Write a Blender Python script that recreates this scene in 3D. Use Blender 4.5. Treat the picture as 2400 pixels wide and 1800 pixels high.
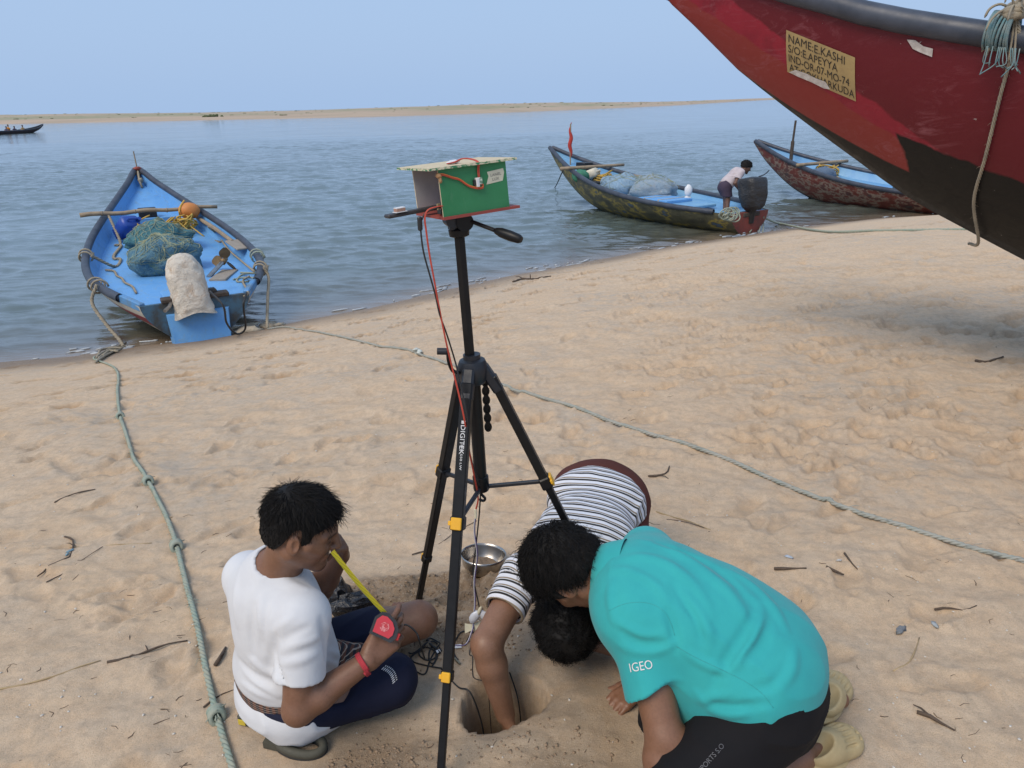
import bpy, math, random
import numpy as np
from mathutils import Vector, Matrix
from mathutils.bvhtree import BVHTree

for _o in list(bpy.data.objects):
    bpy.data.objects.remove(_o, do_unlink=True)
SC = bpy.context.scene
COL = SC.collection
RNG = np.random.default_rng(11)
random.seed(5)

# ------------------------------------------------------------------ camera
F_PX, CAM_H = 1750.0, 1.75
PITCH, ROLL = math.atan(656 / F_PX), math.atan(0.0226)
_f = np.array([0, math.cos(PITCH), -math.sin(PITCH)])
_r0 = np.array([1.0, 0, 0]); _u0 = np.array([0, math.sin(PITCH), math.cos(PITCH)])
_r = math.cos(ROLL) * _r0 - math.sin(ROLL) * _u0
_u = math.cos(ROLL) * _u0 + math.sin(ROLL) * _r0
CAM = np.array([0, 0, CAM_H])
cam_d = bpy.data.cameras.new('camera'); cam = bpy.data.objects.new('camera', cam_d); COL.objects.link(cam)
cam_d.sensor_width = 36.0; cam_d.lens = 36.0 * F_PX / 2400; cam_d.clip_start = 0.05; cam_d.clip_end = 6000
_m = Matrix(((_r[0], _u[0], -_f[0], 0), (_r[1], _u[1], -_f[1], 0), (_r[2], _u[2], -_f[2], CAM_H), (0, 0, 0, 1)))
cam.matrix_world = _m
SC.camera = cam

# ------------------------------------------------------------------ light
SUN_EL, SUN_AZ = math.radians(50), math.radians(222)      # azimuth clockwise from +Y: behind and left of the camera
wd = bpy.data.worlds.new('World'); SC.world = wd; wd.use_nodes = True
nt = wd.node_tree; bg = nt.nodes['Background']
sky = nt.nodes.new('ShaderNodeTexSky'); sky.sky_type = 'NISHITA'; sky.sun_disc = False
sky.sun_elevation = SUN_EL; sky.sun_rotation = SUN_AZ
sky.air_density = 1.6; sky.dust_density = 4.0; sky.ozone_density = 3.0; sky.altitude = 0
# thin high haze evens the clear sky out towards one pale blue
hz = nt.nodes.new('ShaderNodeMix'); hz.data_type = 'RGBA'; hz.inputs[0].default_value = 0.90
hz.inputs[7].default_value = (2.78, 3.92, 5.80, 1)
nt.links.new(sky.outputs[0], hz.inputs[6]); nt.links.new(hz.outputs[2], bg.inputs[0])
bg.inputs[1].default_value = 0.09
sun_d = bpy.data.lights.new('sun', 'SUN'); sun = bpy.data.objects.new('sun', sun_d); COL.objects.link(sun)
sun_d.energy = 1.5; sun_d.angle = math.radians(32); sun_d.color = (1.0, 0.87, 0.71)
_sd = Vector((math.sin(SUN_AZ) * math.cos(SUN_EL), math.cos(SUN_AZ) * math.cos(SUN_EL), math.sin(SUN_EL)))
sun.rotation_euler = _sd.to_track_quat('Z', 'Y').to_euler()
SC.view_settings.view_transform = 'Standard'; SC.view_settings.look = 'None'
SC.view_settings.exposure = 0.72; SC.view_settings.gamma = 1.0; SC.view_settings.use_curve_mapping = False
SC.cycles.max_bounces = 6; SC.cycles.diffuse_bounces = 3; SC.cycles.glossy_bounces = 3
SC.cycles.transparent_max_bounces = 12; SC.cycles.use_denoising = True

# ------------------------------------------------------------------ image rays (only to work out where things stand)
def ray(x, y): return _f + _r * (x - 1200) / F_PX + _u * (900 - y) / F_PX
def atd(x, y, d): return CAM + ray(x, y) * d
def atz(x, y, z=0.0):
    q = ray(x, y); return CAM + q * ((z - CAM_H) / q[2])

# ------------------------------------------------------------------ numeric noise
_tab = np.random.default_rng(3).random((256, 256)).astype(np.float32)
def vnoise2(x, y):
    x = np.asarray(x, np.float64); y = np.asarray(y, np.float64)
    xi = np.floor(x).astype(int); yi = np.floor(y).astype(int); fx = x - xi; fy = y - yi
    fx = fx * fx * (3 - 2 * fx); fy = fy * fy * (3 - 2 * fy)
    a = _tab[xi & 255, yi & 255]; b = _tab[(xi + 1) & 255, yi & 255]; c = _tab[xi & 255, (yi + 1) & 255]; d = _tab[(xi + 1) & 255, (yi + 1) & 255]
    return (a * (1 - fx) + b * fx) * (1 - fy) + (c * (1 - fx) + d * fx) * fy - 0.5
def fbm2(x, y, o=4, g=0.5):
    s = 0; a = 1.0
    for i in range(o):
        s = s + a * vnoise2(x * 2 ** i + 17.3 * i, y * 2 ** i - 9.1 * i); a *= g
    return s
_tab3 = np.random.default_rng(4).random((32, 32, 32)).astype(np.float32)
def vnoise3(p):
    p = np.asarray(p); i = np.floor(p).astype(np.int32); f = (p - i).astype(np.float32); f = f * f * (3 - 2 * f); i &= 31; j = (i + 1) & 31
    out = 0
    for a in (0, 1):
        wx = f[:, 0] if a else 1 - f[:, 0]; X = j[:, 0] if a else i[:, 0]
        for b in (0, 1):
            wy = f[:, 1] if b else 1 - f[:, 1]; Y = j[:, 1] if b else i[:, 1]
            out = out + wx * wy * ((1 - f[:, 2]) * _tab3[X, Y, i[:, 2]] + f[:, 2] * _tab3[X, Y, j[:, 2]])
    return out - 0.5
def sstep(a, b, x):
    t = np.clip((x - a) / (b - a), 0, 1); return t * t * (3 - 2 * t)

# ------------------------------------------------------------------ materials
def lin(r, g, b): return tuple(((c / 255) / 12.92 if c / 255 <= 0.04045 else ((c / 255 + 0.055) / 1.055) ** 2.4) for c in (r, g, b)) + (1,)
class NT:
    def __init__(s, name):
        s.m = bpy.data.materials.new(name); s.m.use_nodes = True; s.t = s.m.node_tree; s.b = s.t.nodes['Principled BSDF']
        s.tc = s.t.nodes.new('ShaderNodeTexCoord')
    def n(s, k, **kw):
        x = s.t.nodes.new('ShaderNode' + k)
        for a, v in kw.items(): setattr(x, a, v)
        return x
    def l(s, a, b): s.t.links.new(a, b)
    def noise(s, scale, detail=4, rough=0.6, vec=None, stretch=None, dist=0.0):
        x = s.n('TexNoise'); x.inputs['Scale'].default_value = scale; x.inputs['Detail'].default_value = detail
        x.inputs['Roughness'].default_value = rough; x.inputs['Distortion'].default_value = dist
        v = vec or s.tc.outputs['Object']
        if stretch:
            mp = s.n('Mapping'); mp.inputs['Scale'].default_value = stretch; s.l(v, mp.inputs[0]); v = mp.outputs[0]
        s.l(v, x.inputs[0]); return x.outputs[0]
    def ramp(s, fac, stops, interp='LINEAR'):
        x = s.n('ValToRGB'); e = x.color_ramp.elements; x.color_ramp.interpolation = interp
        while len(e) > 1: e.remove(e[-1])
        e[0].position, e[0].color = stops[0][0], _c4(stops[0][1])
        for p, c in stops[1:]:
            k = e.new(p); k.color = _c4(c)
        s.l(fac, x.inputs[0]); return x.outputs[0]
    def mix(s, fac, a, b, blend='MIX'):
        x = s.n('Mix', data_type='RGBA', blend_type=blend)
        for v, i in ((fac, 0), (a, 6), (b, 7)):
            if hasattr(v, 'links'): s.l(v, x.inputs[i])
            else: x.inputs[i].default_value = v if i == 0 else _c4(v)
        return x.outputs[2]
    def math(s, op, a, b=0.0, clamp=False):
        x = s.n('Math', operation=op); x.use_clamp = clamp
        for v, i in ((a, 0), (b, 1)):
            if hasattr(v, 'links'): s.l(v, x.inputs[i])
            else: x.inputs[i].default_value = v
        return x.outputs[0]
    def attr(s, name, out='Fac'):
        x = s.n('Attribute', attribute_name=name); return x.outputs[out]
    def bump(s, h, strength=0.3, dist=0.01, normal=None):
        x = s.n('Bump'); x.inputs['Strength'].default_value = strength; x.inputs['Distance'].default_value = dist
        s.l(h, x.inputs['Height'])
        if normal is not None: s.l(normal, x.inputs['Normal'])
        return x.outputs[0]
    def out(s, color=None, rough=None, normal=None, **kw):
        for v, k in ((color, 'Base Color'), (rough, 'Roughness'), (normal, 'Normal')):
            if v is None: continue
            if hasattr(v, 'links'): s.l(v, s.b.inputs[k])
            else: s.b.inputs[k].default_value = _c4(v) if k == 'Base Color' else v
        for k, v in kw.items(): s.b.inputs[k].default_value = v
        return s.m
def _c4(c): return tuple(c) if len(c) == 4 else tuple(c) + (1,)
def pm(name, c1, c2=None, scale=8.0, rough=0.6, bump=0.15, bscale=60.0, bdist=0.004, stretch=None, lo=0.35, hi=0.65, **kw):
    """plain procedural material: two tones of one colour broken up by noise, fine relief"""
    t = NT(name); c2 = c2 or tuple(x * 0.7 for x in c1[:3])
    c = t.ramp(t.noise(scale, 6, 0.65, stretch=stretch), [(lo, c1), (hi, c2)])
    r = t.ramp(t.noise(scale * 1.7, 3), [(0.3, (rough * 0.85,) * 3), (0.7, (min(1, rough * 1.15),) * 3)])
    return t.out(c, r, t.bump(t.noise(bscale, 4, stretch=stretch), bump, bdist) if bump else None, **kw)

# ------------------------------------------------------------------ meshes
ORG = {}
def tag(o, label=None, cat=None, group=None, kind=None):
    if label: o['label'] = label
    if cat: o['category'] = cat
    if group: o['group'] = group
    if kind: o['kind'] = kind
    return o
def thing(name, label, cat, loc, rotz=0.0, group=None):
    o = bpy.data.objects.new(name, None); COL.objects.link(o); o.location = Vector(loc); o.rotation_euler = (0, 0, rotz)
    o.empty_display_size = 0.1
    ORG[o.name] = np.array(loc, float); return tag(o, label, cat, group)
def mesh_obj(name, V, Fc, mat, parent=None, world=True, origin=None, smooth=True, attrs=None, mats=None, fmat=None, dedupe=None):
    V = np.asarray(V, float).reshape(-1, 3)
    org = np.zeros(3)
    if parent is not None and world: org = ORG[parent.name]
    elif origin is not None: org = np.asarray(origin, float)
    me = bpy.data.meshes.new(name)
    if isinstance(Fc, np.ndarray) and Fc.ndim == 2:
        n, k = Fc.shape; me.vertices.add(len(V)); me.vertices.foreach_set('co', (V - org).astype(np.float32).ravel()); me.loops.add(n * k); me.loops.foreach_set('vertex_index', Fc.astype(np.int32).ravel())
        me.polygons.add(n); me.polygons.foreach_set('loop_start', np.arange(0, n * k, k, dtype=np.int32)); me.update(calc_edges=True); me.validate()
    else:
        me.from_pydata((V - org).tolist(), [], [tuple(int(i) for i in f) for f in Fc]); me.update()
    o = bpy.data.objects.new(name, me); COL.objects.link(o)
    for m in (mats or [mat]): me.materials.append(m)
    if fmat is not None: me.polygons.foreach_set('material_index', np.asarray(fmat, np.int32))
    if smooth: me.polygons.foreach_set('use_smooth', np.ones(len(me.polygons), bool))
    for k, v in (attrs or {}).items():
        v = np.asarray(v, np.float32)
        if v.ndim == 1:
            a = me.attributes.new(k, 'FLOAT', 'POINT'); a.data.foreach_set('value', v)
        else:
            a = me.attributes.new(k, 'FLOAT_COLOR', 'POINT')
            a.data.foreach_set('color', np.concatenate([v[:, :3], np.ones((len(v), 1), np.float32)], 1).ravel())
    if parent is not None: o.parent = parent; ORG[o.name] = ORG.get(parent.name, org)
    else: o.location = Vector(org); ORG[o.name] = org
    return o
def nrm(v): v = np.asarray(v, float); return v / (np.linalg.norm(v) + 1e-12)
def rotm(axis, ang): return np.array(Matrix.Rotation(ang, 3, Vector(axis)))
class MB:
    def __init__(s): s.V = []; s.F = []
    def add(s, V, Fc):
        k = len(s.V); s.V += [tuple(map(float, v)) for v in V]; s.F += [tuple(int(i) + k for i in f) for f in Fc]; return s
    def box(s, c, size, R=None, bev=0.0, taper=1.0):
        c = np.asarray(c, float); h = np.asarray(size, float) / 2; R = np.eye(3) if R is None else np.asarray(R, float)
        b = min(bev, min(h) * 0.9)
        if b <= 0:
            P = [(x, y, z) for z in (-1, 1) for y in (-1, 1) for x in (-1, 1)]
            P = np.array(P) * h; P[4:, :2] *= taper
            return s.add(P @ R.T + c, [(0, 2, 3, 1), (4, 5, 7, 6), (0, 1, 5, 4), (2, 6, 7, 3), (0, 4, 6, 2), (1, 3, 7, 5)])
        P = []; idx = {}
        for sz in (-1, 1):
            for sy in (-1, 1):
                for sx in (-1, 1):
                    for a in range(3):
                        q = h - b; q = q.copy(); q[a] = h[a]
                        v = q * (sx, sy, sz)
                        if sz > 0: v[:2] *= taper
                        idx[sx, sy, sz, a] = len(P); P.append(v)
        Fc = []
        for a in range(3):
            o = [i for i in range(3) if i != a]
            for sg in (-1, 1):
                loop = []
                for p, q in ((-1, -1), (1, -1), (1, 1), (-1, 1)):
                    k = [0, 0, 0]; k[a] = sg; k[o[0]] = p; k[o[1]] = q; loop.append(idx[k[0], k[1], k[2], a])
                if (sg > 0) != (a != 1): loop = loop[::-1]
                Fc.append(loop)
        for a in range(3):
            o = [i for i in range(3) if i != a]
            for p in (-1, 1):
                for q in (-1, 1):
                    k0 = [0, 0, 0]; k0[a] = -1; k0[o[0]] = p; k0[o[1]] = q; k1 = k0.copy(); k1[a] = 1
                    L = [idx[(*k0, o[0])], idx[(*k1, o[0])], idx[(*k1, o[1])], idx[(*k0, o[1])]]
                    if (p * q > 0) == (a != 1): L = L[::-1]
                    Fc.append(L)
        for k in [(x, y, z) for x in (-1, 1) for y in (-1, 1) for z in (-1, 1)]:
            L = [idx[(*k, 0)], idx[(*k, 1)], idx[(*k, 2)]]
            if k[0] * k[1] * k[2] < 0: L = L[::-1]
            Fc.append(L)
        return s.add(np.array(P) @ R.T + c, Fc)
    def bar(s, a, b, w, h, up=(0, 0, 1), bev=0.0):
        a = np.asarray(a, float); b = np.asarray(b, float); x = nrm(b - a); y = nrm(np.cross(up, x)); z = np.cross(x, y)
        return s.box((a + b) / 2, (np.linalg.norm(b - a), w, h), np.array([x, y, z]).T, bev)
    def tube(s, pts, r, n=8, caps=True, closed=False, flat=1.0, up=None, twist=0.0):
        P = np.asarray(pts, float); m = len(P); r = np.broadcast_to(np.asarray(r, float), (m,))
        T = np.gradient(P, axis=0)
        if closed: T = np.roll(P, -1, 0) - np.roll(P, 1, 0)
        T /= np.linalg.norm(T, axis=1)[:, None] + 1e-12
        u = np.asarray(up if up is not None else ((0, 0, 1) if abs(T[0][2]) < 0.9 else (1, 0, 0)), float)
        V = []
        for i in range(m):
            if up is not None: u = np.asarray(up, float)
            u = u - T[i] * (u @ T[i]); u = nrm(u); w = np.cross(T[i], u)
            for k in range(n):
                a = 2 * math.pi * k / n + twist * i
                V.append(P[i] + r[i] * (math.cos(a) * w + math.sin(a) * u * flat))
        Fc = []
        for i in range(m if closed else m - 1):
            j = (i + 1) % m
            for k in range(n): Fc.append((i * n + k, i * n + (k + 1) % n, j * n + (k + 1) % n, j * n + k))
        if caps and not closed: Fc += [tuple(range(n))[::-1], tuple((m - 1) * n + k for k in range(n))]
        return s.add(V, Fc)
    def lathe(s, c, prof, n=24, R=None, cap0=False, cap1=False):
        c = np.asarray(c, float); R = np.eye(3) if R is None else R; V = []; Fc = []
        for rr, z in prof:
            for k in range(n):
                a = 2 * math.pi * k / n; V.append(c + R @ np.array([rr * math.cos(a), rr * math.sin(a), z]))
        for i in range(len(prof) - 1):
            for k in range(n): Fc.append((i * n + k, i * n + (k + 1) % n, (i + 1) * n + (k + 1) % n, (i + 1) * n + k))
        if cap0: Fc.append(tuple(range(n))[::-1])
        if cap1: Fc.append(tuple((len(prof) - 1) * n + k for k in range(n)))
        return s.add(V, Fc)
    def grid(s, G, flip=False):
        G = np.asarray(G, float); a, b = G.shape[:2]; Fc = []
        for i in range(a - 1):
            for j in range(b - 1):
                q = (i * b + j, (i + 1) * b + j, (i + 1) * b + j + 1, i * b + j + 1); Fc.append(q[::-1] if flip else q)
        return s.add(G.reshape(-1, 3), Fc)
    def prism(s, poly, a, b, R=None, c=(0, 0, 0)):
        """poly in the XY plane of frame R, from height a to b"""
        R = np.eye(3) if R is None else R; n = len(poly); c = np.asarray(c, float)
        V = [c + R @ np.array([x, y, a]) for x, y in poly] + [c + R @ np.array([x, y, b]) for x, y in poly]
        return s.add(V, [tuple(range(n))[::-1], tuple(range(n, 2 * n))] + [(i, (i + 1) % n, n + (i + 1) % n, n + i) for i in range(n)])
    def blob(s, c, rad, R=None, amp=0.15, freq=3.0, seed=0, nu=20, nv=12, squash=None):
        c = np.asarray(c, float); rad = np.asarray(rad, float); R = np.eye(3) if R is None else R
        th = np.linspace(0, math.pi, nv); D = []
        for t in th:
            for k in range(nu):
                a = 2 * math.pi * k / nu; D.append((math.sin(t) * math.cos(a), math.sin(t) * math.sin(a), math.cos(t)))
        D = np.array(D); w = 1 + amp * 2 * vnoise3(D * freq + seed * 7.7 + 5) + amp * vnoise3(D * freq * 2.3 + seed * 3.1)
        P = D * rad * w[:, None]
        if squash is not None: P[:, 2] = np.maximum(P[:, 2], squash * rad[2])
        Fc = [(i * nu + k, (i + 1) * nu + k, (i + 1) * nu + (k + 1) % nu, i * nu + (k + 1) % nu) for i in range(nv - 1) for k in range(nu)]
        return s.add(P @ R.T + c, Fc)
    def build(s, name, mat, parent=None, world=True, origin=None, smooth=False, **kw):
        o = mesh_obj(name, s.V, s.F, mat, parent, world, origin, smooth, **kw)
        return o
def smooth_by_angle(o, deg=40):
    me = o.data; me.polygons.foreach_set('use_smooth', np.ones(len(me.polygons), bool))
    n = np.zeros(len(me.polygons) * 3); me.polygons.foreach_get('normal', n); n = n.reshape(-1, 3)
    ef = {}
    for p in me.polygons:
        for ek in p.edge_keys: ef.setdefault(ek, []).append(p.index)
    sh = np.zeros(len(me.edges), bool); c = math.cos(math.radians(deg))
    for e in me.edges:
        f = ef.get(e.key, [])
        if len(f) == 2 and n[f[0]] @ n[f[1]] < c: sh[e.index] = True
    a = me.attributes.get('sharp_edge') or me.attributes.new('sharp_edge', 'BOOLEAN', 'EDGE')
    a.data.foreach_set('value', sh); return o
def spline(pts, n=12, closed=False):
    """Catmull-Rom through the points"""
    P = np.asarray(pts, float)
    if closed: Q = np.vstack([P[-1], P, P[0], P[1]])
    else: Q = np.vstack([2 * P[0] - P[1], P, 2 * P[-1] - P[-2]])
    out = []
    for i in range(1, len(Q) - 2):
        p0, p1, p2, p3 = Q[i - 1:i + 3]
        for t in np.linspace(0, 1, n, endpoint=False):
            out.append(0.5 * (2 * p1 + (p2 - p0) * t + (2 * p0 - 5 * p1 + 4 * p2 - p3) * t * t + (3 * p1 - p0 - 3 * p2 + p3) * t ** 3))
    if not closed: out.append(P[-1])
    return np.array(out)
def resample(P, step):
    P = np.asarray(P, float); s = np.r_[0, np.cumsum(np.linalg.norm(np.diff(P, axis=0), axis=1))]
    q = np.linspace(0, s[-1], max(3, int(s[-1] / step) + 1)); return np.array([np.interp(q, s, P[:, k]) for k in range(3)]).T
def rope_mb(path, r, pitch=None, n=5, mb=None, step=None, frays=0):
    """three-strand laid rope along a path"""
    pitch = pitch or r * 7; P = resample(path, step or pitch / 8); m = len(P); mb = mb or MB()
    T = np.gradient(P, axis=0); T /= np.linalg.norm(T, axis=1)[:, None] + 1e-12
    u = np.cross(T, (0, 0, 1.0)); u[np.linalg.norm(u, axis=1) < 1e-3] = (1, 0, 0); u /= np.linalg.norm(u, axis=1)[:, None]; w = np.cross(u, T)
    s = np.r_[0, np.cumsum(np.linalg.norm(np.diff(P, axis=0), axis=1))]
    for k in range(3):
        a = 2 * math.pi * (s / pitch + k / 3)
        mb.tube(P + (r * 0.5) * (np.cos(a)[:, None] * u + np.sin(a)[:, None] * w), r * 0.58, n)
    for i in range(frays):
        j = random.randrange(m); d = nrm(np.array([random.uniform(-1, 1), random.uniform(-1, 1), random.uniform(0.1, 1)]))
        mb.tube([P[j], P[j] + d * r * 2 + T[j] * r, P[j] + d * r * 3 + T[j] * r * 3], r * 0.08, 3)
    return mb
def copy_tree(o, parent=None):
    c = o.copy(); COL.objects.link(c); c.parent = parent
    for ch in list(o.children): copy_tree(ch, c)
    return c
def text_mesh(body, size, extrude=0.0, align='LEFT'):
    cu = bpy.data.curves.new('t', 'FONT'); cu.body = body; cu.size = size; cu.extrude = extrude; cu.align_x = align; cu.resolution_u = 4
    o = bpy.data.objects.new('t', cu); COL.objects.link(o)
    dg = bpy.context.evaluated_depsgraph_get(); me = bpy.data.meshes.new_from_object(o.evaluated_get(dg))
    V = np.array([v.co for v in me.vertices]); Fc = [tuple(p.vertices) for p in me.polygons]
    bpy.data.objects.remove(o); bpy.data.curves.remove(cu); bpy.data.meshes.remove(me)
    return V, Fc
def subdiv_flat(V, Fc, maxlen):
    """split long edges of a flat triangulated text mesh so that it can follow a curved surface"""
    import bmesh
    bm = bmesh.new(); vs = [bm.verts.new(v) for v in V]
    for f in Fc:
        try: bm.faces.new([vs[i] for i in f])
        except ValueError: pass
    bmesh.ops.triangulate(bm, faces=bm.faces[:])
    for _ in range(4):
        e = [x for x in bm.edges if x.calc_length() > maxlen]
        if not e: break
        bmesh.ops.subdivide_edges(bm, edges=e, cuts=1); bmesh.ops.triangulate(bm, faces=bm.faces[:])
    bm.verts.index_update()
    return np.array([v.co for v in bm.verts]), [tuple(v.index for v in f.verts) for f in bm.faces]
def bvh_of(o):
    me = o.data; off = Vector(ORG[o.name]) if o.name in ORG else Vector()
    return BVHTree.FromPolygons([v.co + off for v in me.vertices], [tuple(p.vertices) for p in me.polygons])
# ================================================================== the setting
WATER_Z = -0.8
_wl = [(0, 785), (150, 770), (300, 748), (430, 735), (590, 705), (800, 665), (950, 630), (1100, 597), (1250, 570), (1430, 535), (1600, 510), (1750, 488), (1900, 472), (2040, 464)]
WL = np.array([atz(x * 1.085, y * 1.085, WATER_Z)[:2] for x, y in _wl])
WL = np.vstack([WL[0] + (WL[0] - WL[2]) * 60, WL[0] + (WL[0] - WL[2]) * 4, WL, WL[-1] + (WL[-1] - WL[-5]) * 2, WL[-1] + (WL[-1] - WL[-5]) * 60])
def shore_dist(x, y):
    """signed distance to the waterline, positive on the sand"""
    x = np.asarray(x, float); y = np.asarray(y, float); best = np.full(x.shape, 1e9); sg = np.ones(x.shape)
    for a, b in zip(WL[:-1], WL[1:]):
        d = b - a; L2 = d @ d; t = np.clip(((x - a[0]) * d[0] + (y - a[1]) * d[1]) / L2, 0, 1)
        ex = x - a[0] - t * d[0]; ey = y - a[1] - t * d[1]; q = np.hypot(ex, ey)
        cr = d[0] * ey - d[1] * ex; m = q < best; best = np.where(m, q, best); sg = np.where(m, np.where(cr > 0, -1, 1), sg)
    return best * sg
def base_z(x, y):
    s = shore_dist(x, y); t = np.clip(s / 6.4, 0, 1)
    z = WATER_Z * (1 - t) ** 1.5
    z = np.where(s < 0, WATER_Z + 0.16 * s, z)
    return np.maximum(z, -3.0), s
HOLE = (-0.050, 1.840, 0.126)
_dr = np.random.default_rng(21)
DENTS = []      # x, y, half length, half width, depth, angle
def _dent(n, xr, yr, ln, wd, dp, ang, ok, cw=.25):
    k = 0
    while k < n:
        x = _dr.uniform(*xr); y = _dr.uniform(*yr)
        s = float(shore_dist(np.array([x]), np.array([y]))[0])
        if not ok(x, y, s): continue
        DENTS.append((x, y, _dr.uniform(*ln), _dr.uniform(*wd), _dr.uniform(*dp), math.radians(_dr.normal(*ang)), cw)); k += 1
far_from_people = lambda x, y: (math.hypot(x + 0.6, y - 1.8) > 0.45 and math.hypot(x - 0.6, y - 1.6) > 0.55 and math.hypot(x + 0.06, y - 1.84) > 0.35)
_dent(330, (-4, 8), (2.2, 9.5), (0.07, 0.15), (0.030, 0.065), (0.012, 0.032), (25, 35), lambda x, y, s: s > 2.4 and far_from_people(x, y))
_dent(520, (0.4, 10), (3.4, 9.0), (0.10, 0.24), (0.035, 0.070), (0.012, 0.030), (4, 20), lambda x, y, s: s > 3.0 and x > 0.16 * y)
_dent(150, (-2.6, 3.4), (1.0, 4.5), (0.06, 0.16), (0.028, 0.060), (0.010, 0.024), (28, 35), lambda x, y, s: far_from_people(x, y))
_dent(210, (-6.5, 8), (4.2, 13), (0.11, 0.19), (0.040, 0.062), (0.018, 0.036), (22, 14), lambda x, y, s: 0.5 < s < 3.4, 1.0)
def sand_detail(x, y, s):
    """relief of the trodden sand and how damp / how grey it lies there"""
    dry = sstep(1.8, 3.6, s)
    z = dry * (0.040 * fbm2(x * 1.3 + 0.5 * y, y * 2.1 - x * 0.7, 3) + 0.020 * fbm2(x * 4.1 - y, y * 7.3 + x * 1.6, 3) + 0.009 * fbm2(x * 11 - y * 2, y * 17 + x * 3, 3))
    z = z + (1 - dry) * 0.012 * fbm2(x * 0.9, y * 1.3, 2)
    # wind and tread ripples in front left
    hol = np.zeros_like(x)
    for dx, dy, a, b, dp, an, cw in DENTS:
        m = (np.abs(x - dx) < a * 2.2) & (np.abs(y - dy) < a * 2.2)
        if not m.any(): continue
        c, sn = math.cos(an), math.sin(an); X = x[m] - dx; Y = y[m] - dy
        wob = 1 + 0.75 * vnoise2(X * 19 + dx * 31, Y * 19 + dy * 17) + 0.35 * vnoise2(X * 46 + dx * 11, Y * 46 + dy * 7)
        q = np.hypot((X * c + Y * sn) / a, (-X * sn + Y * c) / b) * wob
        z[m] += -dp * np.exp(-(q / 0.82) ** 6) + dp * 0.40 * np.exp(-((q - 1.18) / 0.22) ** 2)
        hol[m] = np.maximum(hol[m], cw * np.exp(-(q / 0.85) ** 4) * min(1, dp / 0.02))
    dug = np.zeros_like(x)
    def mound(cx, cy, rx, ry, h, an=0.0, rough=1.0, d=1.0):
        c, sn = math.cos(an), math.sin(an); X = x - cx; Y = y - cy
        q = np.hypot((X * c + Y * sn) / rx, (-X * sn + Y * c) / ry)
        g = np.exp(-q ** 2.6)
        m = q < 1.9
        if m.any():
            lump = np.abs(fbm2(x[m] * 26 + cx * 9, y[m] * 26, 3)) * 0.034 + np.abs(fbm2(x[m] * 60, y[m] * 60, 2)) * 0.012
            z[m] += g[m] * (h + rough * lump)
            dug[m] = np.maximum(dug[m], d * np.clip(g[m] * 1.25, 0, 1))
    mound(-0.42, 1.57, 0.20, 0.16, 0.030, 0.2, 1.6)           # spoil in front of the man in white
    mound(-0.48, 1.36, 0.20, 0.22, 0.034, 0.1, 1.6)
    mound(-0.38, 2.37, 0.42, 0.16, 0.050, 0.1, 1.6)           # spoil behind the rear tripod leg
    mound(-0.24, 2.14, 0.24, 0.09, 0.024, 0.25, 1.4)
    mound(-0.80, 1.36, 0.10, 0.05, 0.012, 0.2)
    mound(0.05, 1.45, 0.42, 0.22, 0.012, 0.0, 0.5, 0.55)
    mound(0.17, 1.75, 0.20, 0.22, 0.020, 0.0, 0.25, 0.45)
    # smooth the ground that people sit and kneel on
    for cx, cy, rr in ((-0.62, 1.80, 0.34), (0.62, 1.56, 0.40), (0.24, 2.2, 0.34)):
        w = np.exp(-(np.hypot(x - cx, y - cy) / rr) ** 6); z = z * (1 - w) - 0.004 * w; hol = hol * (1 - w)
    return z, hol, dug
def hole_z(x, y):
    hx, hy, hr = HOLE; X = x - hx; Y = y - hy; a = np.arctan2(Y, X)
    rr = hr * (1 + 0.10 * np.sin(2 * a + 0.6) + 0.06 * np.sin(3 * a + 2.0)); q = np.hypot(X, Y) / rr
    far = np.clip(Y / hr, 0, 1)
    wall = 0.93 - 0.14 * far                       # the far side is sloped, the near side cut steep
    t = 1 - sstep(wall, 1.03 + 0.10 * far, q)
    lip = -0.02 * np.exp(-((q - 1.15) / 0.35) ** 2)
    return -0.46 * t + lip, t
def ground_z(x, y, hole=True):
    x = np.atleast_1d(np.asarray(x, float)); y = np.atleast_1d(np.asarray(y, float))
    b, s = base_z(x, y); d, _, _ = sand_detail(x, y, s); z = b + np.where(s > -0.3, d, 0)
    return z
def axis(core0, core1, st, g, lo, hi, g2=1.35):
    a = list(np.arange(core0, core1 + 1e-6, st))
    d = st
    while a[-1] < hi:
        d *= g if a[-1] < 14 else g2; a.append(a[-1] + d)
    d = st
    b = [core0]
    while b[-1] > lo:
        d *= g if b[-1] > -9 else g2; b.append(b[-1] - d)
    return np.array(b[:0:-1] + a)
gx = axis(-2.1, 2.5, 0.0135, 1.012, -2500, 2500); gy = axis(0.95, 2.7, 0.012, 1.0095, -60, 2500)
X, Y = np.meshgrid(gx, gy, indexing='ij'); sh = X.shape; xf = X.ravel(); yf = Y.ravel()
bz, ss = base_z(xf, yf)
near = (yf > 0.2) & (yf < 40) & (np.abs(xf) < 40) & (ss > -1.0)
zz = bz.copy(); hol = np.zeros_like(zz); dug = np.zeros_like(zz); cav = np.zeros_like(zz)
dz, h_, d_ = sand_detail(xf[near], yf[near], ss[near]); ff = sstep(-0.8, 0.1, ss[near])
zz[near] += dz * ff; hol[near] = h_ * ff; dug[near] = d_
hm = np.hypot(xf - HOLE[0], yf - HOLE[1]) < 0.3
hz_, ht_ = hole_z(xf[hm], yf[hm]); zz[hm] += hz_ + ht_ * 0.012 * fbm2(xf[hm] * 40, zz[hm] * 30 + yf[hm] * 40, 2); dug[hm] = np.maximum(dug[hm], 1.0 * np.clip(ht_ * 1.6, 0, 1))  # damp dug tone over the whole pit also paints in the shade inside it
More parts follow.
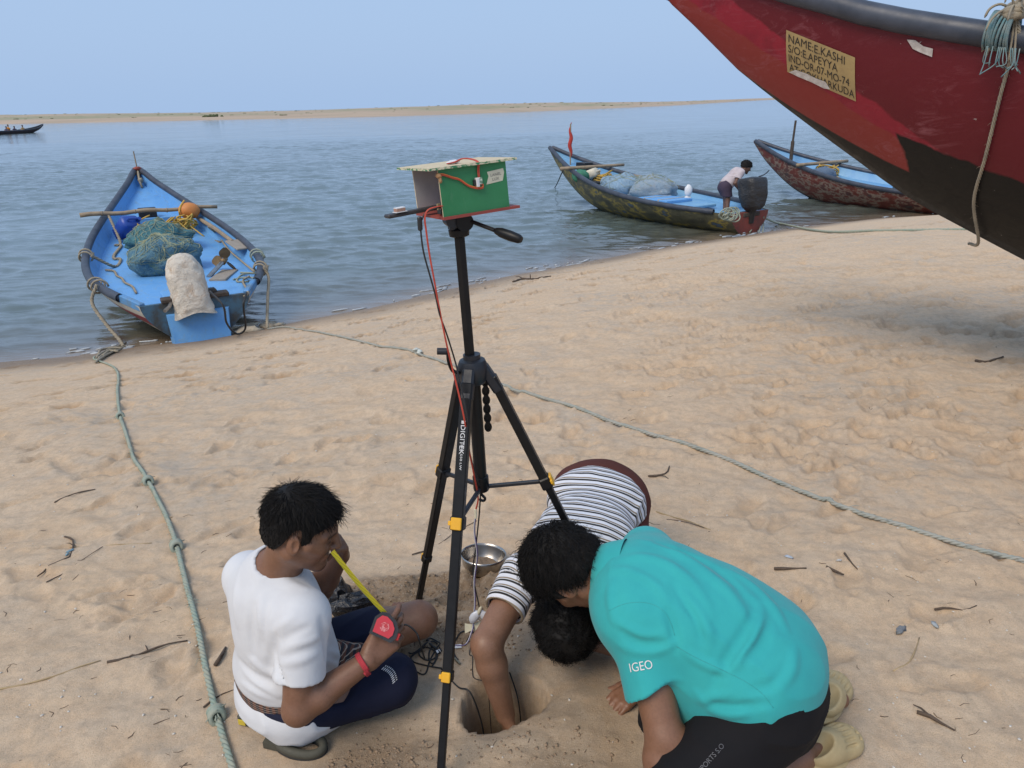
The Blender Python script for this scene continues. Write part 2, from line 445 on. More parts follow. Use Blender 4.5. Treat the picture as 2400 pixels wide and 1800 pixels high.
ii = np.arange(len(xf)).reshape(sh); Fq = np.stack([ii[:-1, :-1], ii[1:, :-1], ii[1:, 1:], ii[:-1, 1:]], -1).reshape(-1, 4)
_GX, _GY, _GZ = gx, gy, zz.reshape(sh)
def ground_many(x, y):
    x = np.atleast_1d(np.asarray(x, float)); y = np.atleast_1d(np.asarray(y, float))
    i = np.clip(np.searchsorted(_GX, x) - 1, 0, len(_GX) - 2); j = np.clip(np.searchsorted(_GY, y) - 1, 0, len(_GY) - 2)
    u = (x - _GX[i]) / (_GX[i + 1] - _GX[i]); v = (y - _GY[j]) / (_GY[j + 1] - _GY[j])
    return (_GZ[i, j] * (1 - u) + _GZ[i + 1, j] * u) * (1 - v) + (_GZ[i, j + 1] * (1 - u) + _GZ[i + 1, j + 1] * u) * v
def gz(x, y): return float(ground_many(x, y)[0])
def on_ground(px, py, lift=0.0):
    p = atz(px, py, 0.0)
    for _ in range(9): p = atz(px, py, gz(p[0], p[1]))
    return np.array([p[0], p[1], gz(p[0], p[1]) + lift])
t = NT('sand')
n1 = t.noise(2.1, 5, 0.6, stretch=(1, 1.7, 1)); n2 = t.noise(9, 5, 0.65); n3 = t.noise(420, 3, 0.7); n4 = t.noise(0.7, 4)
n5 = t.noise(55, 4, 0.7)
c = t.ramp(n1, [(0.30, (0.640, 0.470, 0.308)), (0.5, (0.675, 0.512, 0.352)), (0.68, (0.625, 0.488, 0.350))])
c = t.mix(t.ramp(n2, [(0.42, (0, 0, 0)), (0.66, (0.55, 0.55, 0.55))]), c, (0.62, 0.435, 0.275))
c = t.mix(t.math('MULTIPLY', t.ramp(n4, [(0.46, (0, 0, 0)), (0.62, (1, 1, 1))]), t.ramp(n2, [(0.36, (0.7, 0.7, 0.7)), (0.58, (0, 0, 0))])), c, (0.46, 0.40, 0.33))
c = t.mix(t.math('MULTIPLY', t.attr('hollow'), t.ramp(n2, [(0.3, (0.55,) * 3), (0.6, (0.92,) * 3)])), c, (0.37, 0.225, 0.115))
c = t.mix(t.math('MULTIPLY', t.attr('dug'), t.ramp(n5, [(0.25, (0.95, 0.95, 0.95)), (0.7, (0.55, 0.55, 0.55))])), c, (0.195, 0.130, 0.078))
c = t.mix(t.attr('wet'), c, (0.235, 0.170, 0.115))
c = t.mix(t.ramp(t.noise(300, 3, 0.75), [(0.28, (0.55,) * 3), (0.50, (0,) * 3)]), c, (0.21, 0.150, 0.098))
c = t.mix(t.ramp(t.noise(26, 5, 0.7), [(0.38, (0.34,) * 3), (0.56, (0,) * 3)]), c, (0.335, 0.262, 0.195))
c = t.mix(t.ramp(t.noise(260, 2, 0.5), [(0.62, (0, 0, 0)), (0.72, (0.7, 0.7, 0.7))]), c, (0.62, 0.53, 0.42))
nb_ = t.noise(13, 5, 0.62, stretch=(1, 1.5, 1)); b0 = t.bump(nb_, 0.27, 0.024); b1 = t.bump(n5, 0.35, 0.010, b0); b2 = t.bump(n3, 0.9, 0.005, b1)
rg = t.math('SUBTRACT', 0.92, t.math('MULTIPLY', t.attr('wet'), 0.35))
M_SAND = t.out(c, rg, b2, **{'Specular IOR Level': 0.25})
wet = np.clip(1 - sstep(0.12, 1.35, ss + 0.35 * fbm2(xf * 1.2, yf * 1.2, 2)), 0, 1)
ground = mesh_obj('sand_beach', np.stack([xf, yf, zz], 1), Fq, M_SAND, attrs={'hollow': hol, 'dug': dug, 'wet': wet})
tag(ground, 'pale trodden beach sand sloping down to the river', 'sand', kind='structure')

# water ---------------------------------------------------------------
wu = np.r_[-60, -14, -4, -1.8, np.linspace(-1.12, 1.12, 470), 1.8, 4, 14, 60]
wy = [4.5]
while wy[-1] < 75: wy.append(wy[-1] + max(0.036, 0.0036 * wy[-1]))
wy = np.r_[wy, 85, 105, 140, 200, 300, 500, 900, 1600, 2600]
U, Y = np.meshgrid(wu, wy, indexing='ij'); sh = U.shape; xf = (U * (Y * 0.78 + 2.0)).ravel(); yf = Y.ravel(); s = shore_dist(xf, yf)
z = np.zeros_like(xf); wr = np.random.default_rng(8)
wdir = math.radians(-97)          # small waves run in towards the beach
warp = [1.3 * fbm2(xf * 0.15 + i * 5, yf * 0.2, 2) for i in range(4)]
for i in range(44):
    lam = 0.17 * (1.5 / 0.17) ** (i / 43); a = wdir + wr.normal(0, 0.45); k = 2 * math.pi / lam
    z += 0.0062 * lam ** 0.75 * np.sin(k * (xf * math.cos(a) + yf * math.sin(a)) + wr.uniform(0, 6.28) + warp[i % 4])
gust = 0.6 + 0.8 * (fbm2(xf * 0.07 + 3, yf * 0.11, 3) + 0.35)
z *= np.clip(gust, 0.35, 1.4) * np.clip(0.30 + (-s) / 2.2, 0.12, 1.0) * np.clip((80 - yf) / 30, 0, 1) * (np.abs(U.ravel()) < 1.13)
depth = np.clip(-s, 0, 30)
keep_v = s < 0.22
ii = np.arange(len(xf)).reshape(sh); Fq = np.stack([ii[:-1, :-1], ii[1:, :-1], ii[1:, 1:], ii[:-1, 1:]], -1).reshape(-1, 4)
Fq = Fq[keep_v[Fq].any(1)]
used = np.zeros(len(xf), bool); used[Fq] = True; rm = np.cumsum(used) - 1
t = NT('river_water')
sw = t.noise(0.25, 4, 0.6, stretch=(0.5, 1.4, 1)); fine = t.noise(7.0, 5, 0.62, stretch=(0.55, 1.5, 1)); far = t.noise(1.3, 5, 0.65, stretch=(0.5, 1.6, 1))
cw = t.ramp(t.attr('depth'), [(0.0, (0.19, 0.140, 0.095)), (0.03, (0.085, 0.082, 0.062)), (0.12, (0.085, 0.112, 0.106)), (0.5, (0.105, 0.150, 0.162))])
b1 = t.bump(far, 0.30, 0.07); b2 = t.bump(fine, 0.40, 0.018, b1)
M_WATER = t.out(cw, t.ramp(sw, [(0.35, (0.04,) * 3), (0.65, (0.10,) * 3)]), b2, IOR=1.85)
water = mesh_obj('river_water', np.stack([xf, yf, WATER_Z + z], 1)[used], rm[Fq], M_WATER, attrs={'depth': (depth / 20)[used]})
tag(water, 'rippled blue grey river water beyond the beach', 'water', kind='structure')

# far sandbank ---------------------------------------------------------
bk = [(-260, 272), (0, 268), (250, 263.5), (500, 258.5), (830, 251.5), (1100, 242.5), (1300, 234.5), (1460, 227.5), (1560, 221.5), (1670, 215.5), (1790, 211.8), (1950, 207.6)]
edge = np.array([atz(x * 1.085, y * 1.085, WATER_Z)[:2] for x, y in bk])
edge = spline(np.c_[edge, np.zeros(len(edge))], 14)[:, :2]
G = []; gr = []
for i, e in enumerate(edge):
    back = nrm(e); row = []; g = []
    for j, w in enumerate((-6, 0, 4, 12, 24, 40, 62, 90, 130, 190, 280)):
        p = e + back * w * (1 + np.linalg.norm(e) / 900)
        h = (-0.5, 0.03, 0.35, 0.75, 1.05, 1.45, 1.85, 2.15, 2.3, 2.2, 1.4)[j]
        n = 0.22 * fbm2(np.array([p[0] * 0.05]), np.array([p[1] * 0.05]), 3)[0] * (j > 2) + 0.10 * fbm2(np.array([p[0] * 0.2]), np.array([p[1] * 0.2]), 2)[0] * (j > 2)
        row.append((p[0], p[1], WATER_Z + h * (1.0 + 0.25 * math.sin(i * 0.11)) + n))
        v = float(fbm2(np.array([p[0] * 0.022 + 4]), np.array([p[1] * 0.05]), 3)[0])
        g.append(np.clip((0.25 + 2.2 * v) * (1 if 4 <= j <= 8 else 0.1), 0, 1) * np.clip((900 - np.linalg.norm(e)) / 500, 0, 1))
    G.append(row); gr.append(g)
mb = MB().grid(np.array(G), True)
t = NT('bank_sand')
c = t.ramp(t.noise(0.03, 5, 0.6, stretch=(1, 3, 1)), [(0.35, (0.46, 0.35, 0.25)), (0.65, (0.38, 0.29, 0.21))])
c = t.mix(t.math('MULTIPLY', t.attr('green'), t.ramp(t.noise(0.12, 5, 0.7), [(0.35, (0.3,) * 3), (0.6, (1,) * 3)])), c, (0.235, 0.25, 0.145))
M_BANK = t.out(c, 0.95, t.bump(t.noise(0.6, 4), 0.4, 0.3))
bank = mb.build('far_sandbank', M_BANK, smooth=True, attrs={'green': np.array(gr).ravel()})
tag(bank, 'low far sandbank with patches of green growth', 'sandbank', kind='structure')
# scrub growing along the sandbank
mb = MB(); sr = np.random.default_rng(77)
edge_n = len(edge)
for i in range(300):
    k = int(sr.integers(6, edge_n - 30)); j = int(sr.choice([4, 5, 6, 7, 8])); p = np.array(G[k][j]) + np.array([sr.normal(0, 3), sr.normal(0, 5), -0.08])
    sz = sr.uniform(0.12, 0.38) * (1.0 if sr.random() > 0.04 else 1.6)
    for q in range(3):
        mb.blob(p + np.array([sr.normal(0, sz), sr.normal(0, sz), sz * 0.25]), (sz * sr.uniform(0.8, 1.6), sz, sz * 0.45), amp=0.35, seed=i + q, nu=7, nv=5)
M_SCRUB = pm('scrub', (0.16, 0.175, 0.10), (0.21, 0.21, 0.13), scale=0.8, rough=0.9, bump=0)
tag(mb.build('scrub', M_SCRUB, smooth=True), 'low green scrub scattered over the far sandbank', 'scrub', kind='stuff')
# one dark bush at the far water's edge
bp = atz(503 * 0.99, 277, WATER_Z + 0.3)
rb = thing('bush', 'single dark bush at the foot of the far sandbank', 'bush', (bp[0], bp[1], WATER_Z))
mb = MB()
for i in range(26): mb.blob(bp + np.array([sr.normal(0, 1.1), sr.normal(0, 0.8), sr.uniform(-0.2, 0.9)]), (0.55, 0.5, 0.4), amp=0.4, seed=i, nu=8, nv=6)
mb.build('foliage', pm('bush_leaf', (0.06, 0.085, 0.035), (0.10, 0.11, 0.05), scale=2, rough=0.9), rb, smooth=True)
MB().tube([bp + (-0.2, 0, -0.6), bp + (0.1, 0, 0.1), bp + (0.3, 0, 0.5)], [0.14, 0.1, 0.05], 6).build('stem', pm('bush_stem', (0.09, 0.06, 0.04)), rb)

# foam along the water's edge -------------------------------------------
mb = MB(); wl3 = resample(np.c_[WL[1:-1], np.zeros(len(WL) - 2)], 0.05)
fr = np.random.default_rng(12)
seg = wl3[(wl3[:, 0] > -6.2) & (wl3[:, 0] < 11)]
nn = fbm2(np.arange(len(seg)) * 0.06, np.zeros(len(seg)), 3)
for i in range(1, len(seg) - 1):
    if nn[i] < 0.10 and fr.random() > 0.12: continue
    if fr.random() < 0.35: continue
    p = seg[i]; tn = nrm(seg[i + 1] - seg[i - 1]); an = math.atan2(tn[1], tn[0]) + fr.normal(0, 0.15)
    q = p[:2] + np.array([-tn[1], tn[0]]) * fr.normal(0.09, 0.10)
    L = fr.uniform(0.02, 0.14) * fr.uniform(0.4, 1.2); W = fr.uniform(0.003, 0.012)
    s_ = float(shore_dist(q[:1], q[1:2])[0]); zg_ = max(WATER_Z + 0.004, gz(q[0], q[1]) if s_ > 0 else -9)
    mb.blob((q[0], q[1], zg_ + 0.004), (L, W, 0.011), rotm((0, 0, 1), an), amp=0.5, freq=2.2, seed=i, nu=8, nv=5)
M_FOAM = pm('foam', (0.55, 0.58, 0.60), (0.42, 0.45, 0.47), scale=30, rough=0.6, bump=0.3, bscale=120)
tag(mb.build('shore_foam', M_FOAM, smooth=True), 'thin broken line of white foam at the water edge', 'foam', kind='stuff')

# ================================================================== boats
def curve(ts, vs):
    ts = np.asarray(ts, float); vs = np.asarray(vs, float); m = np.gradient(vs, ts)
    def f(t):
        t = np.clip(np.asarray(t, float), ts[0], ts[-1]); i = np.clip(np.searchsorted(ts, t) - 1, 0, len(ts) - 2)
        h = ts[i + 1] - ts[i]; u = (t - ts[i]) / h; u2 = u * u; u3 = u2 * u
        return (2 * u3 - 3 * u2 + 1) * vs[i] + (u3 - 2 * u2 + u) * h * m[i] + (-2 * u3 + 3 * u2) * vs[i + 1] + (u3 - u2) * h * m[i + 1]
    return f
M_RAIL = pm('rail_rubber', (0.030, 0.038, 0.056), (0.058, 0.068, 0.092), scale=5, rough=0.5, bump=0.2, bscale=25)
M_ROPE_G = pm('rope_green', (0.24, 0.31, 0.26), (0.33, 0.33, 0.26), scale=22, rough=0.9, bump=0.5, bscale=300, bdist=0.002)
M_ROPE_T = pm('rope_tan', (0.34, 0.29, 0.21), (0.24, 0.21, 0.16), scale=14, rough=0.9, bump=0.5, bscale=300, bdist=0.002)
M_ROPE_Y = pm('rope_yellow', (0.60, 0.38, 0.07), (0.45, 0.30, 0.08), scale=14, rough=0.85, bump=0.5, bscale=200, bdist=0.003)
M_BAMBOO = pm('bamboo', (0.34, 0.26, 0.17), (0.22, 0.17, 0.12), scale=6, rough=0.75, bump=0.3, bscale=40, stretch=(1, 1, 1))
t = NT('deck_blue'); n1 = t.noise(2.6, 6, .7); n2 = t.noise(9, 6, .75, stretch=(.5, 1, 1), dist=.8)
c = t.ramp(n1, [(.3, (.105, .315, .66)), (.5, (.135, .355, .68)), (.7, (.095, .285, .60))]); c = t.mix(t.ramp(n2, [(.52, (0,) * 3), (.72, (.65,) * 3)]), c, (.19, .30, .38)); c = t.mix(t.ramp(t.noise(24, 5, .7), [(.64, (0,) * 3), (.70, (.7,) * 3)]), c, (.30, .31, .30))
M_BLUE = t.out(c, t.ramp(n2, [(.3, (.35,) * 3), (.7, (.65,) * 3)]), t.bump(n2, .2, .012))
M_BLUE_W = pm('worn_blue', (0.09, 0.27, 0.55), (0.13, 0.20, 0.26), scale=4, rough=0.55, bump=0.3, bscale=40, lo=0.42, hi=0.62)
M_DARKWOOD = pm('dark_wood', (0.045, 0.032, 0.025), (0.08, 0.06, 0.045), scale=8, rough=0.8, bump=0.4)
M_GREYWOOD = pm('grey_wood', (0.33, 0.29, 0.24), (0.23, 0.20, 0.17), scale=9, rough=0.85, bump=0.4, stretch=(1, 6, 1))
M_BLACKP = pm('black_plastic', (0.012, 0.012, 0.013), (0.022, 0.022, 0.024), scale=20, rough=0.45, bump=0.15, bscale=200)
M_STEEL = pm('steel', (0.42, 0.41, 0.40), (0.30, 0.29, 0.28), scale=15, rough=0.35, bump=0.1, Metallic=0.9)
class Boat:
    def __init__(s, name, label, loc, ang, L, zk, zg, b, mats, rail=0.07, rail_aft=0.9, deck=0.42, fore=2.2, fore_drop=0.24, group=None, p=1.7, tilt=0.0):
        s.L = L; s.zk = curve(*zk); s.zg = curve(*zg); s.b = curve(*b); s.p = p; s.deck = deck
        s.root = thing(name, label, 'boat', loc, ang, group); s.loc = np.array(loc); s.Rz = rotm((0, 0, 1), ang)
        if tilt: s.root.rotation_euler = (tilt, 0, ang); s.Rz = s.Rz @ rotm((1, 0, 0), tilt)
        ts = np.r_[np.linspace(0, 0.6, 9)[:-1], np.linspace(0.6, L, 52)]; qs = np.linspace(0, 1, 15)
        V = []; at = []; aq = []
        for t in ts:
            row = [s.surf(t, q, 1) for q in qs]; port = row; star = [(x, -y, z) for x, y, z in row]
            line = port[::-1] + star[1:]; V.append(line); at.append([t] * len(line)); aq.append(list(qs[::-1]) + list(qs[1:]))
        mb = MB().grid(np.array(V), True)
        hull = mb.build('hull', mats['hull'], s.root, False, smooth=True, attrs={'ht': np.ravel(at), 'hq': np.ravel(aq)}); s.hull = hull
        # inner lining from the rail down to the deck
        dts = np.linspace(0.12, L - 0.02, 44); G = []; D = []
        for t in dts:
            zd = s.deck_z(t, fore, fore_drop); w0 = max(0.004, float(s.b(t)) - 0.03); q = np.clip((zd - s.zk(t)) / (s.zg(t) - s.zk(t)), 0, 1)
            w1 = max(0.003, s.half(t, q) - 0.035); x = L - t; zg_ = float(s.zg(t)) - 0.01
            G.append([(x, w0, zg_), (x, (w0 + w1) / 2 + 0.01, (zg_ + zd) / 2), (x, w1, zd)]); D.append([(x, w1 * k, zd + 0.012 * (1 - k * k)) for k in np.linspace(1, -1, 9)])
        G = np.array(G); mb = MB().grid(G); mb.grid(G * (1, -1, 1), True); mb.build('inner_side', mats.get('inner', M_BLUE), s.root, False, smooth=True)
        MB().grid(np.array(D)).build('deck', mats.get('deck', M_BLUE), s.root, False, smooth=True)
        # rubbing rail of split pipe round the gunwale
        rt = np.r_[np.linspace(L - rail_aft, 0.5, 40), 0.25, 0.08]
        for sg in (1, -1):
            P = np.array([(L - t, sg * (float(s.b(t)) + 0.004), float(s.zg(t)) + 0.012) for t in rt]); P[-1, 1] = sg * 0.045
            mb = MB().tube(P, rail, 12, caps=False)
            mb.tube(P[:2] + np.array([0.012, 0, 0]), rail * 0.80, 12, caps=True)
            mb.build('rail', mats.get('rail', M_RAIL), s.root, False, smooth=True)
        # transom
        q2 = np.linspace(0, 1, 9); prof = [(float(s.surf(L, q, 1)[1]), float(s.surf(L, q, 1)[2])) for q in q2]
        poly = [(y, z) for y, z in prof[::-1]] + [(-y, z) for y, z in prof[1:]]
        mb = MB(); n = len(poly)
        V = [(-0.004, y, z) for y, z in poly] + [(0.05, y * 0.98, z) for y, z in poly]
        mb.add(V, [tuple(range(n)), tuple(range(n, 2 * n))[::-1]] + [(i, n + i, n + (i + 1) % n, (i + 1) % n) for i in range(n)])
        mb.build('transom', mats.get('transom', M_BLUE), s.root, False)
    def half(s, t, q): return 0.018 + (float(s.b(t)) - 0.018) * (1 - (1 - q) ** s.p)
    def surf(s, t, q, side=1):
        return (s.L - t, side * s.half(t, q), float(s.zk(t)) + (float(s.zg(t)) - float(s.zk(t))) * q ** 1.15)
    def deck_z(s, t, fore, drop):
        if hasattr(s.deck, '__len__'): return min(float(np.interp(t, s.deck[0], s.deck[1])), float(s.zg(t)) - .10)
        f = float(s.zg(t)) - drop
        return s.deck + (max(f, s.deck) - s.deck) * float(sstep(fore + 0.15, fore - 0.15, t)) if t < fore + 0.2 else s.deck
    def D(s, t, y, dz=0.0):
        """spot on the deck, t metres aft of the bow"""
        return s.W((s.L - t, y, s.deck_z(t, 0, 0) + dz))
    def W(s, p): return s.Rz @ np.asarray(p, float) + s.loc
    def Wp(s, P): return np.asarray(P, float) @ s.Rz.T + s.loc
    def loc_of(s, w): return s.Rz.T @ (np.asarray(w, float) - s.loc)
    def pix(s, px, py, z):
        """point of the boat at local height z seen at a picture position"""
        return atz(px, py, s.loc[2] + z)

def net_heap(name, label, c, rad, R, cols, cords, seed, group=None):
    c = np.asarray(c, float); r = thing(name, label, 'net', c - (0, 0, rad[2] * 0.6), 0, group)
    t = NT(name + '_mesh'); v = t.n('TexVoronoi', feature='DISTANCE_TO_EDGE'); v.inputs['Scale'].default_value = 42; t.l(t.tc.outputs['Object'], v.inputs[0])
    cc = t.ramp(t.noise(7, 6, 0.7, dist=1.5), [(0.3, cols[0]), (0.5, cols[1]), (0.72, cols[2])])
    cc = t.mix(t.ramp(v.outputs[0], [(0.0, (0.5,) * 3), (0.12, (0,) * 3)]), cc, tuple(min(1, x * 1.7 + 0.03) for x in cols[1]))
    m = t.out(cc, 0.8, t.bump(t.noise(16, 5, 0.7, dist=2.0), 0.9, 0.05))
    MB().blob(c, rad, R, 0.22, 2.6, seed, 40, 22, squash=-0.6).build('net_heap', m, r, smooth=True)
    rr = np.random.default_rng(seed); mb = MB()
    for i in range(cords):
        a0 = rr.uniform(0, 6.28); el = rr.uniform(0.15, 1.3); k = np.linspace(0, 1, 14)
        a = a0 + k * rr.uniform(0.5, 2.2) + 0.15 * np.sin(k * 9 + a0); e = el + 0.5 * np.sin(k * rr.uniform(2, 6) + rr.uniform(0, 6))
        D = np.stack([np.sin(e) * np.cos(a), np.sin(e) * np.sin(a), np.cos(e)], 1); D[:, 2] = np.abs(D[:, 2])
        w = 1 + 0.22 * 2 * vnoise3(D * 2.6 + seed * 7.7 + 5) + 0.22 * vnoise3(D * 2.6 * 2.3 + seed * 3.1)
        mb.tube((D * np.asarray(rad) * (w[:, None] + 0.02)) @ R.T + c, 0.0042, 4)
    mb.build('net_cord', M_CORD, r); return r
M_CORD = pm('net_cord', (0.36, 0.34, 0.18), (0.20, 0.28, 0.25), scale=5, rough=0.9, bump=0)
def hang_rope(name, label, pts, r, mat, group=None, n=10, laid=True, cat='rope', org=None):
    P = spline(pts, n); mb = rope_mb(P, r) if laid else MB().tube(P, r, 6)
    o = mb.build(name, mat, origin=P[0] if org is None else org, smooth=True); return tag(o, label, cat, group)

# ------------------------------------------------------------------ near red boat on the sand
t = NT('red_hull_paint')
sx = t.n('SeparateXYZ'); t.l(t.tc.outputs['Object'], sx.inputs[0]); ox, oz = sx.outputs[0], sx.outputs[2]
wob = t.math('MULTIPLY', t.math('SUBTRACT', t.noise(6, 3), 0.5), 0.05)
def half_plane(x0, z0, x1, z1, soft=0.012):
    """1 on the left of the line from (x0,z0) to (x1,z1) in the side view of the boat"""
    d = math.hypot(x1 - x0, z1 - z0); nx, nz = -(z1 - z0) / d, (x1 - x0) / d
    v = t.math('ADD', t.math('ADD', t.math('MULTIPLY', ox, nx), t.math('MULTIPLY', oz, nz)), -(nx * x0 + nz * z0))
    return t.math('MULTIPLY_ADD', t.math('ADD', v, wob), 1 / soft) if False else t.math('MULTIPLY', t.math('ADD', v, wob), 1 / soft, True)
RL = 8.5
def X(xf): return RL - 2.45 + xf          # xf: metres forward of the point where the keel leaves the picture
n1 = t.noise(3.2, 6, 0.65); n2 = t.noise(11, 6, 0.7, dist=1.0)
base = t.ramp(n1, [(0.3, (0.215, 0.012, 0.026)), (0.5, (0.275, 0.016, 0.032)), (0.7, (0.160, 0.012, 0.022))])
dk = t.mix(half_plane(X(1.10), 1.87, X(2.2), 2.62), base, (0.125, 0.009, 0.016))
low = t.mix(half_plane(X(0.72), 1.52, X(2.00), 2.32), (0.245, 0.030, 0.026), dk)
pink = t.ramp(t.noise(5.5, 8, 0.78, stretch=(0.6, 1, 2.2), dist=2.2), [(0.50, (0,) * 3), (0.68, (0.55,) * 3)])
pink = t.math('MULTIPLY', pink, t.ramp(t.noise(1.6, 4, .6), [(.45, (0.05,) * 3), (.62, (1,) * 3)])); low = t.mix(pink, low, (0.36, 0.13, 0.15))
blk = t.math('MULTIPLY', half_plane(X(-0.06), 1.235, X(0.70), 1.535), 1.0)
inv = t.math('SUBTRACT', 1.0, blk)
left = half_plane(X(0.60), 1.27, X(0.72), 1.53)
red_low = t.math('MULTIPLY', inv, left)
c = t.mix(red_low, low, t.mix(t.noise(4, 5), (0.0035, 0.0035, 0.004), (0.007, 0.0065, 0.0065)))
thr = t.math('MULTIPLY', t.math('MULTIPLY', t.math('SUBTRACT', X(1.74), ox), 1 / 1.2, True), 0.24)
keel = t.math('MULTIPLY', t.math('SUBTRACT', thr, t.attr('hq')), 80.0, True)
kfade = half_plane(X(1.70), 1.0, X(1.75), 3.0)
c = t.mix(t.math('MULTIPLY', keel, kfade), c, (0.005, 0.005, 0.005))
chips = t.ramp(t.noise(38, 4, 0.6), [(0.715, (0,) * 3), (0.73, (0.75,) * 3)])
c = t.mix(t.math('MULTIPLY', chips, t.ramp(n1, [(0.5, (0,) * 3), (0.56, (1,) * 3)])), c, (0.55, 0.50, 0.46))
M_RED = t.out(c, t.ramp(n2, [(0.3, (0.38,) * 3), (0.7, (0.6,) * 3)]), t.bump(n2, 0.18, 0.01), **{'Specular IOR Level': .35})
_a = math.radians(62); _h = np.array([-math.sin(_a), math.cos(_a)]); _K = np.array([3.0, 4.4]); _st = _K - _h * (RL - 2.45)
T_K = [0, .27, .43, .6, .76, .92, 1.2, 1.52, 1.83, 2.21, 2.5, 3.0, 3.6, 4.3, 5.2, 6.5, 8.5]
red = Boat('fishing_boat', 'large red and black fishing boat drawn up on the sand, prow overhead', (_st[0], _st[1], 0.0), math.pi / 2 + _a, RL,
           (T_K, [2.70, 2.36, 2.22, 2.065, 1.92, 1.80, 1.60, 1.38, 1.17, .97, .825, .60, .38, .18, .06, .0, .0]),
           ([0, .5, 1.1, 1.3, 1.57, 1.78, 2.0, 2.12, 3, 4, 5, 6, 8.5], [2.80, 2.54, 2.29, 2.225, 2.13, 2.08, 2.025, 2.0, 1.80, 1.6, 1.42, 1.3, 1.25]),
           ([0, .5, 1, 1.5, 2, 3, 4, 5, 7, 8.5], [.03, .17, .33, .47, .60, .83, .97, 1.0, .9, .65]),
           {'hull': M_RED, 'transom': M_RED}, rail=0.060, rail_aft=0.3, deck=1.0, fore=2.6, fore_drop=0.3, p=1.6)
bv = BVHTree.FromPolygons([Vector(red.W(v.co)) for v in red.hull.data.vertices], [tuple(p.vertices) for p in red.hull.data.polygons])
def on_hull(px, py, lift=0.0):
    q = ray(px, py); h = bv.ray_cast(Vector(CAM), Vector(nrm(q)))
    if h[0] is None: return None, None
    n = np.array(h[1]); n = n if n @ q < 0 else -n
    return np.array(h[0]) + n * lift, n
# painted name patch, following the planking
c7 = lambda x, y: (1540 + x / 2.572, y / 2.572)
cr = [on_hull(*c7(x, y))[0] for x, y in ((781, 178), (1196, 345), (1201, 610), (788, 432))]     # tl tr br bl
def patch(u, v):
    a = cr[0] * (1 - u) + cr[1] * u; b = cr[3] * (1 - u) + cr[2] * u; return a * (1 - v) + b * v
_pn = nrm(np.cross(cr[1] - cr[0], cr[3] - cr[0])); _pn = _pn if _pn @ (CAM - cr[0]) > 0 else -_pn
def press(p, lift):
    h = bv.ray_cast(Vector(p + _pn * 0.3), Vector(-_pn)); return (np.array(h[0]) if h[0] else p) + _pn * lift
G = [[press(patch(u, v), 0.004) for v in np.linspace(0, 1, 9)] for u in np.linspace(0, 1, 14)]
mb = MB().grid(np.array(G)); V = np.array(mb.V); V = (V - red.loc) @ red.Rz
tp = NT('name_patch_paint'); cc = tp.ramp(tp.noise(14, 5, 0.7), [(0.35, (0.42, 0.30, 0.13)), (0.65, (0.34, 0.24, 0.11))])
M_PATCH = tp.out(cc, 0.6, tp.bump(tp.noise(40, 4), 0.15, 0.004))
plate = mesh_obj('name_patch', V, mb.F, M_PATCH, red.root, False); plate['label'] = 'tan name patch hand lettered in black capitals'
M_INK = pm('black_lettering', (0.012, 0.012, 0.012), (0.035, 0.03, 0.025), scale=60, rough=0.6, bump=0)
pw = np.linalg.norm(cr[1] - cr[0]); phh = np.linalg.norm(cr[3] - cr[0])
for i, (line, u0, u1) in enumerate((('NAME:E.KASHI', 0.03, 0.86), ('S/O:E.APEYYA', 0.03, 0.76), ('IND-OR-07-MO-74', 0.03, 0.92), ('AT:GOKHARKUDA', 0.04, 0.985))):
    TV, TF = text_mesh(line, 1.0); TV, TF = subdiv_flat(TV, TF, 0.25)
    w = TV[:, 0].max(); h = 0.72
    v0 = 0.235 + 0.232 * i
    out = []
    for x, y, _ in TV:
        u = u0 + (u1 - u0) * x / w; out.append(press(patch(u, v0 + 0.008 * math.sin(u * 17 + i) - y / h * 0.185), 0.0062))
    V = (np.array(out) - red.loc) @ red.Rz
    mesh_obj('lettering', V, TF, M_INK, plate, False, smooth=False)
# flaked spots of bare filler
M_FILL = pm('bare_filler', (0.62, 0.58, 0.54), (0.42, 0.37, 0.34), scale=30, rough=0.8)
for pts in ([(800, 432), (840, 418), (905, 440), (960, 468), (1020, 490), (1048, 535), (1010, 530), (930, 490), (860, 462)], [(1510, 235), (1560, 238), (1610, 275), (1668, 290), (1662, 340), (1590, 312), (1545, 290)]):
    ct = np.mean(pts, 0); P3 = [press(on_hull(*c7(*p))[0], 0.0078) for p in pts]; n = len(P3); ce = press(on_hull(*c7(*ct))[0], 0.008)
    V = (np.array(P3 + [ce]) - red.loc) @ red.Rz
    o = mesh_obj('flaked_spot', V, [(i, (i + 1) % n, n) for i in range(n)], M_FILL, red.root, False)
# rope made fast to the rail and passed under the keel
_tr = 2.16; rail_pt = red.W(np.array([RL - _tr, float(red.b(_tr)) + 0.03, float(red.zg(_tr)) - 0.02])); kb = red.W(np.array([RL - 2.27, 0.02, 0.90]))
rp = [rail_pt + (0, 0, 0.16), rail_pt + (0.02, -0.05, 0.05)]
for x, y in ((2165, 260), (2080, 560), (1990, 930), (1920, 1200)): rp.append(on_hull(*c7(x, y), 0.02)[0])
rp.append(kb + (-0.03, -0.02, 0.02)); rp.append(kb + (0.05, 0.2, -0.03))
tag(rope_mb(spline(rp, 10), 0.0092, frays=40).build('mooring_rope', M_ROPE_T, origin=kb, smooth=True), 'brown rope slung from the red boat rail down under its keel', 'rope')
knot = thing('rope_knot', 'frayed rope knot with blue twine lashed to the red boat rail', 'knot', rail_pt + (0, 0, -0.05))
mb = MB(); kr = np.random.default_rng(3)
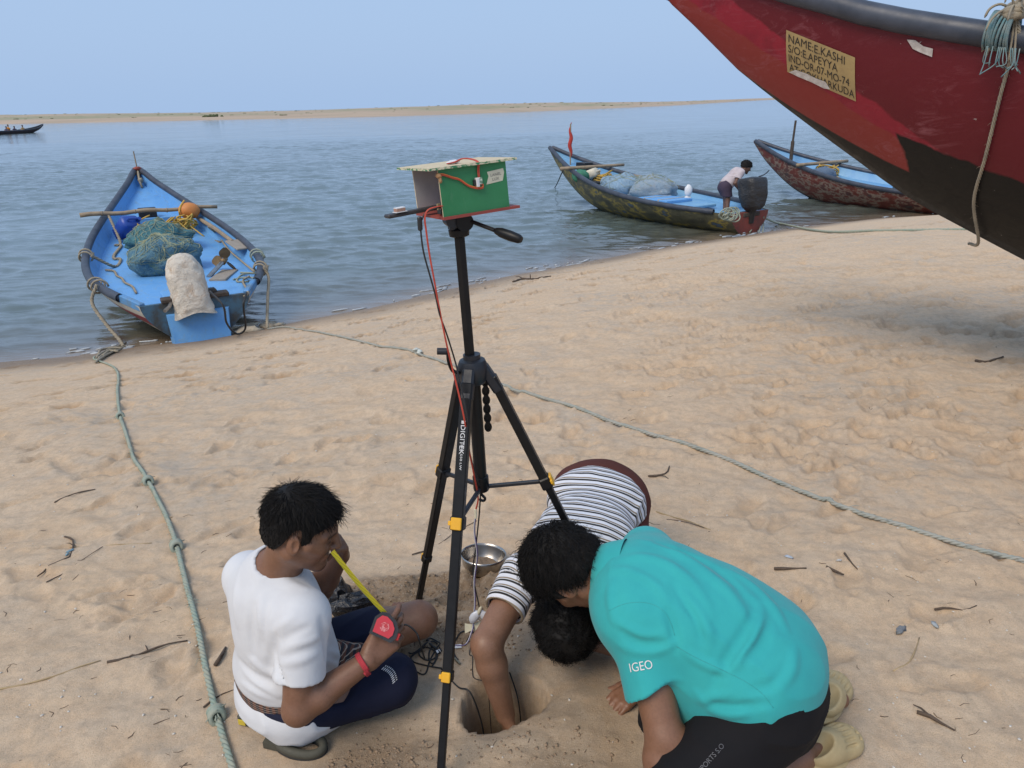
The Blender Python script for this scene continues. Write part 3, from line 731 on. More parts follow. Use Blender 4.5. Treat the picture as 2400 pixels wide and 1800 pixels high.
for i in range(7):
    ph = kr.uniform(0, 6.28); ax = nrm(kr.normal(0, 1, 3)); R = rotm(ax, kr.uniform(0, 3)); k = np.linspace(0, 2 * math.pi, 20)[:-1]
    mb.tube(np.stack([0.052 * np.cos(k), 0.045 * np.sin(k), 0.012 * np.sin(2 * k + ph)], 1) @ R.T + rail_pt + (0.0, -0.02, 0.13 + kr.uniform(-0.02, 0.02)), 0.016, 6, closed=True)
for i in range(12):
    d = nrm(kr.normal(0, 1, 3) + (-0.6, 0, -0.2)); p0 = rail_pt + (0, -0.02, 0.14); mb.tube(spline([p0, p0 + d * 0.07, p0 + d * 0.12 + (0, 0, -0.04), p0 + d * 0.14 + (0, 0, -0.09)], 4), [0.006] * 12 + [0.002], 4)
mb.build('knot', M_ROPE_T, knot, smooth=True)
mb = MB(); rd = red.Rz @ np.array([1.0, -0.35, 0.15]); 
for i in range(9):
    R = np.stack([nrm(np.cross(rd, (0, 0, 1))), nrm(np.cross(nrm(np.cross(rd, (0, 0, 1))), rd)), nrm(rd)], 1); k = np.linspace(0, 2 * math.pi, 25)[:-1]
    mb.tube(np.stack([0.084 * np.cos(k), 0.084 * np.sin(k), 0.006 * np.sin(k + i)], 1) @ R.T + rail_pt + rd * (0.012 * i - 0.02) + (0, 0, 0.055), 0.007, 5, closed=True)
for i in range(14):
    p0 = rail_pt + rd * kr.uniform(-0.05, 0.10) + (-0.03, -0.07, -0.02); mb.tube(spline([p0, p0 + (kr.normal(0, .015), kr.normal(-.01, .01), -0.07), p0 + (kr.normal(0, .03), kr.normal(-.01, .02), -kr.uniform(0.07, 0.13))], 5), 0.003, 4)
mb.build('twine', pm('blue_twine', (0.09, 0.20, 0.23), (0.22, 0.27, 0.26), scale=30, rough=0.9), knot, smooth=True)

# ------------------------------------------------------------------ blue boat with the sack covered engine
t = NT('cream_hull_paint')
n1 = t.noise(6, 6, 0.7)
c = t.ramp(t.attr('hq'), [(0.0, (0.03, 0.03, 0.028)), (0.36, (0.035, 0.033, 0.03)), (0.40, (0.46, 0.42, 0.33)), (0.60, (0.50, 0.46, 0.37)), (0.605, (0.24, 0.03, 0.035)), (0.78, (0.25, 0.03, 0.035)), (0.785, (0.52, 0.49, 0.42))], 'CONSTANT')
c = t.mix(t.ramp(n1, [(0.5, (0,) * 3), (0.75, (0.7,) * 3)]), c, (0.16, 0.13, 0.10))
M_CREAMHULL = t.out(c, 0.55, t.bump(n1, 0.2, 0.01))
SMALL = dict(zk=([0, .3, .8, 1.3, 2, 2.8, 3.5, 5, 6.9], [1.60, 1.27, .85, .52, .22, .05, 0, 0, .02]),
             zg=([0, 1, 2, 3, 4, 5, 6, 6.9], [1.66, 1.34, 1.09, .90, .77, .69, .64, .60]),
             b=([0, .5, 1, 2, 3, 4, 4.8, 5.5, 6.2, 6.9], [.035, .18, .36, .68, .93, 1.06, 1.08, 1.02, .85, .60]))
DECK = ([0, .6, 1.5, 2.2, 2.6, 3.2, 4, 6.9], [1.5, 1.30, 1.0, .84, .74, .66, .58, .54])
_hd = math.radians(28.4); LB_loc = np.array([-3.65, 8.50, -0.90])
lb = Boat('fishing_boat', 'blue decked fishing boat nosing out, stern on the sand, sack over its engine', LB_loc, math.pi / 2 + _hd, 6.9, SMALL['zk'], SMALL['zg'], SMALL['b'],
          {'hull': M_CREAMHULL, 'transom': pm('stained_transom', (.055, .13, .20), (.05, .055, .055), scale=5, rough=.6, bump=.3, lo=.40, hi=.60), 'rail': M_RAIL}, rail=0.052, rail_aft=0.45, deck=DECK)
_lp = lb.pix; lb.pix = lambda px, py, z: _lp(px, py, z + .11)
L = 6.9
# stern: engine bracket box, dark beam, blue coamings
mb = MB(); V = [(-0.03, .33, .46), (-0.03, -.33, .46), (-0.13, -.30, .05), (-0.13, .30, .05), (0.02, .36, .48), (0.02, -.36, .48), (0.02, -.33, .03), (0.02, .33, .03)]
mb.add(V, [(0, 3, 2, 1), (0, 4, 7, 3), (1, 2, 6, 5), (0, 1, 5, 4), (3, 7, 6, 2)]).build('engine_bracket', M_BLUE, lb.root, False)
MB().box((0.05, 0, .625), (.16, .74, .05), bev=.01).build('stern_beam', M_DARKWOOD, lb.root, False)
for sg in (1, -1):
    MB().bar((.03, sg * .57, .58), (.50, sg * .76, .62), .07, .10, bev=.012).build('coaming', M_BLUE_W, lb.root, False)
MB().box((.42, .12, .58), (.34, .42, .09), bev=.012).build('engine_bed', M_BLUE, lb.root, False)
# bulkhead step with a hatch at the fore deck
MB().box((L - 2.02, 0, .93), (.05, .80, .12), bev=.008).build('bulkhead', M_BLUE, lb.root, False)
hb = MB(); hb.box((L - 1.78, .06, 1.02), (.20, .28, .22), bev=.01).build('hatch', M_BLACKP, lb.root, False)
MB().tube([(L - .10, 0, 1.56), (L - .09, 0.01, 1.98)], .011, 6).build('bow_stick', M_BAMBOO, lb.root, False)
mb = MB().tube([(L - .5, .0, 1.36), (L - .42, .02, 1.48), (L - .12, .0, 1.65)], .02, 6); mb.blob((L - .40, .0, 1.48), (.06, .05, .05), amp=.3, nu=10, nv=7)
mb.build('bow_lashing', M_ROPE_T, lb.root, False, smooth=True)
MB().blob((L - .13, .0, 1.67), (.06, .08, .04), amp=.4, nu=10, nv=7).build('bow_rag', pm('red_rag', (.33, .05, .03), (.2, .05, .04), scale=20), lb.root, False, smooth=True)

GRP_LB = 'gear aboard the blue boat'
P = [lb.W((L - 2.30, y, float(lb.zg(2.3)) + .11 + .01 * y)) for y in np.linspace(1.06, -1.00, 14)]
P = np.array(P) + np.array([(0, 0, .012 * math.sin(i * 1.3)) for i in range(14)])
mb = MB().tube(P, np.linspace(.036, .028, 14), 8)
for i in (2, 5, 8, 11): mb.tube([P[i] - (P[i + 1] - P[i]) * .06, P[i] + (P[i + 1] - P[i]) * .06], .038, 8)
tag(mb.build('bamboo_pole', M_BAMBOO, origin=P[7], smooth=True), 'thick bamboo pole laid across the blue boat rails', 'pole', GRP_LB)
def jerrycan(name, label, c, R, size, mat, group=None):
    r = thing(name, label, 'jerrycan', np.asarray(c) - (0, 0, size[2] * .5), 0, group)
    MB().box(c, size, R, bev=.045).build('can_body', mat, r, smooth=False)
    smooth_by_angle(r.children[0], 50)
    s2 = np.asarray(size)
    MB().tube([c + R @ (s2 * (-.25, 0, .5)), c + R @ (s2 * (-.25, 0, .5) + (0, 0, .05)), c + R @ (s2 * (.18, 0, .5) + (0, 0, .05)), c + R @ (s2 * (.2, 0, .5))], .017, 6).build('handle', mat, r)
    MB().lathe(c + R @ (s2 * (.36, 0, .5)), [(.001, .05), (.032, .05), (.032, 0)], 10, R).build('cap', mat, r)
    return r
M_JBLUE = pm('jerrycan_blue', (.012, .055, .34), (.02, .07, .30), scale=9, rough=.4, bump=.1)
R1 = rotm((0, 0, 1), _hd + .35) @ rotm((1, 0, 0), .9) @ rotm((0, 1, 0), 0.15)
jerrycan('jerrycan', 'dark blue plastic jerrycan lying beside the bamboo pole on the blue boat', lb.D(2.55, .44, .17), R1, (.30, .24, .42), M_JBLUE, GRP_LB)
bu = lb.pix(443, 494, .98); r = thing('net_float', 'orange round float tied to the bamboo pole', 'float', bu - (0, 0, .2), 0, GRP_LB)
MB().blob(bu, (.17, .14, .14), rotm((0, 0, 1), .4), .06, 2, 4, 24, 14).build('float_body', pm('orange_float', (.62, .22, .05), (.50, .20, .06), scale=6, rough=.6), r, smooth=True)
MB().tube([bu + (-.12, -.1, -.1), bu + (-.1, -.16, 0), bu + (-.08, -.1, .1), bu + (-.05, 0, .17)], .014, 6).build('lashing', M_ROPE_Y, r)
def rope_bundle(label, c, rad, n, seed, group, mat=M_ROPE_Y, drop=0.0):
    c = np.asarray(c); rr = np.random.default_rng(seed); mb = MB(); k = np.linspace(0, 2 * math.pi, 27)[:-1]
    for i in range(n):
        a, b = rad[0] * rr.uniform(.75, 1.1), rad[1] * rr.uniform(.7, 1.1); R = rotm((0, 0, 1), rr.normal(.3, .25)) @ rotm((0, 1, 0), rr.normal(0, .3))
        mb.tube(np.stack([a * np.cos(k), b * np.sin(k), rad[2] * np.sin(k * 1 + rr.uniform(0, 6)) * .5], 1) @ R.T + c + rr.normal(0, .02, 3), .013, 5, closed=True)
    for i in range(n // 2):
        p = c + rr.normal(0, .08, 3); mb.tube(spline([p, p + (rr.normal(0, .1), -.1, -.05), p + (rr.normal(0, .15), -.2, -.12 - drop)], 5), .012, 5)
    return tag(mb.build('rope_bundle', mat, origin=c - (0, 0, rad[2]), smooth=True), label, 'rope bundle', group)
rope_bundle('coil of yellow rope hanging from the middle of the bamboo pole', lb.D(2.55, -.08, .12), (.26, .20, .14), 14, 1, GRP_LB)
rope_bundle('yellow rope hank dangling just below the orange float', lb.D(2.5, -.44, .14), (.14, .14, .2), 12, 2, GRP_LB, drop=.15)
rope_bundle('small yellow rope roll against the dark blue jerrycan', lb.D(2.55, .20, .12), (.09, .10, .16), 10, 3, GRP_LB)
NR = rotm((0, 0, 1), _hd + .5)
net_heap('fishing_net', 'teal fishing net heap, the farther of two on the blue boat', lb.D(3.45, .06, .18), (.48, .40, .29), NR, [(.035, .12, .15), (.06, .19, .22), (.12, .25, .22)], 34, 5, GRP_LB)
net_heap('fishing_net', 'blue green net heap with yellow edge right behind the engine sack', lb.D(4.75, .10, .18), (.47, .40, .29), NR, [(.04, .13, .22), (.09, .20, .26), (.26, .30, .12)], 46, 6, GRP_LB)
# engine under its sack, with the long tail shaft and propeller
eg = thing('outboard_engine', 'boat engine under a dirty cream sack at the blue boat stern', 'engine', lb.W((.05, .0, .60)))
sc = atd(440, 668, 8.62); SR = rotm((0, 0, 1), _hd) @ rotm((1, 0, 0), -.30) @ rotm((0, 1, 0), -.06)
mb = MB(); G = []
prof = [(-.42, .25, .15), (-.34, .235, .17), (-.22, .225, .18), (-.05, .23, .185), (.12, .225, .18), (.26, .20, .165), (.36, .15, .12), (.40, .09, .07), (.41, .01, .01)]
for zz_, a, b in [(np.interp(q, np.linspace(0, 1, len(prof)), [p[0] for p in prof]), np.interp(q, np.linspace(0, 1, len(prof)), [p[1] for p in prof]), np.interp(q, np.linspace(0, 1, len(prof)), [p[2] for p in prof])) for q in np.linspace(0, 1, 34)]:
    row = []
    for k in range(41):
        an = 2 * math.pi * k / 40; ca, sa = math.cos(an), math.sin(an); e = 2.6
        rr_ = 1 / (abs(ca) ** e + abs(sa) ** e) ** (1 / e)
        d = np.array([[ca * 2.2, sa * 2.2, zz_ * 6]]); w = 1 + .16 * float(vnoise3(d + 9)[0]) + .22 * (.5 - 2 * abs(float(vnoise3(d * (1.2, 1.2, 2.6) + 3)[0])))
        row.append(SR @ np.array([.84 * a * ca * rr_ * w, .84 * b * sa * rr_ * w, .86 * zz_ + .02 * math.sin(3 * an)]) + sc)
    G.append(row)
t = NT('sack_cloth'); n1 = t.noise(5, 6, .7, dist=.8)
c = t.ramp(n1, [(.3, (.56, .49, .40)), (.5, (.62, .57, .49)), (.68, (.42, .31, .22))])
M_SACK = t.out(c, .9, t.bump(t.noise(9, 6, .7, dist=1.5), .8, .04))
mb.grid(np.array(G), True).build('sack', M_SACK, eg, smooth=True)
MB().box(lb.W((.10, 0, .62)), (.5, .14, .14), lb.Rz @ rotm((0, 0, 1), 1.57), bev=.02).build('engine_mount', M_DARKWOOD, eg)
MB().tube([lb.W((.18, .20, .66)), lb.W((-.10, .30, .58)), lb.W((-.20, .36, .56))], .02, 8).build('tiller', M_STEEL, eg)
ps = thing('propeller_shaft', 'long tail shaft with bronze propeller resting on the blue boat deck', 'propeller', lb.W((.9, -.40, .45)))
p0 = lb.pix(488, 650, .46); p1 = lb.pix(524, 612, .60); dv = nrm(p1 - p0)
MB().tube([p0, p1], .028, 8).build('shaft', M_STEEL, ps)
M_BRONZE = pm('bronze', (.26, .17, .08), (.17, .11, .06), scale=12, rough=.5, Metallic=.4)
pr = MB().tube([p1 - dv * .03, p1 + dv * .07], [.045, .03], 10).build('hub', M_BRONZE, ps, smooth=True)
side = nrm(np.cross(dv, (0, 0, 1))); upv = np.cross(side, dv)
for k in range(3):
    a = k * 2.094 + 1.2; ra = math.cos(a) * side + math.sin(a) * upv; ta = np.cross(dv, ra); mb = MB(); G = []
    for q in np.linspace(0, 1, 7):
        wv = (.05 + .10 * math.sin(math.pi * min(1, q * .85 + .12))) * (1 - .75 * max(0, q - .75) * 4 * .5); m = p1 + dv * .02 + ra * (.04 + .17 * q)
        G.append([m + (ta * .85 + dv * .5) * wv * s_ + (dv * .012) for s_ in (-.5, -.17, .17, .5)])
    G = np.array(G); mb.grid(G); mb.grid(G - dv * .008, True); mb.build('blade', M_BRONZE, ps, smooth=True)
bd = lb.pix(525, 645, .46); tag(MB().box(bd, (.62, .22, .035), lb.Rz @ rotm((0, 0, 1), -.42), bev=.006).build('plank', M_GREYWOOD, origin=bd), 'short grey plank lying under the propeller', 'plank', GRP_LB)
bd = lb.pix(512, 560, .52); tag(MB().box(bd, (1.15, .42, .03), lb.Rz @ rotm((0, 0, 1), .22) @ rotm((1, 0, 0), .18), bev=.006).build('board', pm('bilge_board', (.26, .22, .17), (.19, .16, .13), scale=6, rough=.85, bump=.4), origin=bd), 'brown grey board leaning along the right side of the blue boat', 'board', GRP_LB)
o0 = lb.pix(462, 510, .84); o1 = lb.pix(545, 566, .66)
r = thing('oar', 'wooden oar with broad blade slanting along the right rail of the blue boat', 'oar', o1 - (0, 0, .1), 0, GRP_LB)
MB().tube([o0, (o0 + o1) / 2 + (0, 0, .02), o1], [.03, .034, .03], 8).build('oar_shaft', M_BAMBOO, r)
MB().box(o1 + nrm(o1 - o0) * .22, (.55, .20, .03), np.stack([nrm(o1 - o0), nrm(np.cross((0, 0, 1), o1 - o0)), np.cross(nrm(o1 - o0), nrm(np.cross((0, 0, 1), o1 - o0)))], 1), bev=.01).build('oar_blade', M_GREYWOOD, r)
def dk(x, y, z=None):
    px, py = 150 + x / 3.457, 370 + y / 3.457
    if z is not None and z != .47: return lb.pix(px, py, z)
    zz_ = .6
    for _ in range(10): zz_ = .5 * zz_ + .5 * (lb.deck_z(lb.L - float(lb.loc_of(_lp(px, py, zz_))[0]), 0, 0) + .02)
    return _lp(px, py, zz_)
zr = lambda x, y: dk(x, y, .80)
def dl(t, y): return lb.D(t, y, .022)
hang_rope('deck_rope', 'tan rope winding along the left side of the blue deck', [lb.W((L - 2.3, .66, 1.12)), dl(2.75, .58), dl(2.9, .66), dl(2.95, .58), dl(3.4, .70), dl(3.65, .72), dl(3.72, .64), dl(4.1, .74), lb.W((L - 4.2, 1.0, .80))], .022, M_ROPE_T, GRP_LB)
hang_rope('deck_rope', 'thin tan line running aft on the left of the blue deck', [dl(4.3, .86), dl(4.45, .76), dl(4.8, .74), dl(5.0, .69), dl(5.3, .67), dl(5.6, .60), dl(5.95, .58)], .015, M_ROPE_T, GRP_LB)
hang_rope('deck_rope', 'grey line slanting across the oar to the right rail', [dk(1170, 560, .85), dk(1240, 620, .62), dk(1330, 740, .55), dk(1430, 830, .5), dk(1540, 920, .72)], .014, M_ROPE_T, GRP_LB)
hang_rope('deck_rope', 'dark loop of line on the right deck beside the plank', [dk(1370, 985), dk(1460, 970), dk(1540, 975, .55), dk(1500, 1000), dk(1400, 1000), dk(1445, 945), dk(1550, 935, .6), dk(1430, 930)], .012, M_ROPE_G, GRP_LB)
hang_rope('deck_rope', 'small tan rope end on the right stern deck', [dk(1330, 1160, .47), dk(1420, 1135), dk(1490, 1095, .5), dk(1450, 1000), dk(1500, 960, .55)], .014, M_ROPE_T, GRP_LB)
hang_rope('stern_line', 'dark line looping from the engine down over the blue transom', [dk(1180, 1080, .7), dk(1290, 1200, .6), dk(1320, 1340, .35), dk(1400, 1425, .1), dk(1470, 1380, .15), dk(1455, 1200, .5), dk(1480, 1090, .62)], .012, M_BLACKP, GRP_LB)
# lashings round the rail
for lbl, tt, sg in (('tan lashing round the left rail near the stern', 5.85, 1), ('tan lashing round the left rail amidships', 4.2, 1), ('tan lashing round the right rail near the stern', 5.95, -1), ('green lashing round the right rail ahead of the stern', 5.2, -1)):
    k = np.linspace(0, 4 * math.pi, 30); c0 = lb.W((L - tt, sg * float(lb.b(tt)), float(lb.zg(tt)) + .012)); ax = nrm(lb.W((L - tt + .1, sg * float(lb.b(tt - .1)), float(lb.zg(tt - .1)))) - lb.W((L - tt, sg * float(lb.b(tt)), float(lb.zg(tt)))))
    a1 = nrm(np.cross(ax, (0, 0, 1))); a2 = np.cross(a1, ax)
    Pk = c0 + .088 * (np.cos(k)[:, None] * a1 + np.sin(k)[:, None] * a2) + ax * (k / 40)[:, None]
    tag(MB().tube(Pk, .013, 6).build('rail_lashing', M_ROPE_T if 'tan' in lbl else M_ROPE_G, origin=c0, smooth=True), lbl + ' of the blue boat', 'rope', GRP_LB)
a_ = lb.W((L - 5.95, float(lb.b(5.95)) + .06, float(lb.zg(5.95)))); g0 = on_ground(290, 815, .02)
hang_rope('stern_line', 'slack stern line from the left rail of the blue boat to the sand', [a_ + (0, 0, .08), a_ + (-.05, -.1, -.12), a_ * .6 + g0 * .4 + (-.02, -.05, -.14), a_ * .25 + g0 * .75 + (0, 0, -.08), g0], .021, M_ROPE_T)
a_ = lb.W((L - 6.0, -float(lb.b(6.0)) - .06, float(lb.zg(6.0)))); g1 = on_ground(627, 772, .02)
hang_rope('stern_line', 'slack stern line from the right rail of the blue boat to the sand', [a_ + (0, 0, .08), a_ + (.06, -.05, -.05), a_ * .55 + g1 * .45 + (.03, 0, .02), a_ * .2 + g1 * .8 + (0, 0, -.03), g1], .019, M_ROPE_T)
# pale wet cloth under the starboard quarter
cl = on_ground(590, 768); mb = MB(); qr = np.random.default_rng(14)
for i in range(16):
    p = on_ground(555 + i * 7.5 + qr.normal(0, 4), 769 - i * .8 + qr.normal(0, 4)); w_ = .20 * (1 - i / 20)
    mb.blob(p + (0, 0, .01), (w_ * qr.uniform(.8, 1.4), w_ * .5, .05 * (1 - i / 18) + .012), rotm((0, 0, 1), qr.normal(.4, .4)), .5, 2.4, i, 16, 8)
tag(mb.build('wet_cloth', pm('wet_cloth', (.50, .43, .32), (.40, .33, .24), scale=5, rough=.85, bump=.7, bscale=16, bdist=.03), origin=cl, smooth=True), 'crumpled cream cloth at the waterline beside the blue boat stern', 'cloth')

# ------------------------------------------------------------------ boat with the red pennant, man aboard
def blotch_hull(name, cols, sc_=2.2, chips_=True):
    t = NT(name); n1 = t.noise(sc_, 5, .6, stretch=(1, 1, 2.2)); n2 = t.noise(9, 6, .7)
    c = t.ramp(n1, cols); c = t.mix(t.ramp(n2, [(.5, (0,) * 3), (.7, (.6,) * 3)]), c, tuple(x * .45 for x in cols[0][1]))
    c = t.mix(t.ramp(t.attr('hq'), [(.10, (1,) * 3), (.16, (0,) * 3)]), c, (.02, .02, .018))
    if chips_: c = t.mix(t.ramp(t.noise(30, 3), [(.73, (0,) * 3), (.74, (.8,) * 3)]), c, (.5, .5, .46))
    return t.out(c, .55, t.bump(n2, .2, .012))
M_OLIVE = blotch_hull('olive_hull', [(.30, (.05, .050, .038)), (.42, (.10, .095, .055)), (.49, (.12, .11, .07)), (.55, (.38, .29, .06)), (.60, (.09, .085, .06)), (.67, (.07, .13, .22)), (.72, (.06, .055, .045)), (.8, (.22, .06, .04))])
M_WEAR = blotch_hull('worn_red_hull', [(.30, (.13, .028, .022)), (.46, (.20, .045, .03)), (.54, (.32, .25, .19)), (.58, (.16, .04, .03)), (.68, (.07, .06, .06)), (.85, (.27, .15, .08))], 3.0)
M_BLUE2 = pm('faded_blue', (.12, .31, .56), (.20, .40, .58), scale=2.5, rough=.5, bump=.2, bscale=30)
_h2 = math.atan2(3.75, 6.0); RB_loc = np.array([4.90, 15.35, -0.98]); S2 = 1.02
sc2 = lambda d: (list(np.array(d[0]) * S2), list(np.array(d[1]) * .97))
rb2 = Boat('fishing_boat', 'olive hulled fishing boat afloat with a red pennant at its bow', RB_loc, math.pi / 2 + _h2, 6.9 * S2, sc2(SMALL['zk']), sc2(SMALL['zg']), (sc2(SMALL['b'])[0], list(np.array(SMALL['b'][1]) * .92)),
           {'hull': M_OLIVE, 'transom': pm('red_transom', (.25, .05, .035), (.14, .045, .035), scale=5, rough=.6), 'deck': M_BLUE2, 'inner': M_BLUE2}, rail=.056, rail_aft=.35, deck=DECK)
GRP_RB = 'gear aboard the boat with the red pennant'
c6 = lambda x, y, z=.5: rb2.pix(1240 + x / 3.687, 280 + y / 3.687, z + (.07 if z >= .5 else 0))
L2 = rb2.L
fl = rb2.W((L2 - .95, .0, 1.10)); r = thing('flag_pole', 'thin bow pole with a furled red pennant', 'flag', fl, 0, GRP_RB)
MB().tube([fl, fl + (0, 0, 1.12)], .02, 6).build('pole', M_BAMBOO, r)
mb = MB(); G = []
for q in np.linspace(0, 1, 16):
    w = .042 * math.sin(math.pi * min(1, .12 + q * .95)) + .010; G.append([fl + (0.02 * math.sin(q * 14), 0, .30 + .85 * q) + np.array([math.cos(a) * w, math.sin(a) * w * .6, 0]) for a in np.linspace(0, 6.283, 9)])
mb.grid(np.array(G)).build('pennant', pm('pennant_red', (.52, .045, .03), (.36, .04, .03), scale=10, rough=.8), r, smooth=True)
P = [rb2.W((L2 - 1.88 + .12 * (y / 1.0), y, float(rb2.zg(1.88)) + .10)) for y in np.linspace(.92, -.95, 8)]
tag(MB().tube(P, np.linspace(.045, .035, 8), 8).build('bamboo_pole', M_BAMBOO, origin=P[4], smooth=True), 'bamboo pole laid across the olive boat behind its pennant', 'pole', GRP_RB)
MB().box(rb2.W((L2 - 1.40, -.12, 1.16)), (.34, .30, .22), rb2.Rz, bev=.01).build('hatch', M_BLACKP, None, origin=rb2.W((L2 - 1.40, -.12, 1.05)))
tag(bpy.context.scene.objects['hatch.001'] if 'hatch.001' in bpy.context.scene.objects else COL.objects[-1], 'black box on the fore deck of the olive boat', 'box', GRP_RB)
bpy.data.objects['hatch.001'].name = 'deck_box'
gb = rb2.D(1.98, .44, .10); tag(MB().blob(gb, (.22, .2, .17), amp=.2, seed=3).build('cloth_bundle', pm('green_cloth', (.05, .22, .13), (.04, .15, .10), scale=12, rough=.9, bump=.6, bscale=18, bdist=.03), origin=gb, smooth=True), 'green cloth bundle under the pole on the olive boat', 'bundle', GRP_RB)
jerrycan('jerrycan', 'cream white jerrycan between green bundle and yellow rope on the olive boat', rb2.D(2.06, .20, .16), rotm((0, 0, 1), 1.1) @ rotm((1, 0, 0), 1.2), (.28, .22, .40), pm('jerrycan_cream', (.62, .58, .46), (.5, .46, .36), scale=9, rough=.5), GRP_RB)
rope_bundle('yellow rope heap beside the cream jerrycan on the olive boat', rb2.D(2.2, -.08, .10), (.26, .2, .12), 12, 8, GRP_RB)
tag(MB().box(rb2.D(2.45, .38, .06), (.36, .30, .12), rb2.Rz, bev=.02).build('tray', M_BLACKP, origin=rb2.D(2.45, .38)), 'black tray in front of the jerrycan on the olive boat', 'tray', GRP_RB)
tag(MB().box(rb2.D(2.75, -.62, .16), (.95, .04, .28), rb2.Rz @ rotm((0, 0, 1), -.16), bev=.01).build('board', M_GREYWOOD, origin=rb2.D(2.75, -.62)), 'tan board leaning on the far rail of the olive boat', 'board', GRP_RB)
NR2 = rotm((0, 0, 1), _h2 - .9)
net_heap('fishing_net', 'pale blue net heap, left of two on the olive boat', rb2.D(3.35, .22, .16), (.52, .42, .32), NR2, [(.16, .28, .40), (.24, .36, .48), (.33, .42, .48)], 22, 15, GRP_RB)
net_heap('fishing_net', 'greyer blue net heap, right of two on the olive boat', rb2.D(3.95, -.12, .18), (.60, .44, .34), NR2, [(.18, .28, .36), (.27, .35, .42), (.36, .36, .34)], 24, 16, GRP_RB)
for i, (x, y, zc, lbl, sz) in enumerate(((1170, 690, .60, 'blue hatch board strapped with white bands on the olive boat', (.95, .78, .07)), (1400, 735, .54, 'lower plain blue hatch board near the olive boat stern', (.85, .66, .06)))):
    p = c6(x, y, zc); r = thing('hatch_board', lbl, 'board', p - (0, 0, .05), 0, GRP_RB)
    MB().box(p, sz, rb2.Rz, bev=.012).build('panel', M_BLUE if i == 0 else M_BLUE2, r)
    if i == 0:
        for k in (-.22, .22): MB().box(p + rb2.Rz @ np.array([k, 0, .004]), (.035, sz[1] + .02, sz[2] + .014), rb2.Rz).build('strap', pm('white_strap', (.55, .52, .46)), r)
p = c6(1375, 640, .72); r = thing('plastic_bottle', 'white plastic scrap on the far rail of the olive boat', 'bottle', p - (0, 0, .2), 0, GRP_RB)
MB().blob(p + (0, 0, .06), (.09, .07, .14), amp=.15, seed=5, nu=12, nv=9).build('bottle_body', pm('white_plastic', (.75, .76, .76), (.65, .66, .68), rough=.4), r, smooth=True)
MB().blob(p + (-.02, 0, -.16), (.10, .06, .10), amp=.35, seed=6, nu=12, nv=9).build('torn_flap', pm('white_plastic_b', (.72, .73, .74), rough=.4), r, smooth=True)
# covered outboard engine
pc = rb2.W((.02, -.05, .95)); eg = thing('outboard_engine', 'outboard engine under a black cover on the olive boat stern', 'engine', pc - (0, 0, .5), 0)
G = []
for q in np.linspace(0, 1, 22):
    a = np.interp(q, [0, .12, .5, .85, .97, 1], [.14, .21, .27, .28, .25, .01]); row = []
    for k in range(33):
        an = 2 * math.pi * k / 32; e = 3; ca, sa = math.cos(an), math.sin(an); rr_ = 1 / (abs(ca) ** e + abs(sa) ** e) ** (1 / e); w = 1 + .16 * float(vnoise3(np.array([[ca * 3, sa * 3, q * 3]]) + 4)[0])
        row.append(pc + rb2.Rz @ rotm((0, 1, 0), .12) @ np.array([a * ca * rr_ * w * .92, a * sa * rr_ * w, -.34 + .66 * q]))
    G.append(row)
MB().grid(np.array(G), True).build('cover', pm('black_tarp', (.018, .019, .022), (.03, .031, .035), scale=6, rough=.5, bump=.7, bscale=11, bdist=.05), eg, smooth=True)
MB().tube([pc + (0, 0, -.3), pc + (0, 0, -.6)], [.10, .07], 10).build('leg', M_BLACKP, eg)
MB().box(pc + rb2.Rz @ np.array([.06, 0, -.42]), (.2, .5, .10), rb2.Rz, bev=.02).build('bracket', M_DARKWOOD, eg)
rs = thing('rope_coil', 'pale green rope tangle hung over the olive boat stern', 'rope', c6(1730, 820, .5)); mb = MB(); kr = np.random.default_rng(6)
for i in range(9):
    k = np.linspace(0, 6.283, 21)[:-1]; rr_ = kr.uniform(.05, .15); mb.tube(np.stack([rr_ * np.cos(k), .03 * np.sin(2 * k), .8 * rr_ * np.sin(k)], 1) + c6(1725 + kr.normal(0, 28), 830 + kr.normal(0, 8), .55) + kr.normal(0, .02, 3), .014, 5, closed=True)
mb.build('coil', M_ROPE_G, rs, smooth=True)
s1 = rb2.W((.02, .42, .56)); 
hang_rope('mooring_rope', 'thin green mooring line from the olive boat stern across the sand to the right', [rb2.W((.05, .1, .7)), c6(2080, 870, .35), c6(2200, 905, .2), on_ground(1930, 545, .02), on_ground(2040, 543, .015), on_ground(2150, 541, .015), on_ground(2280, 540, .015)], .022, M_ROPE_G)
hang_rope('bow_line', 'dark bow line with a small float left of the olive boat', [rb2.W((L2 - 1.88, .92, 1.15)), c6(210, 600, .12), c6(65, 655, .12)], .014, M_BLACKP)
for i, (x0, x1) in enumerate(((1880, 1905), (1960, 1985), (2000, 2020))):
    hang_rope('hanging_strand', ('first', 'second', 'third')[i] + ' from the left of the loose strands trailing off the olive boat stern', [c6(2030, 840, .45), c6((2030 + x1) / 2, 900, .3), c6(x1, 975, .18)], .012, M_ROPE_G, 'strands off the stern')

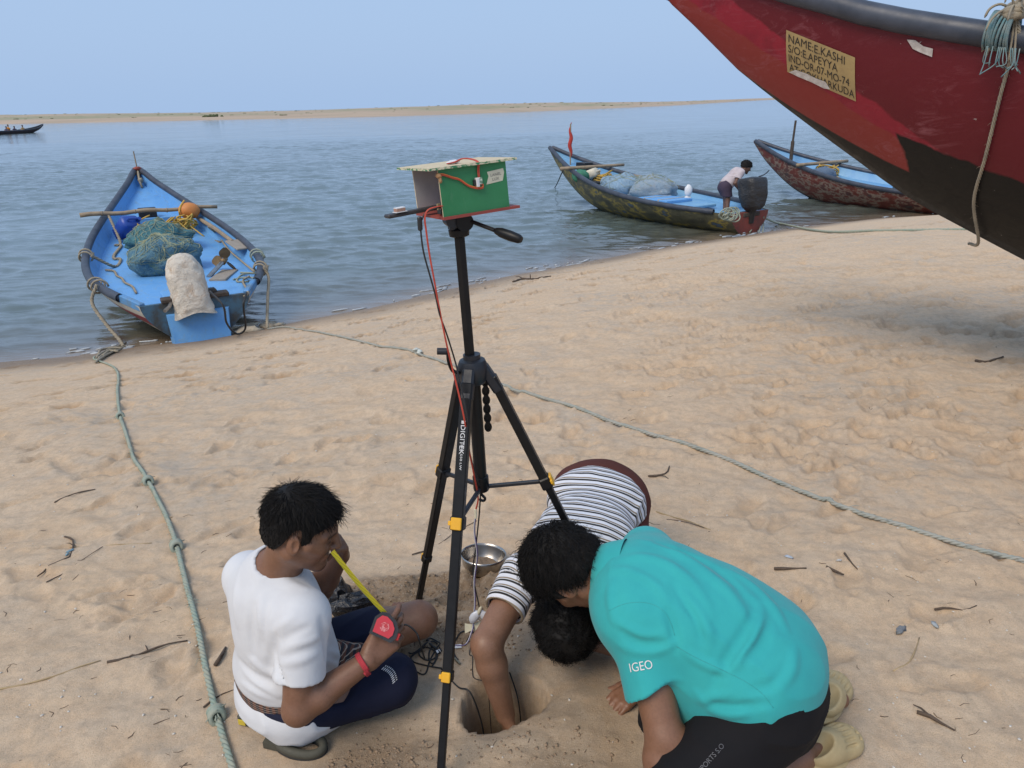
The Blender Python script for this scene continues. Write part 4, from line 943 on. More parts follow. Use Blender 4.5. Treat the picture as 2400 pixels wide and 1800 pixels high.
# ------------------------------------------------------------------ third boat, half hidden by the red prow
_h3 = math.radians(35); c7w = lambda x, y, z: atz(1540 + x / 2.572, y / 2.572, z)
FB_bow = atz(1768, 331, 0.62); FL = 6.9
FB_loc = np.array([FB_bow[0] + FL * math.sin(_h3), FB_bow[1] - FL * math.cos(_h3), -1.02])
fb = Boat('fishing_boat', 'worn red fishing boat with a mast, half hidden behind the big red prow', FB_loc, math.pi / 2 + _h3, FL, SMALL['zk'], SMALL['zg'], SMALL['b'], {'hull': M_WEAR, 'transom': M_WEAR, 'deck': M_BLUE2, 'inner': M_BLUE2}, rail=.056, rail_aft=.4, deck=DECK)
GRP_FB = 'gear aboard the boat with the mast'
b0 = fb.W((FL - 1.25, 0, .95)); r = thing('mast', 'short dark mast stepped near the bow of the worn red boat', 'mast', b0, 0, GRP_FB)
MB().tube([b0, b0 + (0, 0, .72)], .05, 8).build('mast_foot', M_DARKWOOD, r); MB().tube([b0 + (0, 0, .7), b0 + (.02, 0, 1.25)], .03, 8).build('mast_top', M_DARKWOOD, r)
P = [fb.W((FL - 2.2 + .1 * y, y, float(fb.zg(2.2)) + .10)) for y in np.linspace(.95, -1.0, 8)]
tag(MB().tube(P, .042, 8).build('bamboo_pole', M_BAMBOO, origin=P[4], smooth=True), 'bamboo pole across the worn red boat behind its mast', 'pole', GRP_FB)
rope_bundle('yellow rope bundle on the pole of the worn red boat', fb.D(2.35, -.05, .16), (.30, .24, .22), 12, 18, GRP_FB)
bx = fb.D(2.5, .36, .12); tag(MB().blob(bx, (.32, .26, .2), amp=.2, seed=9).build('cloth_bundle', pm('grey_blue_cloth', (.12, .17, .24), (.08, .12, .18), scale=9, rough=.9, bump=.6, bscale=15, bdist=.03), origin=bx, smooth=True), 'grey blue bundle left of the yellow rope on the worn red boat', 'bundle', GRP_FB)
tag(MB().box(fb.D(4.1, .1, .04), (1.1, .8, .08), fb.Rz, bev=.012).build('hatch_board', M_BLUE, origin=fb.W((FL - 4.1, .1, .5))), 'blue hatch board on the deck of the worn red boat', 'board', GRP_FB)
net_heap('fishing_net', 'grey green net heap beside the red prow on the worn red boat', fb.D(4.9, .2, .2), (.55, .45, .32), rotm((0, 0, 1), .3), [(.12, .22, .24), (.18, .29, .31), (.26, .34, .34)], 22, 25, GRP_FB)
hang_rope('mooring_rope', 'thin dark line stretched between the two anchored boats', [rb2.W((.1, -.3, 1.25)), (rb2.W((.1, -.3, 1.2)) + fb.W((FL - .8, .3, .9))) / 2 + (0, 0, .0), fb.W((FL - .8, .3, .9))], .014, M_BLACKP)

# ------------------------------------------------------------------ far longboat with its crew
q0 = atz(105, 309, WATER_Z); q1 = atz(-70, 319, WATER_Z); hd = nrm((q0 - q1)); ang = math.atan2(hd[1], hd[0]); LL = float(np.linalg.norm(q0 - q1))
lg = Boat('longboat', 'long low dark boat carrying people far out at the left edge', (q1[0], q1[1], WATER_Z - .2), ang, LL, ([0, .8, 2.2, 4, LL], [1.15, .75, .32, .0, .0]), ([0, 1, 3, 5, LL * .8, LL], [1.35, 1.08, .78, .66, .66, .7]), ([0, 1, 3, 5, LL * .7, LL], [.04, .28, .62, .75, .75, .5]),
          {'hull': pm('dark_hull', (.035, .022, .022), (.06, .03, .03), scale=3), 'transom': M_DARKWOOD, 'deck': M_DARKWOOD, 'inner': M_DARKWOOD}, rail=.06, deck=.3, fore=2.0)
# ================================================================== implicit body modelling
def rcone(P, a, b, ra, rb):
    a = np.asarray(a, np.float32); b = np.asarray(b, np.float32); ab = b - a
    t = np.clip(((P - a) @ ab) / (ab @ ab + 1e-9), 0, 1); return np.linalg.norm(P - a - t[:, None] * ab, axis=1) - (ra + (rb - ra) * t)
def ellip(P, c, R, r):
    q = (P - np.asarray(c, np.float32)) @ np.asarray(R, np.float32); r = np.asarray(r, np.float32)
    k0 = np.linalg.norm(q / r, axis=1); k1 = np.linalg.norm(q / (r * r), axis=1) + 1e-6; return k0 * (k0 - 1) / k1
def smin(a, b, k):
    if k <= 0: return np.minimum(a, b)
    h = np.clip(0.5 + 0.5 * (b - a) / k, 0, 1); return b + (a - b) * h - k * h * (1 - h)
def smax(a, b, k): return -smin(-a, -b, k)
def plane(P, p, n): return (P - np.asarray(p, np.float32)) @ np.asarray(nrm(n), np.float32)
class Sdf:
    def __init__(s): s.ops = []
    def cone(s, a, b, ra, rb=None, k=0.02): s.ops.append(('+', lambda P: rcone(P, a, b, ra, rb if rb is not None else ra), k)); return s
    def chain(s, pts, rad, k=0.02):
        for i in range(len(pts) - 1): s.cone(pts[i], pts[i + 1], rad[i], rad[i + 1], k)
        return s
    def ell(s, c, R, r, k=0.03): s.ops.append(('+', lambda P: ellip(P, c, R, r), k)); return s
    def add(s, f, k=0.02): s.ops.append(('+', f, k)); return s
    def sub(s, f, k=0.005): s.ops.append(('-', f, k)); return s
    def cut(s, f, k=0.003): s.ops.append(('*', f, k)); return s
    def push(s, f): s.ops.append(('d', f, 0)); return s
    def __call__(s, P, use=None):
        d = None
        for i, (o, f, k) in enumerate(s.ops):
            if use is not None and not use[i]: continue
            if d is None and o != '+': continue
            if o == 'd':
                m = np.abs(d) < .04
                if m.any(): d = d.copy(); d[m] += f(P[m])
                continue
            v = f(P)
            if d is None: d = v
            elif o == '+': d = smin(d, v, k)
            elif o == '-': d = smax(d, -v, k)
            else: d = smax(d, v, k)
        return d if d is not None else np.full(len(P), 9, np.float32)
    def reach(s, P):
        """value of every piece at the points, for leaving out far ones"""
        return np.array([f(P) if o in '+-' else np.full(len(P), -9.0) for o, f, k in s.ops])
def surface(f, lo, hi, h, skip=(), keep=None):
    """mesh of f = 0 by surface nets, evaluated only in blocks that can hold the surface"""
    lo = np.asarray(lo, float); hi = np.asarray(hi, float); B = 8
    nb = np.maximum(1, np.ceil((hi - lo) / (h * B)).astype(int)); n = nb * B + 1
    cs = [lo[k] + (np.arange(nb[k]) + 0.5) * B * h for k in range(3)]
    Cg = np.stack(np.meshgrid(*cs, indexing='ij'), -1).reshape(-1, 3).astype(np.float32)
    cv = f(Cg); act = (np.abs(cv) < B * h * 1.15 + 0.012).reshape(nb)
    D = np.empty(n, np.float32); big = np.repeat(np.repeat(np.repeat(cv.reshape(nb), B, 0), B, 1), B, 2)
    D[:-1, :-1, :-1] = big; D[-1] = 1; D[:, -1] = 1; D[:, :, -1] = 1
    M = np.zeros(n, bool); am = np.repeat(np.repeat(np.repeat(act, B, 0), B, 1), B, 2)
    for dx in (0, 1):
        for dy in (0, 1):
            for dz in (0, 1): M[dx:n[0] - 1 + dx, dy:n[1] - 1 + dy, dz:n[2] - 1 + dz] |= am
    idx = np.argwhere(M); P = (lo + idx * h).astype(np.float32)
    out = np.empty(len(P), np.float32)
    if hasattr(f, 'reach'):
        g = 24; gi = idx // g; key = (gi[:, 0] * 4096 + gi[:, 1]) * 4096 + gi[:, 2]; order = np.argsort(key, kind='stable'); ks = key[order]
        cut = np.r_[0, np.flatnonzero(np.diff(ks)) + 1, len(ks)]; hd = g * h * 0.87
        cc = np.array([lo + (gi[order[a]] + 0.5) * g * h for a in cut[:-1]], np.float32); rv = f.reach(cc)
        for n_, (a, b) in enumerate(zip(cut[:-1], cut[1:])):
            q = order[a:b]; out[q] = f(P[q], rv[:, n_] < hd * 1.15 + 0.09)
    else:
        for i in range(0, len(P), 400000): out[i:i + 400000] = f(P[i:i + 400000])
    D[M] = out
    S = D < 0
    c = np.zeros(np.array(n) - 1, np.uint8)
    for dx in (0, 1):
        for dy in (0, 1):
            for dz in (0, 1): c += S[dx:n[0] - 1 + dx, dy:n[1] - 1 + dy, dz:n[2] - 1 + dz]
    cell = (c > 0) & (c < 8); ci = np.argwhere(cell); vid = np.full(cell.shape, -1, np.int64); vid[cell] = np.arange(len(ci))
    acc = np.zeros((len(ci), 3)); cnt = np.zeros(len(ci))
    cor = [(x, y, z) for x in (0, 1) for y in (0, 1) for z in (0, 1)]
    val = {q: D[ci[:, 0] + q[0], ci[:, 1] + q[1], ci[:, 2] + q[2]] for q in cor}
    for q in cor:
        for ax in range(3):
            if q[ax]: continue
            q2 = list(q); q2[ax] = 1; a, b = val[q], val[tuple(q2)]; m = (a < 0) != (b < 0); t = np.where(m, a / np.where(m, a - b, 1), 0)
            p = np.tile(np.array(q, float), (len(ci), 1)); p[:, ax] = t; acc[m] += p[m]; cnt[m] += 1
    V = lo + (ci + acc / cnt[:, None]) * h
    Q = []
    for ax in range(3):
        o1, o2 = (ax + 1) % 3, (ax + 2) % 3
        sl0 = [slice(None)] * 3; sl1 = [slice(None)] * 3; sl0[ax] = slice(0, -1); sl1[ax] = slice(1, None)
        A, Bv = S[tuple(sl0)], S[tuple(sl1)]; E = np.argwhere(A != Bv)
        E = E[(E[:, o1] > 0) & (E[:, o2] > 0) & (E[:, o1] < n[o1] - 1) & (E[:, o2] < n[o2] - 1)]
        ins = S[E[:, 0], E[:, 1], E[:, 2]]
        def vv(d1, d2):
            e = E.copy(); e[:, o1] -= d1; e[:, o2] -= d2; return vid[e[:, 0], e[:, 1], e[:, 2]]
        q = np.stack([vv(1, 1), vv(0, 1), vv(0, 0), vv(1, 0)], 1); q[~ins] = q[~ins][:, ::-1]; Q.append(q)
    Q = np.concatenate(Q); Q = Q[(Q >= 0).all(1)]
    ctr = V[Q].mean(1)
    for a, b in skip: Q = Q[~((ctr > a) & (ctr < b)).all(1)]; ctr = V[Q].mean(1)
    if keep is not None: Q = Q[((ctr > keep[0]) & (ctr < keep[1])).all(1)]
    us = np.zeros(len(V), bool); us[Q] = True; rm = np.cumsum(us) - 1
    return V[us], rm[Q]
def multi(f, lo, hi, h, boxes, hf):
    """coarse body with finer hands and head, joined into one mesh"""
    V, Q = surface(f, lo, hi, h, skip=boxes); Vs, Qs, k = [V], [Q], len(V)
    for a, b in boxes:
        v, q = surface(f, a - 0.008, b + 0.008, hf, keep=(a - 0.004, b + 0.004)); Vs.append(v); Qs.append(q + k); k += len(v)
    return np.concatenate(Vs), np.concatenate(Qs)
def frame(fwd, up):
    """columns: forward, left, up"""
    f = nrm(fwd); l = nrm(np.cross(up, f)); return np.stack([f, l, np.cross(f, l)], 1)
def add_head(S, c, R, s=1.0, neck=None, neck_r=0.055):
    c = np.asarray(c, float); L = lambda x, y, z: c + R @ (np.array([x, y, z]) * s)
    S.ell(L(-.012, 0, .035), R, np.array([.098, .076, .086]) * s, .02)
    S.ell(L(.030, 0, -.030), R, np.array([.060, .060, .082]) * s, .03)
    for y in (1, -1):
        S.cone(L(.066, 0, -.098), L(-.012, y * .052, -.055), .021 * s, .022 * s, .02)
        S.cone(L(.084, y * .010, .024), L(.066, y * .048, .020), .012 * s, .012 * s, .012)
        S.cone(L(.062, y * .040, -.022), L(.030, y * .058, -.012), .022 * s, .020 * s, .02)
    S.cone(L(.072, 0, -.100), L(.074, 0, -.094), .020 * s, .020 * s, .015)
    S.cone(L(.088, 0, .020), L(.110, 0, -.024), .0085 * s, .0125 * s, .008)
    for y in (1, -1): S.cone(L(.100, y * .012, -.030), L(.092, y * .015, -.028), .0088 * s, .008 * s, .006)
    S.cone(L(.084, -.018, -.056), L(.084, .018, -.056), .0105 * s, .0105 * s, .008); S.cone(L(.080, -.015, -.071), L(.080, .015, -.071), .0105 * s, .0105 * s, .007)
    S.sub(lambda P: rcone(P, L(.097, -.017, -.0635), L(.097, .017, -.0635), .003 * s, .003 * s), .004)
    for y in (1, -1):
        S.sub(lambda P, y=y: ellip(P, L(.096, y * .034, .001), R, np.array([.016, .020, .011]) * s), .010)
        S.cone(L(.075, y * .032, .000), L(.074, y * .033, .000), .0125 * s, .0125 * s, .003)
        Re = R @ rotm((0, 0, 1), y * .35) @ rotm((0, 1, 0), -.15)
        S.ell(L(-.012, y * .078, -.008), Re, np.array([.020, .0085, .033]) * s, .005)
        S.sub(lambda P, y=y, Re=Re: ellip(P, L(-.005, y * .088, -.006), Re, np.array([.010, .007, .018]) * s), .003)
    if neck is not None: S.cone(L(-.022, 0, -.045), neck, neck_r * s, neck_r * 1.12, .03)
    return L
def add_hand(S, w, x, n, thumb_side, curl, tcurl=(0.3, 0.4, 0.3), s=1.0, spread=0.06, k=.006, tang=0.75, tn=0.25):
    """w wrist, x finger direction, n back of the hand; thumb_side +1: thumb lies towards n x x"""
    w = np.asarray(w, float); x = nrm(x); n = nrm(n - x * (np.asarray(n) @ x)); y = np.cross(n, x) * thumb_side
    tips = []
    base = [(.085, .028), (.090, .009), (.086, -.010), (.078, -.028)]; seg = [(.042, .026, .021), (.046, .030, .022), (.043, .028, .021), (.034, .021, .019)]
    for i, (bx, by) in enumerate(base):
        kn = w + (x * bx + y * by) * s; S.cone(w + (y * by * .55 + x * .005) * s, kn, .0155 * s, .0120 * s, .012)
        d = nrm(x + y * (spread * (1.5 - i))); a = 0.0; p = kn; r = .0098 * s if i < 3 else .0085 * s
        cu = curl[i] if hasattr(curl[0], '__len__') else curl
        for j in range(3):
            a += cu[j]; dd = d * math.cos(a) - n * math.sin(a); q = p + dd * seg[i][j] * s
            S.cone(p, q, r, r * .90, k * .6 if j else k); p = q; r *= .90
        tips.append(p)
    p = w + (x * .022 + y * .022 - n * .004) * s; a = tang
    d0 = nrm(x * math.cos(a) + y * math.sin(a) - n * tn); q = p + d0 * .040 * s; S.cone(p, q, .0170 * s, .0135 * s, .010)
    ax = nrm(np.cross(d0, n * 0.6 + y * -0.8 * 0 + x * 0.0)); cur = d0; r = .0115 * s
    for j, L_ in ((1, .033), (2, .027)):
        cur = nrm(cur * math.cos(tcurl[j]) - nrm(n * .55 + y * .8) * math.sin(tcurl[j])); p = q; q = p + cur * L_ * s; S.cone(p, q, r, r * .88, k * .6); r *= .88
    tips.append(q); return tips
def strands(V, Q, n, mask, flow, length, rad, seed, curl=0.0, lift=0.35, droop=0.3, seg=5, lenf=None):
    """many tapered hairs rooted on a surface"""
    rr = np.random.default_rng(seed); T = np.concatenate([Q[:, [0, 1, 2]], Q[:, [0, 2, 3]]]); A, B, C_ = V[T[:, 0]], V[T[:, 1]], V[T[:, 2]]
    N = np.cross(B - A, C_ - A); ar = np.linalg.norm(N, axis=1) + 1e-12; N /= ar[:, None]; ok = mask((A + B + C_) / 3); pr = ar * ok; pr /= pr.sum()
    f = rr.choice(len(T), n, p=pr); u = rr.random((n, 1)); v = rr.random((n, 1)); fl = (u + v) > 1; u = np.where(fl, 1 - u, u); v = np.where(fl, 1 - v, v)
    p = A[f] + u * (B - A)[f] + v * (C_ - A)[f]; nn = N[f]
    d = flow(p, nn); d = d - nn * (d * nn).sum(1)[:, None]; d /= np.linalg.norm(d, axis=1)[:, None] + 1e-9
    d = d + rr.normal(0, .22, d.shape); L_ = length * rr.uniform(.55, 1.25, (n, 1)) * (lenf(p)[:, None] if lenf else 1.0); ph = rr.uniform(0, 6.28, (n, 1)); sd = np.cross(nn, d)
    pts = [p - nn * .004]
    for i in range(1, seg + 1):
        t = i / seg
        q = p + L_ * t * (d * (1 - .25 * t) + nn * (lift * (1 - droop * 2 * t))) + (sd * np.sin(ph + t * 7) + nn * np.cos(ph + t * 7)) * curl * L_ * t
        pts.append(q)
    pts = np.stack(pts, 1); tan = np.gradient(pts, axis=1); tan /= np.linalg.norm(tan, axis=2)[..., None] + 1e-9
    e1 = np.cross(tan, nn[:, None]); e1 /= np.linalg.norm(e1, axis=2)[..., None] + 1e-9; e2 = np.cross(tan, e1)
    rad_ = rad * np.linspace(1, .25, seg + 1)[None, :, None]
    ring = np.stack([pts + rad_ * (math.cos(a) * e1 + math.sin(a) * e2) for a in (0, 2.094, 4.189)], 2)    # n, seg+1, 3, 3
    VV = ring.reshape(-1, 3); base = (np.arange(n) * (seg + 1) * 3)[:, None, None]
    i = np.arange(seg)[None, :, None] * 3; k = np.arange(3)[None, None, :]; k2 = (k + 1) % 3
    F4 = np.stack([base + i + k, base + i + k2, base + i + 3 + k2, base + i + 3 + k], -1).reshape(-1, 4)
    return VV, F4
def skin_mat(name, c, c2):
    t = NT(name); n1 = t.noise(18, 5, .65); n2 = t.noise(160, 3, .6)
    col = t.mix(t.ramp(n1, [(.35, (0,) * 3), (.65, (1,) * 3)]), c, c2); col = t.mix(t.ramp(n2, [(.45, (0,) * 3), (.75, (.35,) * 3)]), col, tuple(x * .6 for x in c))
    at = t.n('Attribute', attribute_name='tint'); col = t.mix(1.0, col, at.outputs['Color'], 'MULTIPLY')
    t.b.inputs['Subsurface Weight'].default_value = .06; t.b.inputs['Subsurface Radius'].default_value = (.012, .005, .003); t.b.inputs['Subsurface Scale'].default_value = 0.4
    return t.out(col, t.ramp(n1, [(.3, (.42,) * 3), (.7, (.56,) * 3)]), t.bump(n2, .18, .002))
def cloth_mat(name, c, c2=None, rough=.9, weave=700, bump=.25, fold=0.0, fold_scale=9):
    t = NT(name); c2 = c2 or tuple(x * .9 for x in c)
    col = t.ramp(t.noise(11, 4), [(.35, c), (.65, c2)]); b = t.bump(t.noise(weave, 2), bump, .0012)
    if fold:
        b = t.bump(t.noise(fold_scale, 3, .5, dist=.6), fold, .02, b)
    t.b.inputs['Sheen Weight'].default_value = .10 if max(c) > .2 else 0.0; t.b.inputs['Specular IOR Level'].default_value = .25
    return t.out(col, rough, b)
M_HAIR = pm('black_hair', (.005, .0048, .0048), (.010, .0085, .008), scale=40, rough=.66, bump=.0, **{'Specular IOR Level': .24})
def ridge_folds(org, along, across, amp, f1, f2, seed, fold_dir=None):
    """soft drapery: ridges that run along one direction, bent by slow noise"""
    al = np.asarray(nrm(along), np.float32); ac = np.asarray(nrm(across), np.float32); th = np.cross(al, ac); org = np.asarray(org, np.float32)
    def f(P):
        q = P - org; a, b, c = q @ al, q @ ac, q @ th
        w = vnoise3(np.stack([a * 3.2 + seed, b * 3.2, c * 3.2], 1)) * 1.6
        r = vnoise3(np.stack([a * f1 + w + seed * 3, b * f2 + w * 1.4, c * f2], 1)); r2 = vnoise3(np.stack([a * f1 * 2 - w + seed * 5, b * f2 * 2.1, c * f2 * 2.1], 1))
        return -(amp * (1 - np.abs(r) * 4).clip(0, 1) ** 2 + amp * .5 * r2)
    return f

def fold_lines(S, lo, hi, lines, h=.011):
    """raise or sink soft creases of a garment along lines seen in the picture; each line: (points, height, radius)"""
    V, Q = surface(S, lo, hi, h); bt = BVHTree.FromPolygons([Vector(v) for v in V], [tuple(q) for q in Q]); todo = []
    for pix, ht, r in lines:
        P = []
        for x, y, _ in spline([(a, b, 0) for a, b in pix], 4):
            q = nrm(ray(x, y)); h_ = bt.ray_cast(Vector(CAM), Vector(q))
            if h_[0] is None: continue
            n = np.array(h_[1]); n = n if n @ q < 0 else -n; P.append((np.array(h_[0]), n))
        if len(P) < 3: continue
        m = len(P); fade = [math.sin(math.pi * (i + .6) / (m + .2)) ** .6 for i in range(m)]
        if ht > 0:
            C_ = [p - n * (r - ht * f) for (p, n), f in zip(P, fade)]; todo.append(('+', C_, [r * (.55 + .45 * f) for f in fade], r * 1.1))
        else:
            C_ = [p + n * (r + ht * f) for (p, n), f in zip(P, fade)]; todo.append(('-', C_, [r * (.55 + .45 * f) for f in fade], r * 1.1))
    for o, C_, R_, k in todo:
        def f(P, C_=C_, R_=R_):
            d = None
            for i in range(len(C_) - 1):
                v = rcone(P, C_[i], C_[i + 1], R_[i], R_[i + 1]); d = v if d is None else np.minimum(d, v)
            return d
        S.ops.append((o, f, k))
    return S
# ================================================================== tripod with the instrument box
def aty(px, py, Yp): q = ray(px, py); return CAM + q * (Yp / q[1])
M_TRI = pm('tripod_black', (.0045, .0045, .005), (.008, .008, .009), scale=30, rough=.42, bump=.1, bscale=400, bdist=.0006, **{'Specular IOR Level': .3})
M_TRIB = pm('tripod_blue_black', (.009, .011, .016), (.014, .016, .022), scale=30, rough=.45, bump=.1, bscale=400, bdist=.0006)
M_YEL = pm('clamp_yellow', (.80, .42, .02), (.70, .36, .02), scale=25, rough=.45, bump=.05)
for_sink = .03
hub = aty(1108, 862, 1.95); col_lo = aty(1128, 1140, 1.95); col_hi = aty(1076, 545, 1.95)
feet = [np.array([-.365, 2.27, gz(-.365, 2.27)]), np.array([-.222, 1.490, gz(-.222, 1.490)]), np.array([.42, 1.95, gz(.42, 1.95)])]
tri = thing('tripod', 'black camera tripod with yellow leg clamps standing between the men', 'tripod', (hub[0], hub[1], 0))
colax = nrm(col_hi - col_lo)
def at_v(a, b, v):
    """share of the way from a to b that appears at picture height v"""
    lo, hi = 0.0, 1.0
    for _ in range(40):
        m = (lo + hi) / 2; p = a + (b - a) * m - CAM; vv = 900 - (p @ _u) / (p @ _f) * F_PX
        if vv < v: lo = m
        else: hi = m
    return lo
M_WHITE_INK = pm('white_print', (.7, .7, .7), (.6, .6, .6), scale=50, bump=0)
feet = [f_ - np.array([0, 0, for_sink]) for f_ in feet]
for i, (ft, v1, v2) in enumerate(zip(feet, (1105, 1225, 1128), (1308, 1583, 1330))):
    d0 = nrm((ft - hub) * (1, 1, 0)); top = hub + d0 * .052 + (0, 0, -.025); ax = nrm(ft - top); sd = nrm(np.cross(d0, (0, 0, 1)))
    t1, t2 = at_v(top, ft, v1), at_v(top, ft, v2); p1, p2 = top + (ft - top) * t1, top + (ft - top) * t2
    up = np.cross(ax, sd); up = up if up[2] > 0 else -up
    leg = MB().bar(top, p1, .032, .025, up, .003).build('leg', M_TRI, tri)
    MB().bar(p1 + ax * -.01, p2, .0265, .020, up, .002).build('leg_section', M_TRI, leg)
    MB().bar(p2 + ax * -.01, ft - ax * .02, .021, .015, up, .002).build('leg_section', M_TRI, leg)
    MB().tube([ft - ax * .03, ft - ax * .008], [.012, .014], 10).build('rubber_foot', M_TRI, leg)
    # shoulder casting
    MB().bar(top - ax * .035 - d0 * .012, top + ax * .05, .034, .030, up, .006).build('leg_shoulder', M_TRIB, leg)
    outw = d0 * 1.0
    for p, sc_ in ((p1, 1.0), (p2, .82)):
        MB().bar(p - ax * .018 * sc_, p + ax * .020 * sc_, .039 * sc_, .033 * sc_, up, .004).build('clamp_collar', M_TRI, leg)
        fc = nrm(up * (1 if (up @ (CAM - p)) > 0 or i != 1 else -1)); fc = up if i != 1 else up
        if i == 1: lat = 0.0
        cc = p + up * (.0185 * sc_) + (sd * 0)
        mbk = MB().bar(cc - ax * .016 * sc_, cc + ax * .017 * sc_, .030 * sc_, .008, up, .002)
        mbk.bar(cc + sd * .018 * sc_ - ax * .006, cc + sd * .018 * sc_ + ax * .006, .008, .007, up, .001)
        mbk.build('clamp_lever', M_YEL, leg)
    # spreader arm
    e0 = col_lo + d0 * .016; e1 = p1 - d0 * .016 - ax * .0
    MB().bar(e0, e1, .012, .011, (0, 0, 1), .002).build('spreader_arm', M_TRIB, tri)
    if i == 1:
        for txt, q0, hgt, ln in (('DIGITEK', .300, .0185, .080), ('DTR-550 LW', .425, .0085, .075)):
            TV, TF = text_mesh(txt, 1.0); w = TV[:, 0].max(); n_ = up
            V = [top + ax * (q0 * np.linalg.norm(p1 - top) * 1.0 + x / w * ln) + sd * ((y - .36) * hgt) * (-1) + up * .0132 for x, y, _ in TV]
            V = np.array(V)
            mesh_obj('leg_print', V, TF, M_WHITE_INK, leg, smooth=False)
        for k in range(3): MB().box(top + ax * (.275 + .0075 * k) * np.linalg.norm(p1 - top) + up * .0130 , (.0022, .012, .0006), np.stack([ax, sd, up], 1)).build('leg_print', M_WHITE_INK, leg)
# crown, column, collar
Rc = frame(np.cross((1, 0, 0), colax) if False else (0, 1, 0), colax); Rc = np.stack([nrm(np.cross((0, 1, 0), colax)), np.cross(colax, nrm(np.cross((0, 1, 0), colax))), colax], 1)
mb = MB().lathe(hub + colax * -.045, [(.030, 0), (.040, .012), (.043, .05), (.036, .068), (.024, .072), (.024, .085)], 18, Rc, True, True); o = mb.build('crown', M_TRIB, tri); smooth_by_angle(o, 35)
o = MB().tube([col_lo, col_hi], .0150, 6, twist=0).build('centre_column', M_TRI, tri)
o = MB().tube([col_lo, col_lo + (hub - col_lo) * .96], .0185, 16).build('column_sleeve', M_TRI, tri, smooth=False); smooth_by_angle(o, 35)
o = MB().lathe(col_lo, [(.021, -.012), (.0235, -.008), (.0235, .034), (.020, .036)], 16, Rc, True, True).build('column_collar', M_TRI, tri); smooth_by_angle(o, 35)
MB().tube(spline([col_lo + (0, 0, -.01), col_lo + (0, 0, -.026), col_lo + (.010, 0, -.040), col_lo + (.004, 0, -.048), col_lo + (-.008, 0, -.042)], 4), .0042, 6).build('hook', M_TRI, tri)
# carrying strap with holes behind the sleeve
s0 = hub + (.022, .02, -.05); mb = MB()
for k in range(6):
    c_ = s0 + (hub - col_lo) * (-.075 * k) + (.010, 0, 0); a_ = np.linspace(0, 6.283, 13)[:-1]
    mb.tube(np.stack([.0080 * np.cos(a_), 0 * a_, .0125 * np.sin(a_)], 1) + c_, .0036, 5, closed=True)
mb.bar(s0 + (.010, .003, .012), s0 + (hub - col_lo) * -.39 + (.010, .003, -.008), .013, .005, (0, 1, 0))
mb.build('carry_strap', M_TRI, tri)
# crank with knob
ck = aty(1030, 824, 1.90); c0 = hub + (-.035, -.025, -.005)
mb = MB().tube(spline([c0, c0 + (-.018, -.004, .008), aty(1052, 848, 1.905), aty(1050, 828, 1.90)], 5), .0055, 8); mb.build('crank', M_TRI, tri, smooth=True)
o = MB().tube([ck + (.022, 0, 0), ck + (.020, 0, 0), ck + (-.006, 0, .001)], [.006, .0095, .0095], 12).build('crank_knob', M_TRIB, tri); smooth_by_angle(o, 40)
# pan head
hp = col_hi
vx = nrm(np.array([1, .30, .06])); vy = nrm(np.cross(colax, vx)); Rh = np.stack([vx, vy, nrm(np.cross(vx, vy))], 1)
H = lambda x, y, z: hp + Rh @ np.array([x, y, z])
o = MB().lathe(H(0, 0, -.012), [(.016, 0), (.026, .004), (.028, .02), (.022, .026)], 18, Rh, True, True).build('pan_base', M_TRI, tri); smooth_by_angle(o, 35)
MB().box(H(-.004, 0, .026), (.044, .036, .042), Rh, .006).build('head_body', M_TRIB, tri)
o = MB().tube([H(.012, -.028, .028), H(.012, .028, .028)], .023, 20).build('tilt_barrel', M_TRI, tri); smooth_by_angle(o, 40)
o = MB().tube([H(-.018, -.024, .034), H(-.018, .024, .034)], .018, 18).build('side_barrel', M_TRIB, tri); smooth_by_angle(o, 40)
MB().box(H(.0, 0, .055), (.058, .046, .018), Rh, .004).build('tilt_plate', M_TRI, tri)
MB().box(H(.004, 0, .071), (.066, .052, .012), Rh, .003).build('quick_plate', M_TRIB, tri)
h0 = H(.025, -.02, .030); h1 = aty(1160, 540, 1.90); h2 = aty(1222, 562, 1.86)
hn = MB().tube([h0, h0 + (h1 - h0) * .98], .0052, 10).build('pan_handle', M_TRI, tri)
o = MB().tube([h1 + (h2 - h1) * q for q in (0, .05, .25, .6, .92, 1.0)], [.006, .0085, .0125, .0135, .0115, .008], 14).build('grip', M_TRI, hn); smooth_by_angle(o, 50)

# ------------------------------------------------------------------ green plywood box on the head
Lb, Wb, Hb, th = .185, .165, .112, .0045
vz = nrm(np.array([-.075, .01, 1.0])); vx = np.array([math.cos(.50), math.sin(.50), .10]); vx = nrm(vx - vz * (vx @ vz)); vy = np.cross(vz, vx); Rb = np.stack([vx, vy, vz], 1)
q = aty(1039, 509, 1.86)                                     # near lower left corner of the green side
bc = q + vx * Lb / 2 + vy * Wb / 2
Bx = lambda x, y, z: bc + Rb @ np.array([x, y, z])
box = thing('instrument_box', 'open ended plywood box with a green side and red base on the tripod', 'box', bc)
t = NT('green_board'); n1 = t.noise(16, 5, .65); c = t.ramp(n1, [(.3, (.022, .185, .065)), (.7, (.034, .215, .085))]); c = t.mix(t.ramp(t.noise(40, 4, .7, stretch=(1, 1, .4)), [(.6, (0,) * 3), (.8, (.25,) * 3)]), c, (.16, .30, .19))
M_GRN = t.out(c, .6, t.bump(t.noise(220, 3), .25, .001))
M_PLY = pm('raw_ply_edge', (.62, .53, .36), (.50, .41, .27), scale=60, rough=.85)
M_GREYIN = pm('grey_primer', (.40, .385, .385), (.33, .32, .325), scale=14, rough=.8)
M_REDB = pm('red_board', (.30, .055, .04), (.24, .05, .04), scale=25, rough=.65)
